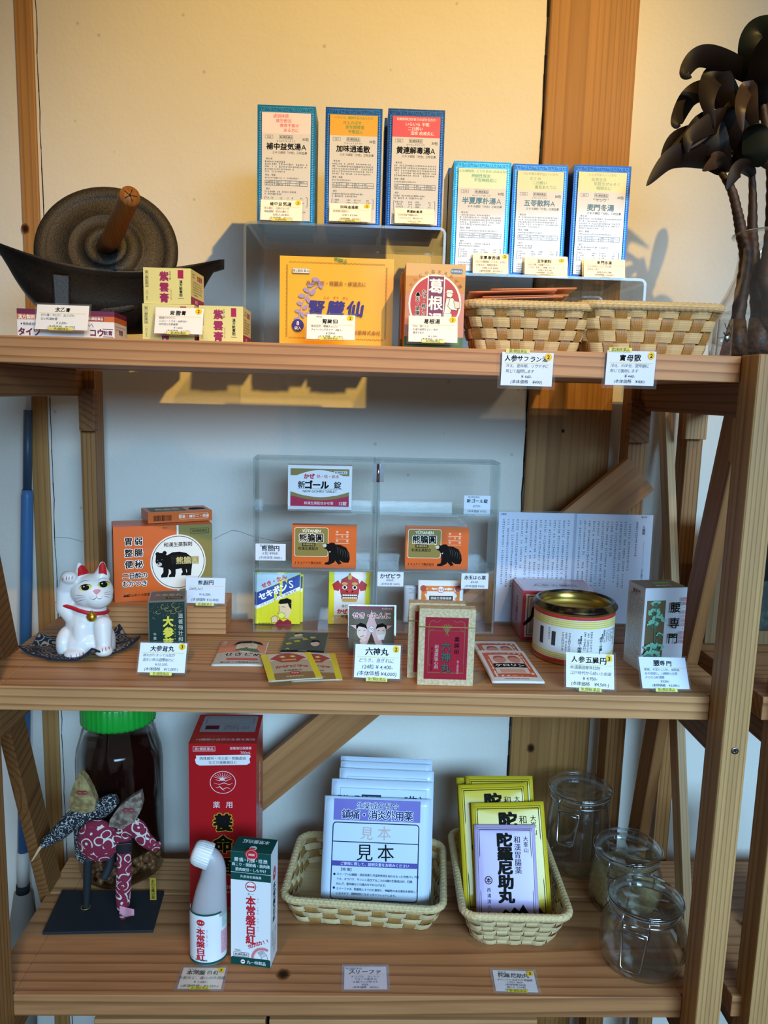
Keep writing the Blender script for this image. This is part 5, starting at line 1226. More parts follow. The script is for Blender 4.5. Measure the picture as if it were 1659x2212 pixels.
# yellow and blue cough packets
zc = .0003+ct
def seki(f, W, H):
    f.rect(1, 1, 98, H-2, '#ddd31a', 8)
    f.poly([(1, 1), (98, 1), (98, 2), (1, 46)], '#a9c9d8'); f.poly([(2, 46), (98, 4), (98, 32), (2, 76)], '#1f3f92')
    f.poly([(2, 76), (98, 32), (98, 40), (2, 84)], '#eef0f0')
    f.text('せき・たん', 40, 20, 12, '#c2272e', .05, rot=-23); f.text('セキポン', 38, 44, 18, '#f2f2ee', .05, rot=-23.5, sp=.95); f.text('S', 78, 26, 24, '#f2f2ee', .01, rot=-10)
    f.text('ジヒドロコデインリン酸塩 主剤', 50, 58, 6.2, '#2a2a30', .01, rot=-24)
    # a man in a suit blowing, drawn plainly
    S = '#e9c79a'; K = '#15130f'
    f.poly([(52, 76), (58, 68), (72, 64), (78, 70), (79, 92), (72, 104), (58, 104), (55, 98), (49, 92), (53, 88)], S); f.line([(52, 76), (53, 88), (49, 92), (55, 98), (58, 104), (70, 104)], .9, K)
    f.poly([(50, 70), (54, 62), (70, 58), (80, 62), (80, 84), (75, 78), (72, 70), (56, 72)], K)
    f.line([(57, 79), (62, 77), (66, 80)], 1, K); f.ell(58, 98, 8, 6.5, '#eee65a', 18); f.ring(58, 98, 8, 6.5, .7, K, 20)
    f.poly([(40, 122), (54, 106), (62, 112), (72, 106), (80, 112), (82, 130), (38, 130)], '#8e1c2c'); f.poly([(34, 104), (44, 98), (50, 104), (48, 114), (36, 116)], S); f.line([(34, 104), (44, 98), (50, 104), (48, 114), (36, 116), (34, 104)], .9, K)
    f.text('第2類医薬品', 22, 118, 6, '#55501a', .01); f.text('Nittouan', 24, 132, 6, '#2a2a18', .02, rot=-6); f.text('TOYAKU CO.,LTD.', 70, 131, 5, '#2a2a18', .01)
for i, (x0, x1, yl, lab, tl) in enumerate(((553, 649, .030, 'yellow and blue cough-powder packet at the lower left of the case, the front one', 0), (562, 655, .040, 'yellow and blue cough-powder packet at the lower left of the case, the one behind', 1))):
    M, w_, h_ = in_case(x0, x1, 1234 if i == 0 else 1238, 1353, zc, yl); M = M @ Matrix.Rotation(R(-6), 4, 'X')
    packet(M, w_, min(h_, z2-ct-zc-.004)*.965, False, 'medicine_packet', lab, 'packet', seki, '#ddd31a', bulge=.0035, wave=.002, group='cough-powder packets in the case')
def lion(f, W, H, top=0, full=True):
    f.rect(0, 0, 13, H, '#e8dc14', 4); f.rect(87, 0, 13, H, '#e8dc14', 4); f.rect(13, 0, 74, H, '#e9e7e2', 8)
    if full: f.rect(13, H-22, 74, 22, '#c9b890', 6)
    R_ = '#b3201f'
    y = 16 if full else 4
    f.poly([(8, y+14), (22, y+4), (30, y+16), (24, y+30), (12, y+28)], R_); f.poly([(92, y+14), (78, y+4), (70, y+16), (76, y+30), (88, y+28)], R_)
    f.poly([(30, y+2), (44, y-6), (50, y-12), (56, y-6), (70, y+2), (74, y+18), (72, y+36), (66, y+50), (34, y+50), (28, y+36), (26, y+18)], R_)
    f.poly([(45, y-6), (50, y-15), (55, y-6), (54, y+2), (46, y+2)], '#c9a23a')
    for x in (38, 62): f.ell(x, y+12, 7, 3.4, '#cda63c', 14); f.ell(x, y+21, 6, 5, '#efe9d8', 16); f.ell(x, y+21, 3.2, 3.6, '#14110e', 12)
    f.ell(44, y+31, 3, 2.2, '#4a0d0d', 10); f.ell(56, y+31, 3, 2.2, '#4a0d0d', 10); f.ell(50, y+28, 6, 4, '#c93430', 14)
    f.poly([(32, y+37), (68, y+37), (70, y+48), (30, y+48)], '#4a0d0d')
    for i in range(8): f.rect(33+i*4.4, y+38, 3.8, 4, '#efe9d8', 1); f.rect(33+i*4.4, y+44, 3.8, 4, '#efe9d8', 1)
    f.poly([(30, y+49), (70, y+49), (66, y+56), (34, y+56)], '#cda63c')
    if full:
        f.text('非ピリン系', 50, 82, 7.5, '#3a332c', .015); f.text('かぜピラα', 50, 95, 13, '#b3201f', .045, sp=.98); f.text('和漢薬配合', 50, 107, 8, '#3a332c', .015); f.text('TOA', 50, H-14, 8, '#b3201f', .03)
M, w_, h_ = in_case(710, 800, 1233, 1347, zc, .034); packet(M @ Matrix.Rotation(R(-5), 4, 'X'), w_, min(h_, z2-ct-zc-.004)*.965, False, 'medicine_packet', 'yellow-edged packet with a red lion mask in the middle of the lowest tier', 'packet', lion, '#e9e7e2', bulge=.003, W=100)
# orange and clear sachets behind the red boxes
def nasachet(f, W, H):
    f.rect(2, 2, 96, H-4, '#e9e4d8', 6); f.rect(8, 12, 84, H-16, '#e07a28', 6); f.poly([(20, 24), (80, 24), (84, H), (16, H)], '#efe6da')
    f.ell(12, 18, 7, 7, '#b84a2a', 16); f.ell(88, 18, 7, 7, '#b84a2a', 16); f.ell(50, 20, 8, 7.5, '#efe6da', 20); f.ring(50, 20, 7.4, 7, 1.1, '#b84a2a', 24); f.text('NA', 50, 20, 8, '#b84a2a', .01)
    f.rect(25, 34, 52, 10, '#3f3a38', 4); f.text('頭痛生理痛歯痛', 51, 39, 6.6, '#efe6da', .015)
    f.poly([(34, 58), (50, 50), (66, 58), (66, H), (34, H)], '#e07a28')
M, w_, h_ = in_case(901, 999, 1253, 1362, zc, .030); packet(M, w_, h_, False, 'medicine_sachet', 'white-edged orange sachet standing in the case behind the red boxes', 'sachet', nasachet, '#e9e4d8', bulge=.003)
def plainpack(f, W, H):
    for i in range(40): f.rect(3, 3+i*(H-6)/40, 5, 1.2, '#8b8f96', 1)
    f.ell(60, 40, 12, 16, '#a9564a', 16); f.fine(20, 12, 60, 3, 8, 6, '#8b8f96'); f.text('ケロ', 60, 78, 22, '#8a4a44', .02)
M, w_, h_ = in_case(871, 925, 1264, 1362, zc, .044); packet(M, w_, h_, False, 'medicine_sachet', 'clear plastic sachet with serrated edge left of the orange sachet in the case', 'sachet', plainpack, '#b9bcc0', bulge=.003)

# ---- star packet in a clear stand, and the 六神丸 card
M, w_, h_ = place_z((752, 1412), (850, 1413), ZM+.0004, R(14), (761, 1309))
def star(f, W, H):
    f.rect(0, 0, 100, H, '#5c5236', 8); f.rect(0, 0, 100, 8, '#7a2340', 4); f.rect(0, H-5, 100, 5, '#9a2a30', 4)
    cx, cy = 50, 56; pts = []
    for i in range(10):
        a = R(-90+36*i); r_ = 50 if i % 2 == 0 else 20; pts.append((cx+r_*math.cos(a), cy+r_*math.sin(a)*.98))
    f.poly(pts, '#e2b3ae'); f.line(pts+[pts[0]], .8, '#3a2c26')
    f.poly([(50, 56), (64, 96), (50, 84), (36, 96)], '#4a4230')
    K = '#17130f'; S = '#eccdb9'
    for sx in (-1, 1):
        X = lambda x: 50+sx*x
        f.ell(X(21), 56, 11, 15, S, 20); f.poly([(X(9), 50), (X(12), 40), (X(24), 36), (X(34), 42), (X(33), 52), (X(28), 44), (X(16), 46)], K); f.line([(X(13), 53), (X(18), 52)], .9, K); f.line([(X(24), 52), (X(29), 53)], .9, K)
        if sx > 0: f.poly([(X(12), 62), (X(30), 60), (X(28), 72), (X(16), 74)], '#efeae2')
        else: f.line([(X(16), 64), (X(24), 66)], 1.2, '#7a2a28'); f.poly([(X(10), 72), (X(20), 66), (X(26), 76), (X(16), 84)], S)
    f.ell(50, 50, 8, 8, '#efe6da', 20); f.ring(50, 50, 7, 7, .9, '#9a2a30', 24); f.text('TO', 50, 50, 7, '#9a2a30', .02)
    halo(f, 'せき・たんに', 50, 20, 14, .03, c='#b5263a', hc='#efe6da', sp=1.0)
    f.text('第2類医薬品', 84, 5, 4.4, '#d9c9a0', .01)
packet(M @ Matrix.Translation((0, -.004, 0)), w_, h_, False, 'medicine_packet', 'olive packet with a pink star and two faces leaning in front of the case', 'packet', star, '#5c5236', bulge=.0012)
mb = MB(); mb.box(-.001, w_+.003, -.0022, -.0002, .0, h_+.002, ACR); so = mb.obj('packet_stand', M=M); 
ft = Matrix.Rotation(R(14), 4, 'X'); tag(so, 'clear acrylic backing sheet behind the olive star packet', 'display stand')
card((764, 1463), (863, 1467), (769, 1391), 'price card lettered 六神丸 standing before the olive star packet', '六神丸', ['どうき、息ぎれに', '124粒 ¥ 4,400-', '(本体価格 ¥4,000)'], num='2', z=ZM+.0006, group=G2, tilt=24, paper='#e9ecf0', tsz=20, rsz=13)
# ---- red and gold boxes in pale wood cases
def rokushin(bl, br_, tl, lab):
    a = atZ(*bl, ZM+.0003); b = atZ(*br_, ZM+.0003); Mx = frame_of(a, b-a); w_ = (b-a).length; h_ = onplane(Mx, *tl)[1]; dp = .016
    mb = MB(); PW = speckle('pale_grain', '#c3a97a', '#d8c298', 300, rough=.6, bump=.1) if 'pale_grain' not in bpy.data.materials else bpy.data.materials['pale_grain']
    mb.box(0, w_, 0, dp, 0, h_, PW); f = front(mb, w_, h_, 345, 475)
    RD = ink('#a5122a', .42, 0, .2); GO2 = ink('#9a8452', .35, .5)
    f.rect(38, 52, 265, 385, RD); f.frame(50, 62, 241, 366, 2, '#6b0f1c')
    f.line([(62, 340), (62, 150), (72, 132), (92, 124)], 3, GO2); f.line([(282, 340), (282, 150), (272, 132), (252, 124)], 3, GO2); f.line([(62, 340), (80, 352)], 3, GO2)
    for sx in (1, -1):
        X = lambda x: 172+sx*x
        f.line([(X(40), 70), (X(62), 84), (X(84), 72), (X(104), 82), (X(112), 100)], 3, GO2); f.line([(X(108), 90), (X(112), 140)], 3, GO2)
    f.frame(58, 134, 226, 260, 1.6, GO2)
    for i in range(6): f.line([(172, 150), (172+34*math.cos(R(-150+i*24)), 118+26*math.sin(R(-150+i*24)))], 5, GO2)
    f.ell(172, 116, 8, 10, GO2, 16); f.line([(172, 140), (166, 164)], 4, GO2); f.line([(172, 140), (182, 166)], 4, GO2)
    for i, ch in enumerate('六神丸'): f.text(ch, 172, 232+i*66, 62, '#12100d', .05); f.text(ch, 171, 231+i*66, 62, ink('#4f6a5a', .35, .3), .03)
    for i, ch in enumerate('薬師印'): f.text(ch, 236, 186+i*38, 32, '#2a0c10', .02)
    f.text('和漢薬強心剤', 112, 220, 26, '#c9a9a0', .012, vert=True, sp=.98); f.text('第一薬品工業株式会社', 84, 238, 15, '#5a0d18', .01, vert=True); f.text('第2類医薬品', 246, 316, 14, '#c9a9a0', .01, vert=True)
    f.rect(60, 394, 222, 3, GO2)
    o = mb.obj('medicine_box', M=Mx, bevel=.0008)
    # loose elastic band across the box
    mb = MB(); z = h_*.765
    mb.tube([(-.0008, -.0008, z), (w_+.0008, -.0008, z), (w_+.0008, dp+.0008, z-.001), (-.0008, dp+.0008, z-.001)], .0007, ink('#a58a3a', .6), 6, closed=True); mb.obj('rubber_band', o)
    return tag(o, lab, 'medicine box', 'red and gold boxes in pale cases')
rokushin((901, 1479), (1021, 1482), (906, 1314), 'red and gold box in a pale case with rubber band, the nearer one')
rokushin((879, 1464), (999, 1467), (883, 1302), 'red and gold box in a pale case, standing behind its twin')

# ---- loose packets lying on the board
def lying(q, dz, name, lab, design, col, group, rot=0, **k):
    M, w_, d_ = flat_z(*q, ZM+.0003+dz)
    a = atZ(*q[2], ZM); M = M @ Matrix.Rotation(R(rot), 4, 'Z')
    return packet(M, w_, d_, True, name, lab, 'packet', design, col, group=group, **k)
def sekidome(f, W, H):
    f.rect(2, 2, 96, H-4, '#bdb3a2', 8); f.rect(2, 2, 96, H*.55, '#d8825a', 8)
    f.ell(58, H*.32, 22, H*.26, '#eccba8', 28); f.poly([(28, H*.28), (36, H*.08), (60, 2), (84, H*.10), (92, H*.24), (70, H*.16), (44, H*.18)], '#2a2622'); f.poly([(30, H*.5), (50, H*.40), (80, H*.42), (90, H*.56)], '#3c6a4a')
    f.line([(48, H*.28), (54, H*.26)], 1, '#3a241c'); f.line([(64, H*.26), (70, H*.28)], 1, '#3a241c'); f.ell(58, H*.40, 4, H*.03, '#b23a34', 12)
    f.text('ウスイ', 10, 4, 9, '#efe0c8', .02, vert=True); halo(f, 'せきどめ', 56, H*.66, 19, .04, hc='#d9d2c4'); f.rrect(26, H*.79, 62, H*.08, 2, '#c4523a'); f.text('富山めぐみ製薬株式会社', 54, H*.93, 7, '#2a2622', .015)
lying(((477, 1387), (578, 1389), (460, 1439)), 0, 'medicine_packet', 'small packet showing a smiling face lettered せきどめ lying left of the others', sekidome, '#d8d0c0', 'medicine packets lying on the middle shelf')
def kounou(f, W, H):
    f.rect(2, 2, 96, H-4, '#4a4a42', 8)
    for (x, y) in ((30, H*.2), (74, H*.62)):
        f.ell(x, y, 10, H*.12, '#e2c1a4', 20); f.poly([(x-11, y-H*.02), (x-8, y-H*.14), (x+6, y-H*.16), (x+12, y-H*.04), (x+4, y-H*.08)], '#171411'); f.line([(x-4, y), (x-1, y)], .9, '#171411'); f.line([(x+3, y), (x+6, y)], .9, '#171411')
    f.poly([(14, H*.32), (40, H*.28), (48, H*.40), (10, H*.44)], '#8a8a84')
    for i, ch in enumerate('新正効散'): f.text(ch, 66-i*17, H*(.34+i*.10), 14, '#e0d02a', .04, rot=-20)
    f.text('A', 16, H*.86, 13, '#e0d02a', .04); f.rect(2, H*.92, 96, H*.06, '#171411', 4); f.text('大正製薬所', 50, H*.95, 4, '#d9d2c0', .01)
lying(((621, 1369), (712, 1371), (602, 1413)), 0, 'medicine_packet', 'grey packet with slanting yellow characters lying before the display case', kounou, '#8f8f86', 'medicine packets lying on the middle shelf')
def toa(f, W, H):
    f.rect(0, 0, 13, H, '#e3cf14', 4); f.rect(87, 0, 13, H, '#e3cf14', 4); f.rect(13, 0, 74, H, '#b9a888', 8); f.rect(13, 0, 74, H*.34, '#d8cdbb', 6); f.rect(13, H*.80, 74, H*.20, '#8e6a3c', 6)
    R_ = '#a82420'; k = H/100
    f.poly([(14, 26*k), (30, 10*k), (44, 2*k), (58, 2*k), (70, 10*k), (86, 26*k), (74, 34*k), (66, 44*k), (34, 44*k), (26, 34*k)], R_)
    for x in (40, 60): f.ell(x, 20*k, 6, 5*k, '#cda63c', 14); f.ell(x, 20*k, 3, 3*k, '#efe9d8', 10)
    f.rect(36, 32*k, 28, 6*k, '#cda63c', 3)
    f.text('かぜピラα', 50, 60*k, 14, '#b3201f', .045, sp=.95); f.text('和漢薬配合', 50, 74*k, 7, '#4a2a20', .015); f.rrect(43, 79*k, 18, 9*k, 2, '#b3201f'); f.text('TOA', 52, 83.5*k, 7, '#efe2d0', .02); f.text('製薬株式会社', 50, 93*k, 5.5, '#e2d0b0', .01)
lying(((640, 1421), (737, 1412), (614, 1478)), 0, 'medicine_packet', 'yellow-ended lion-mask packet lying half under its twin', toa, '#b9a888', 'lion-mask packets lying on the middle shelf')
lying(((578, 1421), (681, 1409), (567, 1479)), .0055, 'medicine_packet', 'yellow-ended lion-mask packet lying on top of its twin', toa, '#b9a888', 'lion-mask packets lying on the middle shelf')
def kero(f, W, H):
    f.rect(2, 2, 96, H-4, '#e6ddd0', 8); f.rect(8, H*.11, 84, H*.78, '#d4561f', 8); f.rect(18, H*.20, 64, H*.60, '#e6cdb8', 8)
    f.text('頭痛生理痛歯痛', 50, H*.17, 7, '#a8432a', .02)
    for x in (36, 66): f.ell(x, H*.36, 13, H*.13, '#d98a68', 20); f.poly([(x-12, H*.34), (x-8, H*.25), (x+6, H*.24), (x+12, H*.34), (x, H*.29)], '#a8432a'); f.line([(x-4, H*.37), (x, H*.37)], 1, '#a8432a'); f.line([(x+4, H*.37), (x+7, H*.37)], 1, '#a8432a')
    f.rect(18, H*.50, 64, H*.13, '#1c1814', 4); f.text('ケロリン', 50, H*.565, 15, '#efe6da', .04)
    f.rect(26, H*.68, 48, H*.10, '#dca27e', 4); f.text('内外薬品株式会社', 50, H*.94, 6, '#b0512e', .015)
    f.ell(14, H*.8, 3, H*.03, '#e6d6c6', 10); f.ell(86, H*.8, 3, H*.03, '#e6d6c6', 10)
lying(((1025, 1390), (1119, 1388), (1042, 1452)), 0, 'medicine_sachet', 'white and orange ケロリン sachet lying half under the other', kero, '#e6ddd0', 'white and orange sachets on the middle shelf')
lying(((1038, 1410), (1137, 1408), (1055, 1478)), .0055, 'medicine_sachet', 'white and orange ケロリン sachet lying on top, beside the red boxes', kero, '#e6ddd0', 'white and orange sachets on the middle shelf')

# ---- silver and red box, opened tin, laminated pages, white carton
a = atY(1127, 1335, 1.088); b = atY(1286, 1335, 1.088); a.z = b.z = ZM+.0003; Mx = frame_of(a, b-a); w_ = (b-a).length; h_ = onplane(Mx, 1125, 1276)[1]; dp = .074
mb = MB(); mb.box(0, w_, 0, dp, 0, h_, ink('#b23038', .36, 0, .3)); f = front(mb, w_, h_, 160, 116)
f.rect(7, 8, 146, 101, '#cfcac8'); f.frame(11, 12, 138, 93, 2, '#6a5c5c'); f.rect(16, 17, 128, 83, ink('#a9a2a2', .3, .3)); f.text('人参', 48, 60, 46, '#2a1c1e', .04); f.text('五臓円', 110, 60, 20, '#a01c2c', .03)
g = top(mb, w_, dp, h_, 160, 110); g.rect(5, 5, 150, 100, ink('#a2868a', .28, .35)); g.ell(80, 58, 46, 30, ink('#8d7478', .28, .35), 40); g.text('人参五臓円', 80, 58, 20, '#5f4a50', .02)
g = left(mb, dp, h_, 110, 116); g.rect(6, 6, 98, 104, ink('#b58e90', .3, .3)); g.frame(12, 12, 86, 92, 1.6, '#a0404a'); g.text('五臓円', 55, 24, 24, '#8a2a36', .03, vert=True)
tag(mb.obj('medicine_box', M=Mx, bevel=.0010), 'square silver-grey box with red edges standing behind the opened tin', 'medicine box')
cc = atZ(1235, 1413, ZM); rc = 86.0/F_PX*((cc-C0).dot(fw)); tin = empty('medicine_tin', (cc.x, cc.y, ZM+.0003), 'opened round tin with a white and yellow striped label and a gold rim', 'tin')
Mt2 = Matrix.Translation((cc.x, cc.y, ZM)); q = C0 + ray(1235, 1330)*((cc.y-rc-C0.y)/ray(1235, 1330).y); hc = q.z-ZM
GOLD = ink('#a58a45', .28, .9); DARKRIM = speckle('old_varnish', '#1b130d', '#6a5228', 60, rough=.32, metal=.5, bump=.2, lo=.42, hi=.62)
mb = MB(); mb.lathe([(0, 0), (rc*.985, 0), (rc*1.0, .0015), (rc*.985, .003)], GOLD, 72, caps=False)
mb.lathe([(rc*.985, .003), (rc*.985, hc-.003)], '#e3e0da', 72, caps=False)
mb.lathe([(rc*.985, hc-.003), (rc*1.0, hc-.0015), (rc*1.0, hc)], GOLD, 72, caps=False)
mb.lathe([(rc*.97, hc), (rc*.96, hc-.02), (rc*.96, .004), (0, .004)], GOLD, 72, caps=False)
def tm(a0, a1, z0, z1_, rad): return lambda a, b: (V((rad*math.sin(R(a0+(a1-a0)*a)), -rad*math.cos(R(a0+(a1-a0)*a)), z1_+(z0-z1_)*b)), V((math.sin(R(a0+(a1-a0)*a)), -math.cos(R(a0+(a1-a0)*a)), 0)))
f = Face(mb, 360, 100, mapf=tm(-90, 270, .003, hc-.003, rc*.986), tess=48)
f.rect(0, 0, 360, 7, '#c4342c'); 
for i in range(4): f.rect(0, 8.5+i*4.2, 360, 3, '#e0c84a')
for i in range(3): f.rect(0, 80+i*4, 360, 2.8, '#e0c84a')
f.rect(0, 92.5, 360, 7.5, '#c4342c')
D_ = '#3c3a38'
f.tess = 8
f.rect(22, 32, 7, 36, D_); f.rect(44, 36, 6, 30, D_); f.rect(164, 30, 5, 40, D_)
f.fine(70, 34, 40, 3, 4.6, 3.2, D_, vert=True); f.fine(40, 30, 44, 1, 4.6, 3.2, D_, vert=True); f.text('【用法・用量】', 84, 38, 6, D_, .03, vert=True); f.fine(100, 30, 44, 3, 4.6, 3.2, D_, vert=True); f.text('【成分・分量】', 116, 36, 6, D_, .03, vert=True)
for i in range(8): f.fine(122+i*4.6, 30, 44, 1, 4, 3.2, D_, vert=True)
f.frame(120, 28, 38, 20, .7, D_); f.text('第3類医薬品', 166.5, 33, 4.2, '#e3e0da', .03, vert=True); f.fine(178, 30, 44, 2, 4.6, 3.2, D_, vert=True)
mb.obj('tin_body', tin)
mb = MB(); zr = hc
mb.lathe([(rc*.985, zr-.001), (rc*1.035, zr+.0012), (rc*1.03, zr+.0035), (rc*.99, zr+.0046), (rc*.975, zr+.0075), (rc*.93, zr+.0086), (rc*.89, zr+.0080), (rc*.885, zr+.0055)], DARKRIM, 72, caps=False)
mb.lathe([(rc*.885, zr+.0056), (rc*.85, zr+.004), (rc*.845, zr-.004)], GOLD, 72, caps=False)
mb.obj('rim', tin)
mb = MB(); GOLDR = ink('#b08e3e', .5, .8); mb.lathe([(rc*.845, zr-.004), (rc*.84, zr-.010), (0, zr-.010)], GOLDR, 64, caps=False); f = Face(mb, 2, 2, mapf=lambda a, b: (V(((a-.5)*2*rc*.8, (.5-b)*2*rc*.8, zr-.0098)), V((0, 0, 1))))
f.ell(1, 1, .86, .86, '#b89a52', 48); f.ell(1, 1.1, .56, .4, '#c0523a', 36); f.text('五臓円', 1, 1.1, .3, '#e6d7a0', .02); f.line([(.3, .6), (.9, .5), (1.5, .66)], .05, '#8a3a2a'); mb.obj('inner_lid', tin)
# laminated book pages leaning at the back
a = atY(1069, 1230, 1.1675); b = atY(1409, 1230, 1.1675); a.z = b.z = ZM+.0006; M = frame_of(a, b-a, R(1.6)); w_ = (b-a).length; h_ = onplane(M, 1240, 1105)[1]
mb = MB(); pg = empty('laminated_pages', M, 'laminated double page of vertical Japanese print leaning behind the opened tin', 'laminated sheet')
mb.box(.003, w_-.003, -.0002, .0002, .003, h_-.003, ink('#ccd2e0', .6)); f = Face(mb, 850, 620, o=(.003, -.0002, h_-.003), u=(w_-.006, 0, 0), d=(0, 0, -(h_-.006)))
f.rect(414, 0, 16, 620, '#a9afbd'); INK2 = '#43475a'
f.fine(385, 40, 380, 15, 25.5, 12, INK2, vert=True, ragged=True); f.fine(815-90, 40, 380, 12, 25, 12, INK2, vert=True); f.text('五臓園', 802, 60, 17, INK2, .02, vert=True); f.rect(806, 150, 1.6, 130, '#8a8ea0'); f.text('人参五臓円のこと', 806, 300, 12, INK2, .01, vert=True)
f.fine(784-20, 40, 380, 1, 25, 12, INK2, vert=True)
f.text('五臓園', 24, 12, 11, INK2, .01); f.text('薬の章', 800, 12, 11, INK2, .01)
mb.obj('printed_pages', pg)
FILM2 = clear('wavy_film', tint=(.99, .99, .99), edge=(.9, .92, .93), gloss=1.3, rough=.10)
nt = FILM2.node_tree; tcn = nt.nodes.new('ShaderNodeTexCoord'); nz = mp_noise(nt, 70, 3, tcn.outputs['Object']); bp = nt.nodes.new('ShaderNodeBump'); bp.inputs['Strength'].default_value = .25; bp.inputs['Distance'].default_value = .001
nt.links.new(nz.outputs['Fac'], bp.inputs['Height'])
for n_ in nt.nodes:
    if n_.type == 'BSDF_GLOSSY': nt.links.new(bp.outputs['Normal'], n_.inputs['Normal'])
mb = MB(); mb.grid(lambda u, v: (w_*u, -.0009-.0020*math.sin(math.pi*u*2.2)*math.sin(math.pi*v)**2*.35, h_*v), 24, 16, FILM2); mb.box(0, w_, -.0001, .0004, 0, .003, FILM); mb.box(0, w_, -.0001, .0004, h_-.003, h_, FILM); mb.box(0, .003, -.0001, .0004, .003, h_-.003, FILM); mb.box(w_-.003, w_, -.0001, .0004, .003, h_-.003, FILM); mb.obj('laminate_film', pg)
# white herbal carton
a = atZ(1381, 1450, ZM+.0003); b = atZ(1470, 1446, ZM+.0003); Mx = frame_of(a, b-a); w_ = (b-a).length; h_ = onplane(Mx, 1388, 1271)[1]; bk = atZ(1343, 1426, ZM); dp = (bk-a).length*.98
mb = MB(); mb.box(0, w_, 0, dp, 0, h_, ink('#d6d6da', .42, 0, .2)); f = front(mb, w_, h_, 240, 440)
f.rect(14, 66, 108, 324, '#6d5a3c'); LF = '#7fc2a2'; LD = '#3f8a6c'
def spray(cx, cy, s, n=7):
    for i in range(n):
        a = R(-160+i*140/(n-1)+random.uniform(-10, 10)); x, y = cx+s*math.cos(a), cy+s*.85*math.sin(a); f.line([(cx, cy+s*.4), (x, y)], 1.6, LD); 
        for k in range(4): f.ell(x+random.uniform(-7, 7)*s/26, y+random.uniform(-6, 6)*s/26, 7*s/26, 4*s/26, LF, 10, rot=random.uniform(0, 180))
spray(66, 90, 24); spray(60, 140, 30); spray(78, 175, 34); spray(50, 200, 26); f.line([(66, 100), (64, 200), (70, 300), (60, 380)], 3, LD); f.line([(70, 300), (92, 250)], 2, LD); spray(94, 250, 16, 5); spray(46, 318, 28); spray(84, 322, 30); spray(60, 360, 34); spray(30, 350, 20)
for i, ch in enumerate('腰専門'): f.text(ch, 166, 98+i*82, 60, '#15130f', .02, jit=.03)
f.text('腰痛・血の道症・関節痛', 216, 44, 23, '#c04a4a', .012, vert=True, sp=.98)
g = left(mb, dp, h_, 160, 440); g.fine(18, 60, 124, 30, 11, 7, '#6a6a70'); g.text('腰専門', 80, 36, 24, '#5a5a60', .02); g.text('使用上の注意', 60, 52, 11, '#b0504a', .01)
g = top(mb, w_, dp, h_, 240, 160); g.rect(0, 0, 240, 160, '#7a6242'); g.rect(100, 50, 96, 26, '#7ab83a'); g.text('腰専門', 130, 116, 30, '#d8cdb8', .02)
tag(mb.obj('medicine_box', M=Mx, bevel=.0010), 'tall white carton with green parsley leaves at the right end of the middle shelf', 'medicine box')
card((1223, 1484), (1327, 1490), (1225, 1409), 'price card lettered 人参五臓円 in front of the opened tin', '人参五臓円', ['和漢薬滋養強壮剤', '江戸時代から続いた和薬', '¥ 4,950-', '(本体価格　¥4,500-)'], num='3', z=ZM+.0006, group=G2, tilt=24, paper='#f0e6d4', lam=.0025)
card((1389, 1487), (1491, 1489), (1383, 1419), 'price card lettered 腰専門 leaning back before the white carton', '腰専門', ['腰痛、手足のしびれ、関節痛', '血の道症に。12種類の生薬', 'からなる和漢薬', '¥3280-', '(本体価格　¥3,000-)'], z=ZM+.0006, group=G2, tilt=34, paper='#e6e8ee')
# ================================================================== beckoning cat on its cloth
from mathutils.bvhtree import BVHTree
def remeshed(mb, voxel, it=8, fac=.6):
    me = bpy.data.meshes.new('t'); me.from_pydata(mb.v, [], mb.f); o = bpy.data.objects.new('t', me); COL.objects.link(o)
    r_ = o.modifiers.new('r', 'REMESH'); r_.mode = 'VOXEL'; r_.voxel_size = voxel
    sm = o.modifiers.new('s', 'SMOOTH'); sm.iterations = it; sm.factor = fac
    dg = bpy.context.evaluated_depsgraph_get(); ev = o.evaluated_get(dg); m2 = ev.to_mesh()
    vs = [v.co.copy() for v in m2.vertices]; fs = [tuple(p.vertices) for p in m2.polygons]; ev.to_mesh_clear()
    bpy.data.objects.remove(o); bpy.data.meshes.remove(me); return vs, fs
cb0 = atZ(186, 1424, ZM); CY = cb0.y + .030; PX = CY/F_PX*1.03
CATZ = .0045
def cp(px, py, dy=0): return atY(px, py, CY+dy*PX)
mb = MB()
def el(px, py, rx, ry, rz, dy=0): mb.ball(cp(px, py, dy), PX, '#ffffff', 20, 12, sc=(rx, rz, ry))
def cap(a, b, ra, rb): mb.tube([cp(*a), cp(*b)], [ra*PX, rb*PX], '#ffffff', 16); mb.ball(cp(*a), ra*PX, '#ffffff', 16, 10); mb.ball(cp(*b), rb*PX, '#ffffff', 16, 10)
el(186, 1386, 57, 43, 50, 2); el(190, 1346, 46, 50, 38, 0); el(192, 1318, 38, 30, 32, -2)
el(199, 1277, 44, 38, 38, -8); el(212, 1290, 30, 24, 30, -18)
for (x, y, tx, ty) in ((176, 1246, 171, 1220), (220, 1244, 221, 1218)): cap((x, y, -4), (tx, ty, -2), 17, 6)
cap((163, 1334, -8), (141, 1312, -8), 21, 19); cap((141, 1312, -8), (139, 1275, -10), 19, 16); cap((139, 1275, -10), (147, 1249, -20), 15, 16); el(150, 1247, 17, 14, 16, -26)
el(144, 1388, 20, 36, 34, -12); el(236, 1388, 12, 34, 26, -6)
cap((222, 1350, -22), (225, 1400, -36), 20, 15); cap((178, 1355, -20), (176, 1400, -30), 22, 17)
el(162, 1413, 23, 12, 20, -44); el(224, 1406, 19, 12, 18, -42)
vs, fs = remeshed(mb, .0013, 9, .55)
zmin = min(v.z for v in vs); dz = ZM+CATZ-zmin
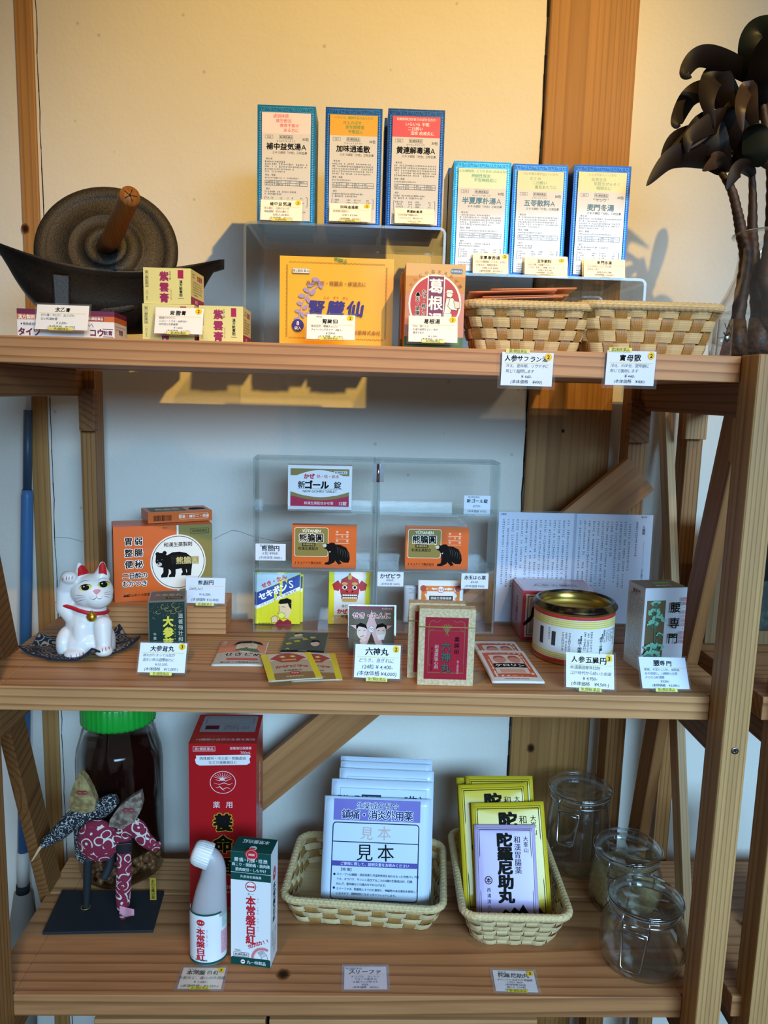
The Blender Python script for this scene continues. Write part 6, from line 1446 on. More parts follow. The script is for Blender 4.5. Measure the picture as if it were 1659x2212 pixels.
# level the underside on the cloth
vs = [V((v.x, v.y, max(v.z, ZM+CATZ))) for v in vs]
bvh = BVHTree.FromPolygons(vs, fs)
cat_o = V((cb0.x, CY, ZM)); mb = MB(); CER = ink('#e9e3da', .42, 0, .15); mb.add([v-cat_o for v in vs], fs, CER, True)
cat = mb.obj('beckoning_cat', M=Matrix.Translation(cat_o)); tag(cat, 'white ceramic beckoning cat with one raised paw, red collar and gold bell', 'cat figurine')
def catmap(px, py):
    d = ray(px, py).normalized(); h, n, i, t = bvh.ray_cast(C0, d)
    if h is None: return (atY(px, py, CY)-cat_o, V((0, -1, 0)))
    return (h-cat_o, n if n.dot(d) < 0 else -n)
def cq(x, y): return (x/2.911, 760+y/2.911)      # close-up measurements to frame pixels
def catface(mb, base=.00025): f = Face(mb, 1, 1, mapf=lambda a, b: catmap(*cq(a, b)), base=base); f.tess = 1; return f
def densify(pts, step=6):
    out = []
    for a, b in zip(pts, pts[1:]+pts[:1]):
        k = max(1, int(math.hypot(b[0]-a[0], b[1]-a[1])/step)); out += [(a[0]+(b[0]-a[0])*i/k, a[1]+(b[1]-a[1])*i/k) for i in range(k)]
    return out
def paint(f, pts, c, g=5.0):
    """fill a shape with small cells so that it hugs the glaze"""
    f.nxt(); x0, x1 = min(p[0] for p in pts), max(p[0] for p in pts); y0, y1 = min(p[1] for p in pts), max(p[1] for p in pts)
    k = f.k; f.tess = 2; f.W = g*4; f.H = g*4
    s_map = f.map; f.map = lambda a, b: s_map(a*g*4, b*g*4)
    if sum(pts[i-1][0]*pts[i][1]-pts[i][0]*pts[i-1][1] for i in range(len(pts))) > 0: pts = pts[::-1]
    f.clip(pts, c); f.map = s_map; f.W = f.H = 1; f.tess = 1
def stroke(f, pts, t, c, taper=True):
    q = []
    for a, b in zip(pts, pts[1:]):
        k = max(1, int(math.hypot(b[0]-a[0], b[1]-a[1])/6)); q += [(a[0]+(b[0]-a[0])*i/k, a[1]+(b[1]-a[1])*i/k) for i in range(k)]
    q.append(pts[-1]); f.line(q, t, c, taper)
def elp(cx, cy, rx, ry, n=24, rot=0): return [(cx+rx*math.cos(2*math.pi*i/n)*math.cos(R(rot))-ry*math.sin(2*math.pi*i/n)*math.sin(R(rot)), cy+rx*math.cos(2*math.pi*i/n)*math.sin(R(rot))+ry*math.sin(2*math.pi*i/n)*math.cos(R(rot))) for i in range(n)]
RED = '#c01820'; K = '#17130f'
for pts in ([(488, 1412), (490, 1365), (502, 1344), (520, 1340), (545, 1358), (560, 1394), (525, 1402)], [(620, 1396), (622, 1352), (636, 1328), (650, 1322), (664, 1346), (674, 1405), (648, 1394)]):
    mb = MB(); f = catface(mb); paint(f, pts, RED); mb.obj('inner_ear', cat)
for (cx, cy, rot) in ((538, 1483, -10), (652, 1464, -10)):
    mb = MB(); f = catface(mb); paint(f, elp(cx, cy, 38, 19, rot=rot), '#d8cf5a'); paint(f, elp(cx-2, cy-1, 25, 19), K, 4); paint(f, elp(cx-10, cy-6, 5, 4), '#cfd8dc', 3)
    stroke(f, [(cx-42, cy+10), (cx-28, cy-12), (cx, cy-21), (cx+28, cy-18), (cx+42, cy-6)], 5, K); mb.obj('eye', cat)
mb = MB(); f = catface(mb); paint(f, [(582, 1505), (596, 1494), (622, 1492), (634, 1502), (620, 1518), (608, 1528), (596, 1520)], '#dc7f88', 4); mb.obj('nose', cat)
mb = MB(); f = catface(mb)
stroke(f, [(607, 1530), (606, 1546), (592, 1556), (574, 1556)], 3.4, K); stroke(f, [(606, 1546), (622, 1554), (642, 1550)], 3.4, K)
stroke(f, [(492, 1462), (512, 1446), (540, 1438), (566, 1442)], 3, '#6a4a34'); stroke(f, [(614, 1440), (636, 1424), (660, 1422), (678, 1432)], 3, '#6a4a34')
for a, b in (((540, 1538), (468, 1530)), ((540, 1546), (466, 1552)), ((544, 1556), (474, 1574)), ((652, 1520), (694, 1508)), ((652, 1530), (698, 1526)), ((650, 1540), (694, 1546))): stroke(f, [a, ((a[0]+b[0])/2, (a[1]+b[1])/2-3), b], 2.6, '#5a5048')
for x, y in ((566, 1540), (576, 1548), (570, 1552), (584, 1538), (630, 1536), (642, 1540), (636, 1546)): paint(f, elp(x, y, 1.8, 1.8, 8), '#5a5048', 2)
mb.obj('whiskers', cat)
mb = MB(); f = catface(mb)
for x, y, l in ((398, 1430, 26), (420, 1424, 28), (436, 1424, 26), (454, 1420, 22)): stroke(f, [(x-3, y+l/2), (x, y-l/2)], 5, RED)
mb.obj('claws', cat); mb = MB(); f = catface(mb)
for x, y, l in ((446, 1916, 26), (478, 1912, 30), (500, 1908, 28), (520, 1898, 22)): stroke(f, [(x, y-l/2), (x+3, y+l/2)], 5, RED)
mb.obj('claws', cat); mb = MB(); f = catface(mb)
for x, y, l in ((616, 1884, 18), (642, 1876, 26), (664, 1870, 28), (684, 1862, 22)): stroke(f, [(x, y-l/2), (x+3, y+l/2)], 5, RED)
mb.obj('claws', cat)
# collar: a cord all round the neck, found by probing the neck from outside
mb = MB(); ring_ = []; ctr = cp(196, 1314, -2)
tl = V((.20, .18, 1)).normalized(); e1 = V((1, 0, -.20)).normalized(); e2 = tl.cross(e1)
for i in range(48):
    a = 2*math.pi*i/48; d = e1*math.cos(a)+e2*math.sin(a)
    off = V((0, 0, -.0035*max(0, -math.sin(a))))
    h, n, j, t = bvh.ray_cast(ctr+off+d*.08, -d)
    ring_.append((h if h is not None else ctr+d*.02)+d*.0008-cat_o)
for _ in range(3): ring_ = [(ring_[i-1]+ring_[i]*2+ring_[(i+1) % 48])/4 for i in range(48)]
mb.tube(ring_, .0026, ink(RED, .5), 10, closed=True); mb.obj('collar', cat)
p, n = catmap(200, 1331); mb = MB(); bc_ = p+V((0, -.004, 0)); rb_ = 10.5*PX
BELL = ink('#c79a2a', .28, .85); mb.ball(bc_, rb_, BELL, 24, 16, sc=(1, .8, 1)); mb.lathe([(rb_*1.0, -.0006), (rb_*1.06, 0), (rb_*1.0, .0006)], BELL, 24, c=tuple(bc_), sy=.82, caps=False); mb.ball(bc_+V((0, -rb_*.72, -rb_*.35)), rb_*.2, '#3a2a10', 10, 6); mb.tube([bc_+V((0, 0, rb_*.8)), bc_+V((0, .001, rb_*1.3))], .0012, BELL, 8); mb.obj('bell', cat)
# indigo cloth with turned-up points
def indigo(name):
    m, nt, b = newmat(name); tc = nt.nodes.new('ShaderNodeTexCoord'); L = nt.links
    vo = nt.nodes.new('ShaderNodeTexVoronoi'); vo.inputs['Scale'].default_value = 60; L.new(tc.outputs['Object'], vo.inputs['Vector'])
    wv = nt.nodes.new('ShaderNodeMath'); wv.operation = 'MULTIPLY'; L.new(vo.outputs['Distance'], wv.inputs[0]); wv.inputs[1].default_value = 26
    sn = nt.nodes.new('ShaderNodeMath'); sn.operation = 'SINE'; L.new(wv.outputs[0], sn.inputs[0])
    n = mp_noise(nt, 26, 2, tc.outputs['Object']); mu = nt.nodes.new('ShaderNodeMath'); mu.operation = 'MULTIPLY'; L.new(sn.outputs[0], mu.inputs[0]); L.new(n.outputs['Fac'], mu.inputs[1])
    r_ = ramp(nt, mu.outputs[0], [(.20, lin('#171a2a')), (.30, lin('#171a2a')), (.34, lin('#9a8a70')), (1, lin('#a89878'))])
    L.new(r_.outputs[0], b.inputs['Base Color']); b.inputs['Roughness'].default_value = .9; return m
IND = indigo('indigo_print'); INP = speckle('indigo_plain', '#141726', '#20243a', 300, rough=.9)
ctr = atZ(178, 1402, ZM); tips = []
for px, py, lift in ((40, 1400, .006), (82, 1376, .012), (258, 1354, .012), (303, 1380, .010), (200, 1407, .016), (110, 1430, .001)):
    p = atZ(px, py, ZM+lift); tips.append((math.atan2(p.y-ctr.y, p.x-ctr.x), math.hypot(p.x-ctr.x, p.y-ctr.y), lift))
tips.append((R(75), .060, .010)); tips.sort()
def edge_r(a):
    n = len(tips)
    for i in range(n):
        a0, r0, l0 = tips[i]; a1, r1, l1 = tips[(i+1) % n]; a1 += 2*math.pi if i == n-1 else 0
        for aa in (a, a+2*math.pi):
            if a0 <= aa <= a1:
                t = (aa-a0)/(a1-a0); x = V((r0*math.cos(a0), r0*math.sin(a0))).lerp(V((r1*math.cos(a1), r1*math.sin(a1))), t)
                sag = math.sin(math.pi*t); tt = abs(2*t-1)**2.2
                return x.length*(1-.02*sag), (l0 if t < .5 else l1)*tt
    return .05, 0
mb = MB(); NA = 96; NR = 14
def cl(u, v, off=0):
    a = -math.pi+2*math.pi*u; r_, l = edge_r(a); s = v
    return V((ctr.x+r_*s*math.cos(a), ctr.y+r_*s*math.sin(a), ZM+.0012+off+.0028*min(1, s*1.3)*0 + (l+.001)*max(0, (s-.55)/.45)**1.8+.0016))
mb.grid(lambda u, v: cl(u, 1-v)-ctr, NA, NR, IND); 
clo = mb.obj('print_cloth', M=Matrix.Translation(ctr)); sm = clo.modifiers.new('thick', 'SOLIDIFY'); sm.thickness = .0016; sm.offset = 1; es = clo.modifiers.new('crisp edge', 'EDGE_SPLIT'); es.split_angle = R(50)
tag(clo, 'dark indigo patterned cloth with turned-up points under the white cat', 'cloth')
mb = MB(); mb.tube([cl(i/96, 1)-ctr for i in range(96)], .0013, INP, 8, closed=True); mb.obj('hem', clo)
# ================================================================== lowest shelf
def basepx(bx, by, z): return atZ(bx, by, z)
def pxscale(p): return ((p-C0).dot(fw))/F_PX
# ---- big pickling jar with a green lid
jb = atZ(264, 1872, ZL); js = pxscale(jb); JR = 87*js
jar = empty('pickling_jar', (jb.x, jb.y, ZL+.0003), 'big glass jar with a green screw lid, dark liquor and berries at the back left', 'jar')
JH = atY(262, 1578, jb.y-.04).z - ZL         # underside of the lid
def sq(a, z): return 1+.045*(abs(math.cos(2*a))**1.5) - .02
GJ = clear('thick_glass', tint=(.965, .975, .97), edge=(.55, .58, .56), gloss=1.2)
mb = MB(); rn = 70*js
prof = [(0, 0), (JR*.9, 0), (JR*.985, .006), (JR, .016), (JR, JH*.74), (JR*.97, JH*.82), (JR*.88, JH*.90), (rn*1.03, JH*.955), (rn, JH*.97), (rn, JH*1.10)]
mb.lathe(prof, GJ, 64, shape=sq, caps=False); mb.lathe([(r*.955, z+.004) for r, z in prof], GJ, 64, shape=sq, caps=False); mb.obj('jar_glass', jar)
def liquor(name):
    m, nt, b = newmat(name); b.inputs['Base Color'].default_value = (.012, .0025, .002, 1); b.inputs['Roughness'].default_value = .08; b.inputs['Specular IOR Level'].default_value = .3; return m
mb = MB(); mb.lathe([(0, .0445), (JR*.93, .0445), (JR*.94, JH*.75), (JR*.90, JH*.82), (JR*.80, JH*.895), (0, JH*.895)], liquor('dark_liquor'), 64, shape=sq); mb.obj('liquor', jar)
mb = MB(); rb = random.Random(11)
BER = speckle('berry_skin', '#5a3218', '#8a5a30', 90, rough=.45, bump=.1)
for i in range(260):
    a = rb.uniform(0, 6.283); q = rb.random()**.35*JR*.87; mb.ball((q*math.cos(a), q*math.sin(a), .0085+rb.random()*.036), .0058*rb.uniform(.85, 1.1), BER, 10, 6)
o = mb.obj('berries', jar, kind='stuff')
mb = MB(); n = 60
def rib(a, z): return 1+.012*(1 if math.sin(a*40) > 0 else -1)
mb.lathe([(rn*1.0, JH), (rn*1.06, JH), (rn*1.07, JH+.004), (rn*1.07, JH+.032), (rn*1.03, JH+.036), (0, JH+.036)], ink('#17962e', .35, 0, .2), 160, shape=rib); mb.obj('screw_lid', jar)

# ---- tall red tonic-wine carton
a = atZ(411, 1960, ZL+.0003); b = atZ(553, 1958, ZL+.0003); Mx = frame_of(a, b-a); w_ = (b-a).length; h_ = onplane(Mx, 408, 1606)[1]; dp = (atZ(430, 1544, ZL+h_)-atZ(408, 1606, ZL+h_)).length
mb = MB(); mb.box(0, w_, 0, dp, 0, h_, ink('#b01118', .38, 0, .3)); f = front(mb, w_, h_, 378, 1000)
PK = '#e8c8c0'
f.frame(24, 18, 124, 28, 2.4, PK); f.text('第2類医薬品', 86, 32, 19.5, PK, .01); f.text('滋養強壮保健薬', 290, 28, 17.5, PK, .012); f.text('700mL', 318, 54, 22, PK, .005)
hx = [(40, 70), (340, 66), (348, 78), (340, 90), (344, 116), (324, 128), (60, 132), (40, 120), (34, 96), (42, 84)]; f.poly(hx, '#e6ddd8'); f.line(hx+[hx[0]], 2, '#b01118')
f.text('肉体疲労・冷え症・胃腸虚弱', 190, 88, 20.5, '#4a1a24', .012, sp=.97); f.text('などの滋養強壮に', 190, 112, 20, '#4a1a24', .012)
f.ring(190, 232, 71, 66, 3.6, PK, 56)
for i in range(9): a_ = R(-150+i*15); f.line([(188, 216), (188+58*math.cos(a_), 220+46*math.sin(a_))], 3, PK, taper=True)
f.ell(186, 212, 14, 10, PK, 18); f.line([(150, 214), (170, 222), (186, 214), (206, 224), (240, 208)], 5, PK, taper=True); f.line([(142, 236), (170, 244), (196, 234), (226, 246), (244, 236)], 4, PK, taper=True)
f.line([(168, 250), (186, 274), (214, 262), (232, 272)], 4, PK, taper=True); f.line([(150, 262), (176, 258), (198, 282)], 4, PK, taper=True)
f.text('薬 用', 190, 366, 42, PK, .012, sp=1.35)
for i, ch in enumerate('養命酒'): f.text(ch, 190, 474+i*134, 112, '#d8a21e', .085); f.text(ch, 190, 474+i*134, 112, '#14100d', .042)
f.text('YOMEISHU', 190, 872, 30, PK, .01, sp=1.1); f.text('MEDICINAL HERB WINE', 190, 904, 14, PK, .005)
g = top(mb, w_, dp, h_, 378, 378); g.text('14種類の自然の生薬を配合', 200, 330, 28, PK, .005); g.rrect(34, 20, 320, 220, 14, '#8a8484'); g.frame(54, 40, 280, 90, 2, '#5a2020'); g.rect(60, 150, 80, 50, '#5a1a1c'); g.fine(170, 150, 150, 4, 18, 12, '#5a1a1c'); g.rrect(34, 236, 320, 30, 8, '#b01118')
g = right(mb, w_, dp, h_, 378, 1000); g.text('薬用養命酒', 190, 200, 90, PK, .02, vert=True)
tag(mb.obj('tonic_wine_box', M=Mx, bevel=.0012), 'tall red tonic-wine carton standing behind the bent-neck bottle', 'carton')

# ---- bottle with a bent neck
bb = atZ(449, 2066, ZL); bs = pxscale(bb); BY = bb.y
bot = empty('liniment_bottle', (bb.x, BY, ZL+.0003), 'small frosted plastic bottle with a bent neck, ribbed white cap and white label', 'bottle'); inv = bot.matrix_world.inverted()
def bp_(cx, cy): return inv @ atY(1500*0+cx, cy, BY)
def c8(x, y): return (x/2.676, 1500+y/2.676)
def frosted(name):
    m, nt, b = newmat(name); b.inputs['Base Color'].default_value = (.62, .57, .56, 1); b.inputs['Roughness'].default_value = .35; b.inputs['Transmission Weight'].default_value = .35; b.inputs['Subsurface Weight'].default_value = .2; return m
FR = frosted('frosted_plastic')
line = [((1203, 1530), 99), ((1205, 1400), 104), ((1208, 1290), 102), ((1212, 1215), 98), ((1220, 1140), 88), ((1232, 1060), 74), ((1236, 1005), 67), ((1228, 968), 63), ((1210, 942), 60), ((1186, 927), 57)]
C = []; rr_ = []
for (x, y), r_ in line: C.append(bp_(*c8(x, y))); rr_.append(r_/2.676*bs)
C[0].x, C[0].y, C[0].z = C[1].x, C[1].y, .004
dn = smooth([(*c, r_) for c, r_ in zip(C, rr_)], 6)
mb = MB(); pts = [V((C[0].x, C[0].y, 0))]+[V(d[:3]) for d in dn]; mb.tube(pts, [rr_[0]*.94]+[d[3] for d in dn], FR, 32, flat=.86); mb.obj('bottle_body', bot)
c0 = bp_(*c8(1192, 930)); c1 = bp_(*c8(1108, 900)); ax = (c1-c0).normalized(); capl = (c1-c0).length*1.25; cr_ = 70/2.676*bs
q = ax.to_track_quat('Z', 'Y').to_matrix().to_4x4(); q.translation = c0-ax*.006
mb = MB(); mb.lathe([(cr_*1.0, 0), (cr_*1.02, .002), (cr_*1.0, capl*.62), (cr_*.92, capl*.84), (cr_*.7, capl*.96), (0, capl)], ink('#e4dfd6', .4, 0, .1), 120, shape=lambda a, z: 1+(.02*(1 if math.sin(a*30) > 0 else -1) if z < capl*.8 else 0)); mb.obj('ribbed_cap', bot, q)
mb = MB(); zt = bp_(*c8(1208, 1215)).z; cx_, cy_ = C[1].x, C[1].y; r0 = 104/2.676*bs
def lm(a, b):
    t = R(-100+200*a); z = zt*(1-b)+.004*b; rad = r0*(1.012 if b > .15 else .985+.18*b); return (V((cx_+rad*math.sin(t), cy_-rad*.86*math.cos(t), z)), V((math.sin(t), -math.cos(t), 0)))
mb.grid(lambda u, v: lm(u, 1-v)[0], 40, 12, ink('#e6e3e0', .4)); f = Face(mb, 300, 330, mapf=lm, tess=16, base=.00025)
f.rect(0, 0, 300, 12, '#1f4d40', 30); f.rect(0, 316, 300, 14, '#1f4d40', 30)
f.ell(128, 55, 20, 20, '#c4272a', 24); f.rect(115, 50, 26, 9, '#e6e3e0', 2); f.ell(128, 55, 3, 3, '#e6e3e0', 8); f.text('丸一', 128, 84, 13, '#4a2a2a', .01)
for i, ch in enumerate('本常盤白紅'): f.text(ch, 128, 112+i*43, 44, '#c4202c', .04)
f.text('ホン トキワ シロ ベニ', 158, 100, 9, '#8a3a3a', 0, vert=True); f.rect(232, 36, 50, 76, '#b9cfc6', 6); f.fine(236, 46, 42, 6, 11, 7, '#2f6a58'); f.rect(226, 130, 62, 150, '#dcaab4', 6); f.fine(230, 140, 54, 12, 12, 7, '#8a3a4c'); f.text('130mL', 78, 300, 10, '#5a5a5a', 0); f.text('丸一特製品', 130, 302, 12, '#2a2a2a', .01)
sm = mb.obj('label', bot)
# ---- its white and green carton
a = atZ(499, 2081, ZL+.0003); b = atZ(584, 2091, ZL+.0003); Mx = frame_of(a, b-a); w_ = (b-a).length; h_ = onplane(Mx, 502.6, 1838)[1]; e = atZ(601, 2053, ZL); dp = (e-b).length
mb = MB(); mb.box(0, w_, 0, dp, 0, h_, ink('#e6e3e0', .4, 0, .25)); f = front(mb, w_, h_, 235, 660); GN = '#14443c'
f.rect(0, 0, 235, 162, GN); f.rect(0, 118, 235, 2, '#e0e4e0'); f.rect(0, 634, 235, 26, GN); f.rrect(-0, 614, 235, 46, 10, GN)
f.ell(122, 12, 38, 34, '#c2202c', 30); f.ring(122, 12, 30, 26, 2, '#e0b0ac', 30); f.rect(104, 6, 36, 12, '#e0b0ac')
f.text('腰 痛・打撲・捻 挫', 118, 44, 26, '#dfe6e0', .012, sp=.86); f.text('肩こり・関節痛・筋肉痛', 118, 72, 21, '#dfe6e0', .012, sp=.96); f.text('筋肉疲労・しもやけ', 118, 100, 21, '#dfe6e0', .012, sp=.96); f.text('外用消炎鎮痛薬', 118, 140, 17, '#dfe6e0', .005, sp=1.05)
f.ell(118, 195, 32, 30, '#c4272a', 32); f.ell(118, 195, 27, 25, '#e6e3e0', 32); f.poly([(96, 188), (106, 192), (130, 192), (140, 188), (140, 204), (130, 200), (106, 200), (96, 204)], '#c4272a'); f.text('丸 一', 118, 238, 17, '#3a3434', .005)
for i, ch in enumerate('本常盤白紅'): f.text(ch, 118, 278+i*56, 60, '#c4202c', .04)
f.text('ホン トキワ シロ ベニ', 160, 256, 11, '#8a3a3a', 0, vert=True, sp=1.5)
for i, ch in enumerate('ヨカヨカ!!'): f.text(ch, 112+i*21, 545-i*9, 27, '#c4202c', .04, rot=-22)
for i, r_ in enumerate((66, 60, 54)): f.ring(190, 612, r_, r_, 6, ('#d88a8c', '#cf5f64', '#dfa4a4')[i], 24, 180, 300)
f.poly([(160, 578), (190, 560), (214, 584), (184, 604)], '#c9c6c4'); f.line([(160, 578), (190, 560), (214, 584), (184, 604), (160, 578)], 2, '#4a4646'); f.line([(168, 582), (192, 568)], 2, '#4a4646'); f.line([(172, 588), (197, 573)], 2, '#4a4646'); f.line([(184, 604), (176, 634)], 2, '#4a4646'); f.line([(214, 584), (224, 634)], 2, '#4a4646')
f.text('120mL', 40, 572, 15, '#4a4646', 0); f.frame(16, 584, 92, 26, 2, '#4a4646'); f.text('第3類医薬品', 62, 597, 14, '#4a4646', .01); f.ell(72, 638, 13, 13, '#dfe6e0', 20); f.rect(64, 635, 16, 6, '#c4272a'); f.text('丸一特製品', 152, 638, 23, '#dfe6e0', .012)
g = top(mb, w_, dp, h_, 235, 120); g.rect(0, 0, 235, 120, GN); g.text('本常盤白紅', 118, 34, 32, '#dfe6e0', .02, rot=180); g.ell(118, 86, 22, 18, '#e6e3e0', 24); g.rect(104, 82, 28, 8, '#c4272a')
g = right(mb, w_, dp, h_, 120, 660); g.rect(0, 0, 120, 160, '#dcdcd8'); g.ell(60, 150, 24, 40, '#c4272a', 24); g.rect(50, 146, 20, 10, '#e6e3e0'); g.text('本常盤白紅', 60, 200, 46, '#2a2a2a', .03, vert=True); g.fine(92, 470, 150, 6, 14, 9, '#6a6a6a', vert=True)
tag(mb.obj('liniment_box', M=Mx, bevel=.0009), 'white carton with a dark green top beside the bent-neck bottle', 'carton')

# ---- wind-festival dancers on a black board
CLR = {}
def curls(name, ground, pale, scale):
    m, nt, b = newmat(name); tc = nt.nodes.new('ShaderNodeTexCoord'); L = nt.links
    n0 = mp_noise(nt, scale*.7, 1, tc.outputs['Object']); ad = nt.nodes.new('ShaderNodeVectorMath'); ad.operation = 'MULTIPLY_ADD'; L.new(n0.outputs['Color'], ad.inputs[0]); ad.inputs[1].default_value = (.010,)*3; L.new(tc.outputs['Object'], ad.inputs[2])
    vo = nt.nodes.new('ShaderNodeTexVoronoi'); vo.inputs['Scale'].default_value = scale; L.new(ad.outputs[0], vo.inputs['Vector'])
    mu = nt.nodes.new('ShaderNodeMath'); mu.operation = 'MULTIPLY'; L.new(vo.outputs['Distance'], mu.inputs[0]); mu.inputs[1].default_value = 17
    sn = nt.nodes.new('ShaderNodeMath'); sn.operation = 'SINE'; L.new(mu.outputs[0], sn.inputs[0])
    n1 = mp_noise(nt, scale*1.4, 1, tc.outputs['Object']); m2 = nt.nodes.new('ShaderNodeMath'); m2.operation = 'MULTIPLY'; L.new(sn.outputs[0], m2.inputs[0]); L.new(n1.outputs['Fac'], m2.inputs[1])
    r_ = ramp(nt, m2.outputs[0], [(.36, lin(ground)), (.40, lin(pale))]); L.new(r_.outputs[0], b.inputs['Base Color']); b.inputs['Roughness'].default_value = .9; return m
REDP = curls('red_kimono', '#7e1730', '#cfc4b8', 62); BLKP = curls('black_happi', '#16161a', '#b9b7b2', 150)
BLKW = ink('#1d1e20', .7); a = atZ(91.5, 2020, ZL+.0003); b = atZ(331, 2015, ZL+.0003); c = atZ(355, 1930, ZL+.0003); d = atZ(134, 1928, ZL+.0003)
dance = empty('dancer_figurine', a.lerp(c, .5), 'pair of cloth folk-dance dolls in straw hats fixed on a black board', 'figurine'); inv = dance.matrix_world.inverted()
mb = MB(); lo = [inv @ p for p in (a, b, c, d)]; hi = [p+V((0, 0, .0042)) for p in lo]; mb.add(lo+hi, [(3,2,1,0),(4,5,6,7),(0,1,5,4),(1,2,6,5),(2,3,7,6),(3,0,4,7)], BLKW); mb.obj('base_board', dance, bevel=.0008)
ZD = ZL+.0045
A0 = atZ(185, 1960, ZD); B0 = atZ(266, 1982, ZD)
def pa(x, y, dy=0): return inv @ atY(x, y, A0.y+dy)
def pb(x, y, dy=0): return inv @ atY(x, y, B0.y+dy)
sa = pxscale(A0); sb = pxscale(B0)
def limb(name, pts, rads, m, par, s, n=16, flat=1.0):
    dn = smooth([(*p, r_*s) for p, r_ in zip(pts, rads)], 6); mb = MB(); mb.tube([V(q[:3]) for q in dn], [q[3] for q in dn], m, n, flat=flat); return mb.obj(name, par)
def doll(name, lab):
    o = bpy.data.objects.new(name, None); COL.objects.link(o); o.parent = dance; o.empty_display_size = .01; o['label'] = lab; return o
dA = doll('dancer', 'dancer in a black patterned happi coat'); dB = doll('dancer', 'dancer in a red flowered kimono')
limb('leg', [pa(186, 1961), pa(188, 1920), pa(190, 1850)], [6.5, 8, 9.5], BLKW, dA, sa); limb('leg', [pa(224, 1897, -.006), pa(236, 1870, .0), pa(240, 1830, .006)], [9, 9.5, 11], BLKW, dA, sa)
mb = MB(); mb.tube([(A0-dance.location)+V((.0062*math.cos(i*.3142), .0062*math.sin(i*.3142), .0006)) for i in range(20)], .0007, ink('#a58a4a', .4, .7), 6, closed=True); mb.obj('brass_ring', dA)
limb('coat', [pa(184, 1852, .004), pa(186, 1815, .002), pa(190, 1775), pa(198, 1742)], [20, 25, 28, 16], BLKP, dA, sa, flat=.7)
limb('sleeve', [pa(196, 1762), pa(160, 1770, -.006), pa(126, 1800, -.012), pa(92, 1824, -.016)], [20, 20, 16, 9], BLKP, dA, sa); limb('sleeve', [pa(200, 1762), pa(222, 1745), pa(240, 1732), pa(253, 1726)], [18, 20, 17, 10], BLKP, dA, sa)
mb = MB(); h0, h1 = pa(90, 1826, -.016), pa(70, 1860, -.018); sd = V((.8, 0, .5)).normalized()*7*sa; mb.add([h0-sd, h0+sd, h1+sd*.15, h1-sd*.6, h0-sd+V((0, .003, 0)), h0+sd+V((0, .003, 0)), h1+sd*.15+V((0, .003, 0)), h1-sd*.6+V((0, .003, 0))], [(0,1,2,3),(7,6,5,4),(0,4,5,1),(1,5,6,2),(2,6,7,3),(3,7,4,0)], ink('#c9a37a', .6)); mb.obj('hand', dA)
mb = MB(); mb.ball(pa(246, 1738, -.004), 6.5*sa, '#c9c2b4', 14, 10); mb.obj('hand', dA)
STRH = speckle('straw_hat', '#7a6238', '#a08652', 120, rough=.85, bump=.4); STRB = speckle('bark_cloth', '#5a463a', '#93806e', 140, rough=.9, bump=.4)
def hat(pts, conv, dy, m, par, bow, depth):
    """folded straw hat: two curved leaves meeting along a ridge"""
    P = [conv(x, y, 0) for x, y in pts]; n = len(P); c_ = sum(P, V((0, 0, 0)))/n; mb = MB()
    fr = [p+V((0, -.002, 0)) for p in P]; bk = [p+V((0, depth, 0)) for p in P]; cf = c_+V((0, -depth*.8, 0)); cb = c_+V((0, depth*1.7, 0))
    vs = fr+bk+[cf, cb]; fs = [(i, (i+1) % n, 2*n) for i in range(n)]+[((i+1) % n+n, i+n, 2*n+1) for i in range(n)]+[(i, i+n, (i+1) % n+n, (i+1) % n) for i in range(n)]
    mb.add(vs, fs, m, False); o = mb.obj('straw_hat', par)
    mb = MB(); q = conv(*bow, -depth-.002); 
    for sx in (-1, 1): mb.ball(q+V((sx*.0035, 0, -.0008)), .0042, '#9a3a3a', 12, 8, sc=(1, .35, .6))
    mb.ball(q, .0016, '#8a2c2e', 10, 6); mb.obj('bow', o)
hat([(173, 1667), (186, 1682), (199, 1706), (208, 1730), (205, 1750), (185, 1756), (160, 1752), (150, 1745), (152, 1715), (162, 1688)], lambda x, y, d_: pa(x, y, -.010+d_), 0, STRH, dA, (177, 1712), .010)
# red dancer
limb('kimono_skirt', [pb(266, 1962), pb(266, 1930), pb(268, 1880), pb(268, 1834)], [13, 16, 16, 15], REDP, dB, sb, flat=.8)
limb('kimono_body', [pb(268, 1838), pb(266, 1812), pb(262, 1788)], [16, 20, 24], REDP, dB, sb, flat=.8)
mb = MB(); mb.ball(pb(212, 1816, -.004), 44*sb, REDP, 24, 16, sc=(.98, .42, 1.08)); mb.obj('sleeve', dB)
limb('sleeve', [pb(262, 1792, -.004), pb(292, 1786, -.008), pb(312, 1812, -.010), pb(334, 1826, -.010), pb(346, 1822, -.010)], [18, 20, 17, 13, 5], REDP, dB, sb, flat=.7)
limb('obi', [pb(268, 1836, -.001), pb(268, 1824, -.001), pb(268, 1810, -.001)], [17.5, 18, 18], ink('#17171a', .8), dB, sb, flat=.85)
mb = MB(); mb.tube([pb(252+i*2, 1823+math.sin(i*.4)*.8, -.0145) for i in range(17)], .0006, '#8a2c3a', 6); mb.obj('obi_cord', dB)
limb('stand_pin', [pb(266, 1986), pb(266, 1975), pb(267, 1958)], [6, 8, 10], REDP, dB, sb)
mb = MB(); mb.grid(lambda u, v: pb(258+32*u, 1956+8*u+(22-14*abs(u-.35))*v, -.010+.003*math.sin(u*5)), 8, 4, ink('#c98a96', .9), thick=.0008); mb.obj('underskirt', dB)
mb = MB(); mb.grid(lambda u, v: pb(292+8*u, 1770+10*v+6*u, -.014), 4, 4, ink('#c9c2b4', .7), thick=.001); mb.obj('collar', dB)
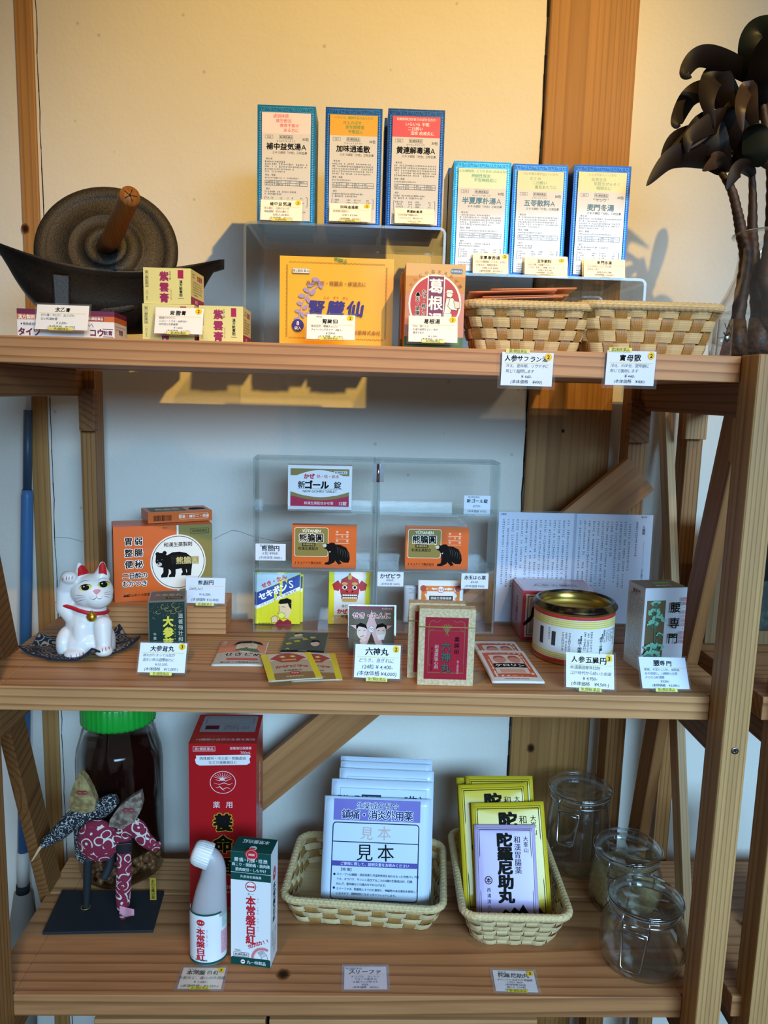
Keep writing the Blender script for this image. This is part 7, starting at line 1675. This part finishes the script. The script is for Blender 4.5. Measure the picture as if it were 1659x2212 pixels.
hat([(304, 1710), (308, 1734), (302, 1756), (290, 1776), (266, 1790), (236, 1784), (238, 1770), (256, 1744), (280, 1724)], lambda x, y, d_: pb(x, y, -.012+d_), 0, STRB, dB, (277, 1750), .009)
s0 = atZ(331, 1944, ZD); mb = MB(); hs = atY(331, 1897, s0.y).z-s0.z; wS = 13.5*pxscale(s0); mb.box(0, wS, 0, .0014, 0, hs, '#a98a2e'); f = front(mb, wS, hs, 28, 100); f.text('おわら風の盆', 14, 6, 17, '#1d1608', .02, vert=True, sp=.86); mb.obj('name_slip', dance, inv @ Matrix.Translation((s0.x-wS/2, s0.y, s0.z)))

# ---- basket of white patch packets
def low_basket(bl, br_, fl, bkl, label, rows, stakes, m1, m2, dshrink=.0, grp='woven baskets on the lowest shelf'):
    a = atZ(*bl, ZL); b = atZ(*br_, ZL); Mx = frame_of(a, b-a); wb = (b-a).length
    # rim: front edge a little outside the base
    l, zt = onplane(Mx @ Matrix.Translation((0, -.010, 0)), *fl); h = zt
    bk = Mx.inverted() @ atZ(*bkl, ZL+h); depth = bk.y+.010; hx = wb/2+(-l); 
    M = Mx @ Matrix.Translation((wb/2, depth/2-.010, .0003)); return M, hx, depth/2, h, wb/2/hx, label
M1, hx, hy, hh, tp, _ = low_basket((628, 1991), (937, 2013), (607, 1944), (634, 1800), '', 4, 26, None, None)
B1 = basket(M1, hx, hy, hh, tp, 'woven bamboo basket holding white patch packets in the middle of the lowest shelf', rows=4, stakes=30, m1=STRAWP, rr_=.022, rim=.0055, group='woven baskets on the lowest shelf')
def patch(k):
    def d(f, W, H):
        f.frame(1, 1, 98, H-2, .5, '#b9c2cc')
        if k == 0:
            f.rect(9, 2, 81, 19, '#6f66b0', 8); f.text('生薬成分配合', 50, 7.5, 6.6, '#e9eaf2', .06); f.text('生薬成分配合', 50, 7.5, 6.6, '#26245a', .015); f.text('鎮痛・消炎外用薬', 50, 15.5, 9, '#e9eaf2', .07, sp=.92); f.text('鎮痛・消炎外用薬', 50, 15.5, 9, '#26245a', .02, sp=.92)
            f.rframe(9, 23, 80, 68, 3, .9, '#26264a'); f.line([(9, 40), (89, 40)], .8, '#26264a'); f.rect(9, 57, 80, 4.6, '#4a3f92', 8); f.text('ご使用に際して、説明文書をお読みください', 49, 59.3, 3.2, '#e9eaf2', .01)
            f.text('見 本', 49, 31.5, 13, '#c9a4a0', -.0, sp=.95, jit=.06); f.text('見 本', 49, 49, 16, '#17171a', .004, sp=.95, jit=.06)
            f.text('【特 徴】', 16, 64.5, 3.2, '#33344a', .01, ax='l'); f.ell(12, 69, 1.1, 1.1, '#26264a', 10); f.ell(12, 81, 1.1, 1.1, '#26264a', 10)
            for i, t in enumerate(('スリーファは鎮痛・消炎効果と冷湿布作用をあわせもった冷感パップ剤', 'です。オウバク、サンシシ及びアルニカの3種の生薬成分が、打撲、', 'ねんざ、筋肉痛などの痛みをやわらげます。', 'スリーファは、粘着性にすぐれた基剤と、伸縮性のある基布を使用して', 'いますので、関節部位にもピッタリフィットします。')): f.text(t, 14, 69+i*4.2-(.2 if i < 3 else 0), 2.5, '#33344a', .012, ax='l', sp=.95)
            f.text('発売元', 12, 94.5, 3, '#33344a', .01, ax='l'); f.text('テイコクファルマケア株式会社', 12, 98, 3.6, '#26264a', .02, ax='l'); f.frame(58, 95, 30, 9, .5, '#33344a'); f.fine(60, 97.5, 26, 3, 2.6, 1.8, '#33344a'); f.fine(12, 102, 36, 2, 2.6, 1.8, '#33344a')
        else:
            f.rect(9, 8, 84, H-16, '#c4d2de', 8); f.line([(9, 8), (93, 8)], .8, '#9fb0c0'); f.line([(9, 8), (9, H-10)], .6, '#9fb0c0'); f.line([(93, 8), (93, H-10)], .6, '#9fb0c0')
            f.text('スリーファ', 20, 17, 6, '#33344a', .03, sp=.95); f.rect(30, 13.6, 19, 6, '#33344a', 3); f.text('第3類医薬品', 39.5, 16.6, 3.1, '#d9e2ea', .01); f.text('5枚入', 82, 17.5, 8.5, '#26264a', .03); f.text('(10cm×14cm)', 82, 24, 4.2, '#33344a', .005)
    return d
ang = R(17); bz = ZL+.0035
pk = [((692, 1956), (926, 1966), (708, 1718)), ((706, 1944), (930, 1954), (720, 1681)), ((722, 1934), (930, 1944), (740, 1658)), ((724, 1926), (924, 1936), (737, 1643)), ((724, 1918), (926, 1928), (733, 1632))]
nm = ('front one, lettered in purple', 'second from the front', 'third from the front', 'fourth from the front', 'rearmost')
iM = M1.inverted()
for k, (bl, br_, tl) in enumerate(pk):
    M, w_, h_ = place_z(bl, br_, bz+.006, ang, tl)
    packet(M, w_, h_, False, 'patch_packet', f'white patch packet in the middle basket, {nm[k]}', 'packet', patch(k), '#c9d6e2', bulge=.003, wave=.0012, group='white patch packets in the basket', rough=.42)

# ---- basket of envelopes
M2, hx, hy, hh, tp, _ = low_basket((1024, 2047), (1199, 2051), (1001, 1980), (972, 1795), '', 6, 26, None, None)
basket(M2, hx, hy, hh, tp, 'deep woven basket holding yellow and lilac medicine envelopes', rows=6, stakes=32, m1=STRAWP, m2=STRAW, rr_=.020, rim=.0055, group='woven baskets on the lowest shelf', amp=.0020)
def envel(col, ink_='#17150f'):
    def d(f, W, H):
        f.frame(5, 5, 90, H-10, .5, ink_); f.frame(7.5, 7.5, 85, H-15, 1.0, ink_)
        for i, ch in enumerate('陀羅尼助丸'): f.text(ch, 49, 23+i*21, 21.6, ink_, .055, sx=1.2)
        f.text('和漢胃腸薬', 70, 17, 11.5, ink_, .006, vert=True, sp=1.0); f.text('大峯山', 84, 17, 8.6, ink_, .006, vert=True, sp=1.0)
        f.ring(21, 84, 5.6, 5.6, 1.2, ink_, 28); f.text('本', 21, 84, 8.4, ink_, .02); f.text('西浦清六本舗', 21, 94, 6.6, ink_, .006, vert=True, sp=1.28); f.rect(17, 148, 8, 8, ink_); f.rect(18, 149, 2.4, 6, col); f.rect(21.4, 149, 2.4, 6, col)
        f.poly([(40, 133), (46, 126), (54, 131), (61, 123), (68, 129), (75, 119), (82, 130), (93, 143), (80, 137), (74, 130), (68, 137), (61, 132), (54, 139), (47, 133)], ink_)
        for i, ch in enumerate('丸'): f.text(ch, 52, 152, 22, ink_, .055, sx=1.15)
        f.text('分包', 76, 158, 6, ink_, .01)
    return d
env = [(((1030, 1996), (1166, 2004), (1009, 1780)), '#bfa9cc', 'lilac medicine envelope at the front of the deep basket'),
       (((1030, 1990), (1194, 1994), (1009, 1734)), '#d3b51c', 'yellow medicine envelope just behind the lilac one in the deep basket'),
       (((1004, 1974), (1160, 1976), (975, 1695)), '#d3b51c', 'yellow medicine envelope third from the front in the deep basket'),
       (((1014, 1960), (1166, 1968), (992, 1675)), '#cbaf1c', 'yellow medicine envelope fourth from the front, poking out at the right'),
       (((998, 1954), (1146, 1958), (968, 1679)), '#cbaf1c', 'yellow medicine envelope rearmost in the deep basket, poking out at the left')]
for (bl, br_, tl), col, lab in env:
    M, w_, h_ = place_z(bl, br_, ZL+.010, R(27), tl); M = M @ Matrix.Rotation(R(-2.5), 4, 'Y')
    packet(M, w_, h_, False, 'medicine_envelope', lab, 'envelope', envel(col), col, bulge=.0012, thick=.0014, group='medicine envelopes in the deep basket', rough=.6)

# ---- cards lying on the lowest shelf
G3 = 'price cards on the lowest shelf'
card((382, 2136), (480, 2139), (397, 2091), 'price card lettered 本常盤 白紅 lying before the bent-neck bottle', '本常盤 白紅', ['効能など、富山の外用薬', '¥ 1,683-', '(本体価格 ¥1,530-)'], num='3', z=ZL+.0002, flat=True, group=G3, small='指定品', paper='#e8d4bc') if 0 else None
def flatcard(tl, tr, bl, lab, title, rows, num, small, paper, tagt):
    M, w_, d_ = flat_z(tl, tr, bl, ZL+.0003)
    a = atZ(*bl, ZL)
    root = empty('price_card', M, lab, 'price card', G3); D = 160.0; Hh = D*d_/w_; mb = MB(); mb.box(0, w_, 0, d_, .0005, .0008, paper)
    f = Face(mb, D, Hh, o=(0, d_, .0008), u=(w_, 0, 0), d=(0, -d_, 0)); k = Hh/100
    f.text(small, 36, 9*k, 10*k, '#3c3a40', .0, jit=.05); f.text(title, 78, 24*k, 22*k, '#15130f', .03, jit=.1); f.rect(8, 37*k, D-16, 1.5*k, '#dccb7a')
    n = len(rows); p = (Hh-42*k)/n
    for i, t in enumerate(rows): f.text(t, 80, 40*k+p*(i+.5), min(15*k, p*.9), '#3c3a44', .004, jit=.09, skew=.12)
    mb.obj('card_sheet', root)
    mb = MB(); mb.box(-.0035, w_+.0035, -.0035, d_+.0035, .0002, .00045, FILM); mb.box(-.0035, w_+.0035, -.0035, d_+.0035, .0012, .0014, FILM); mb.obj('laminate_pouch', root)
    if num: mb = MB(); f = Face(mb, D, Hh, o=(0, d_, .0016), u=(w_, 0, 0), d=(0, -d_, 0)); f.ell(D-16, 14*k, 13, 13, '#e0b414'); f.text(num, D-16, 14*k, 18*k, '#17150f', .03); mb.obj('number_sticker', root)
    if tagt: mb = MB(); f = Face(mb, D, Hh, o=(0, d_, .0017), u=(w_, 0, 0), d=(0, -d_, 0)); f.rect(44, 94*k, 76, 13*k, '#d9c93a'); f.text(tagt, 82, 100.5*k, 11*k, '#3c3a20', .01, jit=.08); mb.obj('class_strip', root)
flatcard((397, 2091), (488, 2092), (383, 2136), 'price card lettered 本常盤 白紅 lying before the bent-neck bottle', '本常盤 白紅', ['効能など、富山の外用薬', '¥ 1,683-', '(本体価格　¥1,530-)'], '3', '指定品', '#e3cfb8', '第2類医薬品')
flatcard((744, 2089), (834, 2089), (743, 2138), 'price card lettered スリーファ lying before the basket of white packets', 'スリーファ', ['オウバク、サンシシ', 'アルニカ配合の', '冷感パップ剤です', '¥605-', '(本体価格　¥550-)'], None, '第3類医薬品', '#dccfd0', None)
flatcard((1064, 2097), (1152, 2099), (1071, 2142), 'price card lettered 陀羅尼助丸 lying before the deep basket', '陀羅尼助丸', ['オウバクが主成分の胃腸薬', '12包入 ¥660-', '(本体価格 ¥600)', '瓶入り 1200粒', '(本体価格 ¥1,200)'], '3', '指定品', '#e0dce0', '第3類医薬品')

# ---- swing-top glass jars
WIRE = ink('#b8bcc0', .22, 1.0)
def clip_jar(base, rbpx, lidpx, rlpx, lab, waist=.86, clasp=-118, full=None, tall=False):
    p = atZ(*base, ZL); s = pxscale(p); RB = rbpx*s; RL = rlpx*s*.96
    # lid height from the pixel of the lid's centre
    H = atY(lidpx[0], lidpx[1], p.y).z - ZL
    root = empty('clip_jar', (p.x, p.y, ZL+.0003), lab, 'jar', 'clip-top glass jars at the right end')
    nk = H-.017
    sh = nk*.80 if tall else nk*.72
    out = [(0, 0), (RB*.80, 0), (RB*.92, .003), (RB*.985, .012), (RB, nk*.32), (RB*.985, sh*.8), (RB*.93, sh), (RL*.93, nk-.009), (RL*.92, nk-.004), (RL*1.0, nk-.002), (RL*1.0, nk+.0015), (RL*.86, nk+.002)]
    inn = [(RL*.84, nk-.004), (RL*.86, nk-.009), (RB*.885, sh-.002), (RB*.94, sh*.8), (RB*.955, nk*.32), (RB*.94, .014), (RB*.86, .0065), (0, .006)]
    mb = MB(); mb.lathe(out+inn, GLASS, 64, caps=False); mb.obj('jar_body', root)
    mb = MB(); z0 = nk+.0042
    mb.lathe([(0, z0-.006), (RL*.78, z0-.006), (RL*.80, z0), (RL*1.0, z0), (RL*1.02, z0+.003), (RL*1.0, z0+.006), (RL*.96, z0+.0075), (RL*.90, z0+.0105), (RL*.66, z0+.0112), (RL*.62, z0+.0098), (RL*.42, z0+.0096), (RL*.36, z0+.0075), (0, z0+.0072)], GLASS, 64, caps=False); mb.obj('glass_lid', root)
    mb = MB(); mb.lathe([(RL*.80, nk+.0021), (RL*.985, nk+.0021), (RL*.985, nk+.0041), (RL*.80, nk+.0041)], clear('seal_ring', tint=(.86, .88, .86), edge=(.7, .72, .7), haze=.18) if 'seal_ring' not in bpy.data.materials else bpy.data.materials['seal_ring'], 48, caps=False); mb.obj('seal', root)
    def circ(r, z, n=64): return [(r*math.cos(2*math.pi*i/n), r*math.sin(2*math.pi*i/n), z) for i in range(n)]
    mb = MB(); wr_ = .0011; mb.tube(circ(RL*1.035, z0+.004), wr_, WIRE, 6, closed=True); mb.obj('lid_wire', root)
    mb = MB(); mb.tube(circ(RL*.965, nk-.0062), wr_, WIRE, 6, closed=True); mb.obj('neck_wire', root)
    a = R(clasp); er = V((math.cos(a), math.sin(a), 0)); et = V((-math.sin(a), math.cos(a), 0)); Z = V((0, 0, 1))
    w2 = .017; r1 = RL*1.04
    mb = MB()
    for sgn in (-1, 1):
        mb.tube([er*r1*.99+et*(sgn*w2*.8)+Z*(z0+.004), er*(r1+.0035)+et*(sgn*w2*.95)+Z*(z0+.008), er*(r1+.006)+et*(sgn*w2)+Z*(z0-.004), er*(r1+.006)+et*(sgn*w2)+Z*(nk-.014)], wr_*1.1, WIRE, 8)
    mb.tube([er*(r1+.006)+et*(-w2)+Z*(nk-.014), er*(r1+.006)+et*w2+Z*(nk-.014)], wr_*1.1, WIRE, 8); mb.obj('clasp_wire', root)
    mb = MB(); q = [(-w2*.92, -.014), (-w2*.92, -.008), (w2*.92, -.008), (w2*.92, -.014), (w2*.75, -.050), (w2*.55, -.054), (-w2*.55, -.054), (-w2*.75, -.050)]
    mb.tube([er*(r1+.0085+max(0, (-z_-.014))*.35)+et*x+Z*(nk+z_) for x, z_ in q], wr_*1.15, WIRE, 8, closed=True); mb.obj('lever_handle', root)
    mb = MB(); er2 = -er; mb.tube([er2*r1+et*.008+Z*(z0+.004), er2*(r1+.006)+et*.008+Z*(z0+.004), er2*(r1+.006)+et*(-.008)+Z*(z0+.004), er2*r1-et*.008+Z*(z0+.004)], wr_, WIRE, 6); mb.tube([er2*(r1+.005)+Z*(z0+.004), er2*(r1+.005)+Z*(nk-.006), er2*RL*.97+Z*(nk-.006)], wr_, WIRE, 6); mb.obj('hinge_wire', root)
    if full:
        mb = MB(); mb.lathe([(0, .0068), (RB*.84, .0070), (RB*.93, .016), (RB*.945, nk*.32), (RB*.925, sh*.78), (RB*.86, sh*.92), (0, sh*.95)], speckle('pale_powder', '#b59c68', '#cdb684', 220, rough=.95, bump=.6), 48); mb.obj('contents', root, kind='stuff')
    return root
clip_jar((1243, 1868), 66, (1241, 1690), 66, 'tall empty clip-top glass jar at the back, beside the wall post', tall=True, clasp=-122)
clip_jar((1347, 1948), 77, (1345, 1818), 71, 'clip-top glass jar filled with pale powder, between the two empty jars', full=True, clasp=-118)
clip_jar((1384, 2070), 90, (1389, 1925), 79, 'large empty clip-top glass jar nearest the right front post', clasp=-122)

# ---- things on the next rack
pf = atY(1500, 1360, 1.10); fr_ = empty('picture_frame', (NX+.004, 1.085, ZM+.0004), 'wooden framed dark picture with green moss standing on the next rack', 'picture frame')
fh = atY(1500, 1114, 1.085).z-ZM; FW = .20; WF = wood('frame_wood', 'Z', '#7a5c38', '#52391e', ring=60, mixdark=.5)
def fpart(nm, *b, m=WF): mb = MB(); mb.box(*b, m); return mb.obj(nm, fr_, bevel=.001)
fpart('frame_side', 0, .026, 0, .022, 0, fh); fpart('frame_side', FW-.026, FW, 0, .022, 0, fh); fpart('frame_foot', .0262, FW-.0262, 0, .022, 0, .020); fpart('frame_head', .0262, FW-.0262, 0, .022, fh-.026, fh)
mb = MB(); MOSS = speckle('moss_picture', '#0d140c', '#33402a', 95, rough=.6, bump=.3, lo=.42, hi=.68); NIGHT = ink('#0a0c0b', .25)
mb.box(.0262, FW-.0262, .008, .014, .0202, fh-.0262, NIGHT); f = Face(mb, 100, 100, o=(.0262, .0079, fh-.0262), u=(FW-.0524, 0, 0), d=(0, 0, -(fh-.0464)))
f.poly([(0, 62), (12, 52), (26, 60), (40, 48), (58, 56), (72, 42), (88, 54), (100, 46), (100, 100), (0, 100)], MOSS); mb.obj('picture', fr_)
pnl = atZ(1628, 2012, ZL); mb = MB(); ph = atY(1632, 1776, pnl.y).z-ZL; mb.box(0, .10, 0, .010, 0, ph, ink('#101011', .12, 0, .5)); tag(mb.obj('black_panel', M=Matrix.Translation((pnl.x, pnl.y, ZL+.0003)) @ Matrix.Rotation(R(-3), 4, 'X'), bevel=.001), 'glossy black panel standing on the next rack at the right edge', 'panel')
pa_ = atZ(1606, 2000, ZL); pb2 = atZ(1640, 2034, ZL); pen = empty('pen', pa_+V((0, 0, .0045)), 'pen with a black tip lying on the next rack before the black panel', 'pen'); d_ = pb2-pa_
mb = MB(); mb.tube([V((0, 0, 0)), d_*.35], .0040, ink('#141415', .4), 14); mb.obj('pen_cap', pen); mb = MB(); mb.tube([d_*.35, d_*1.6], .0036, ink('#c4c6c8', .3), 14); mb.obj('pen_barrel', pen)
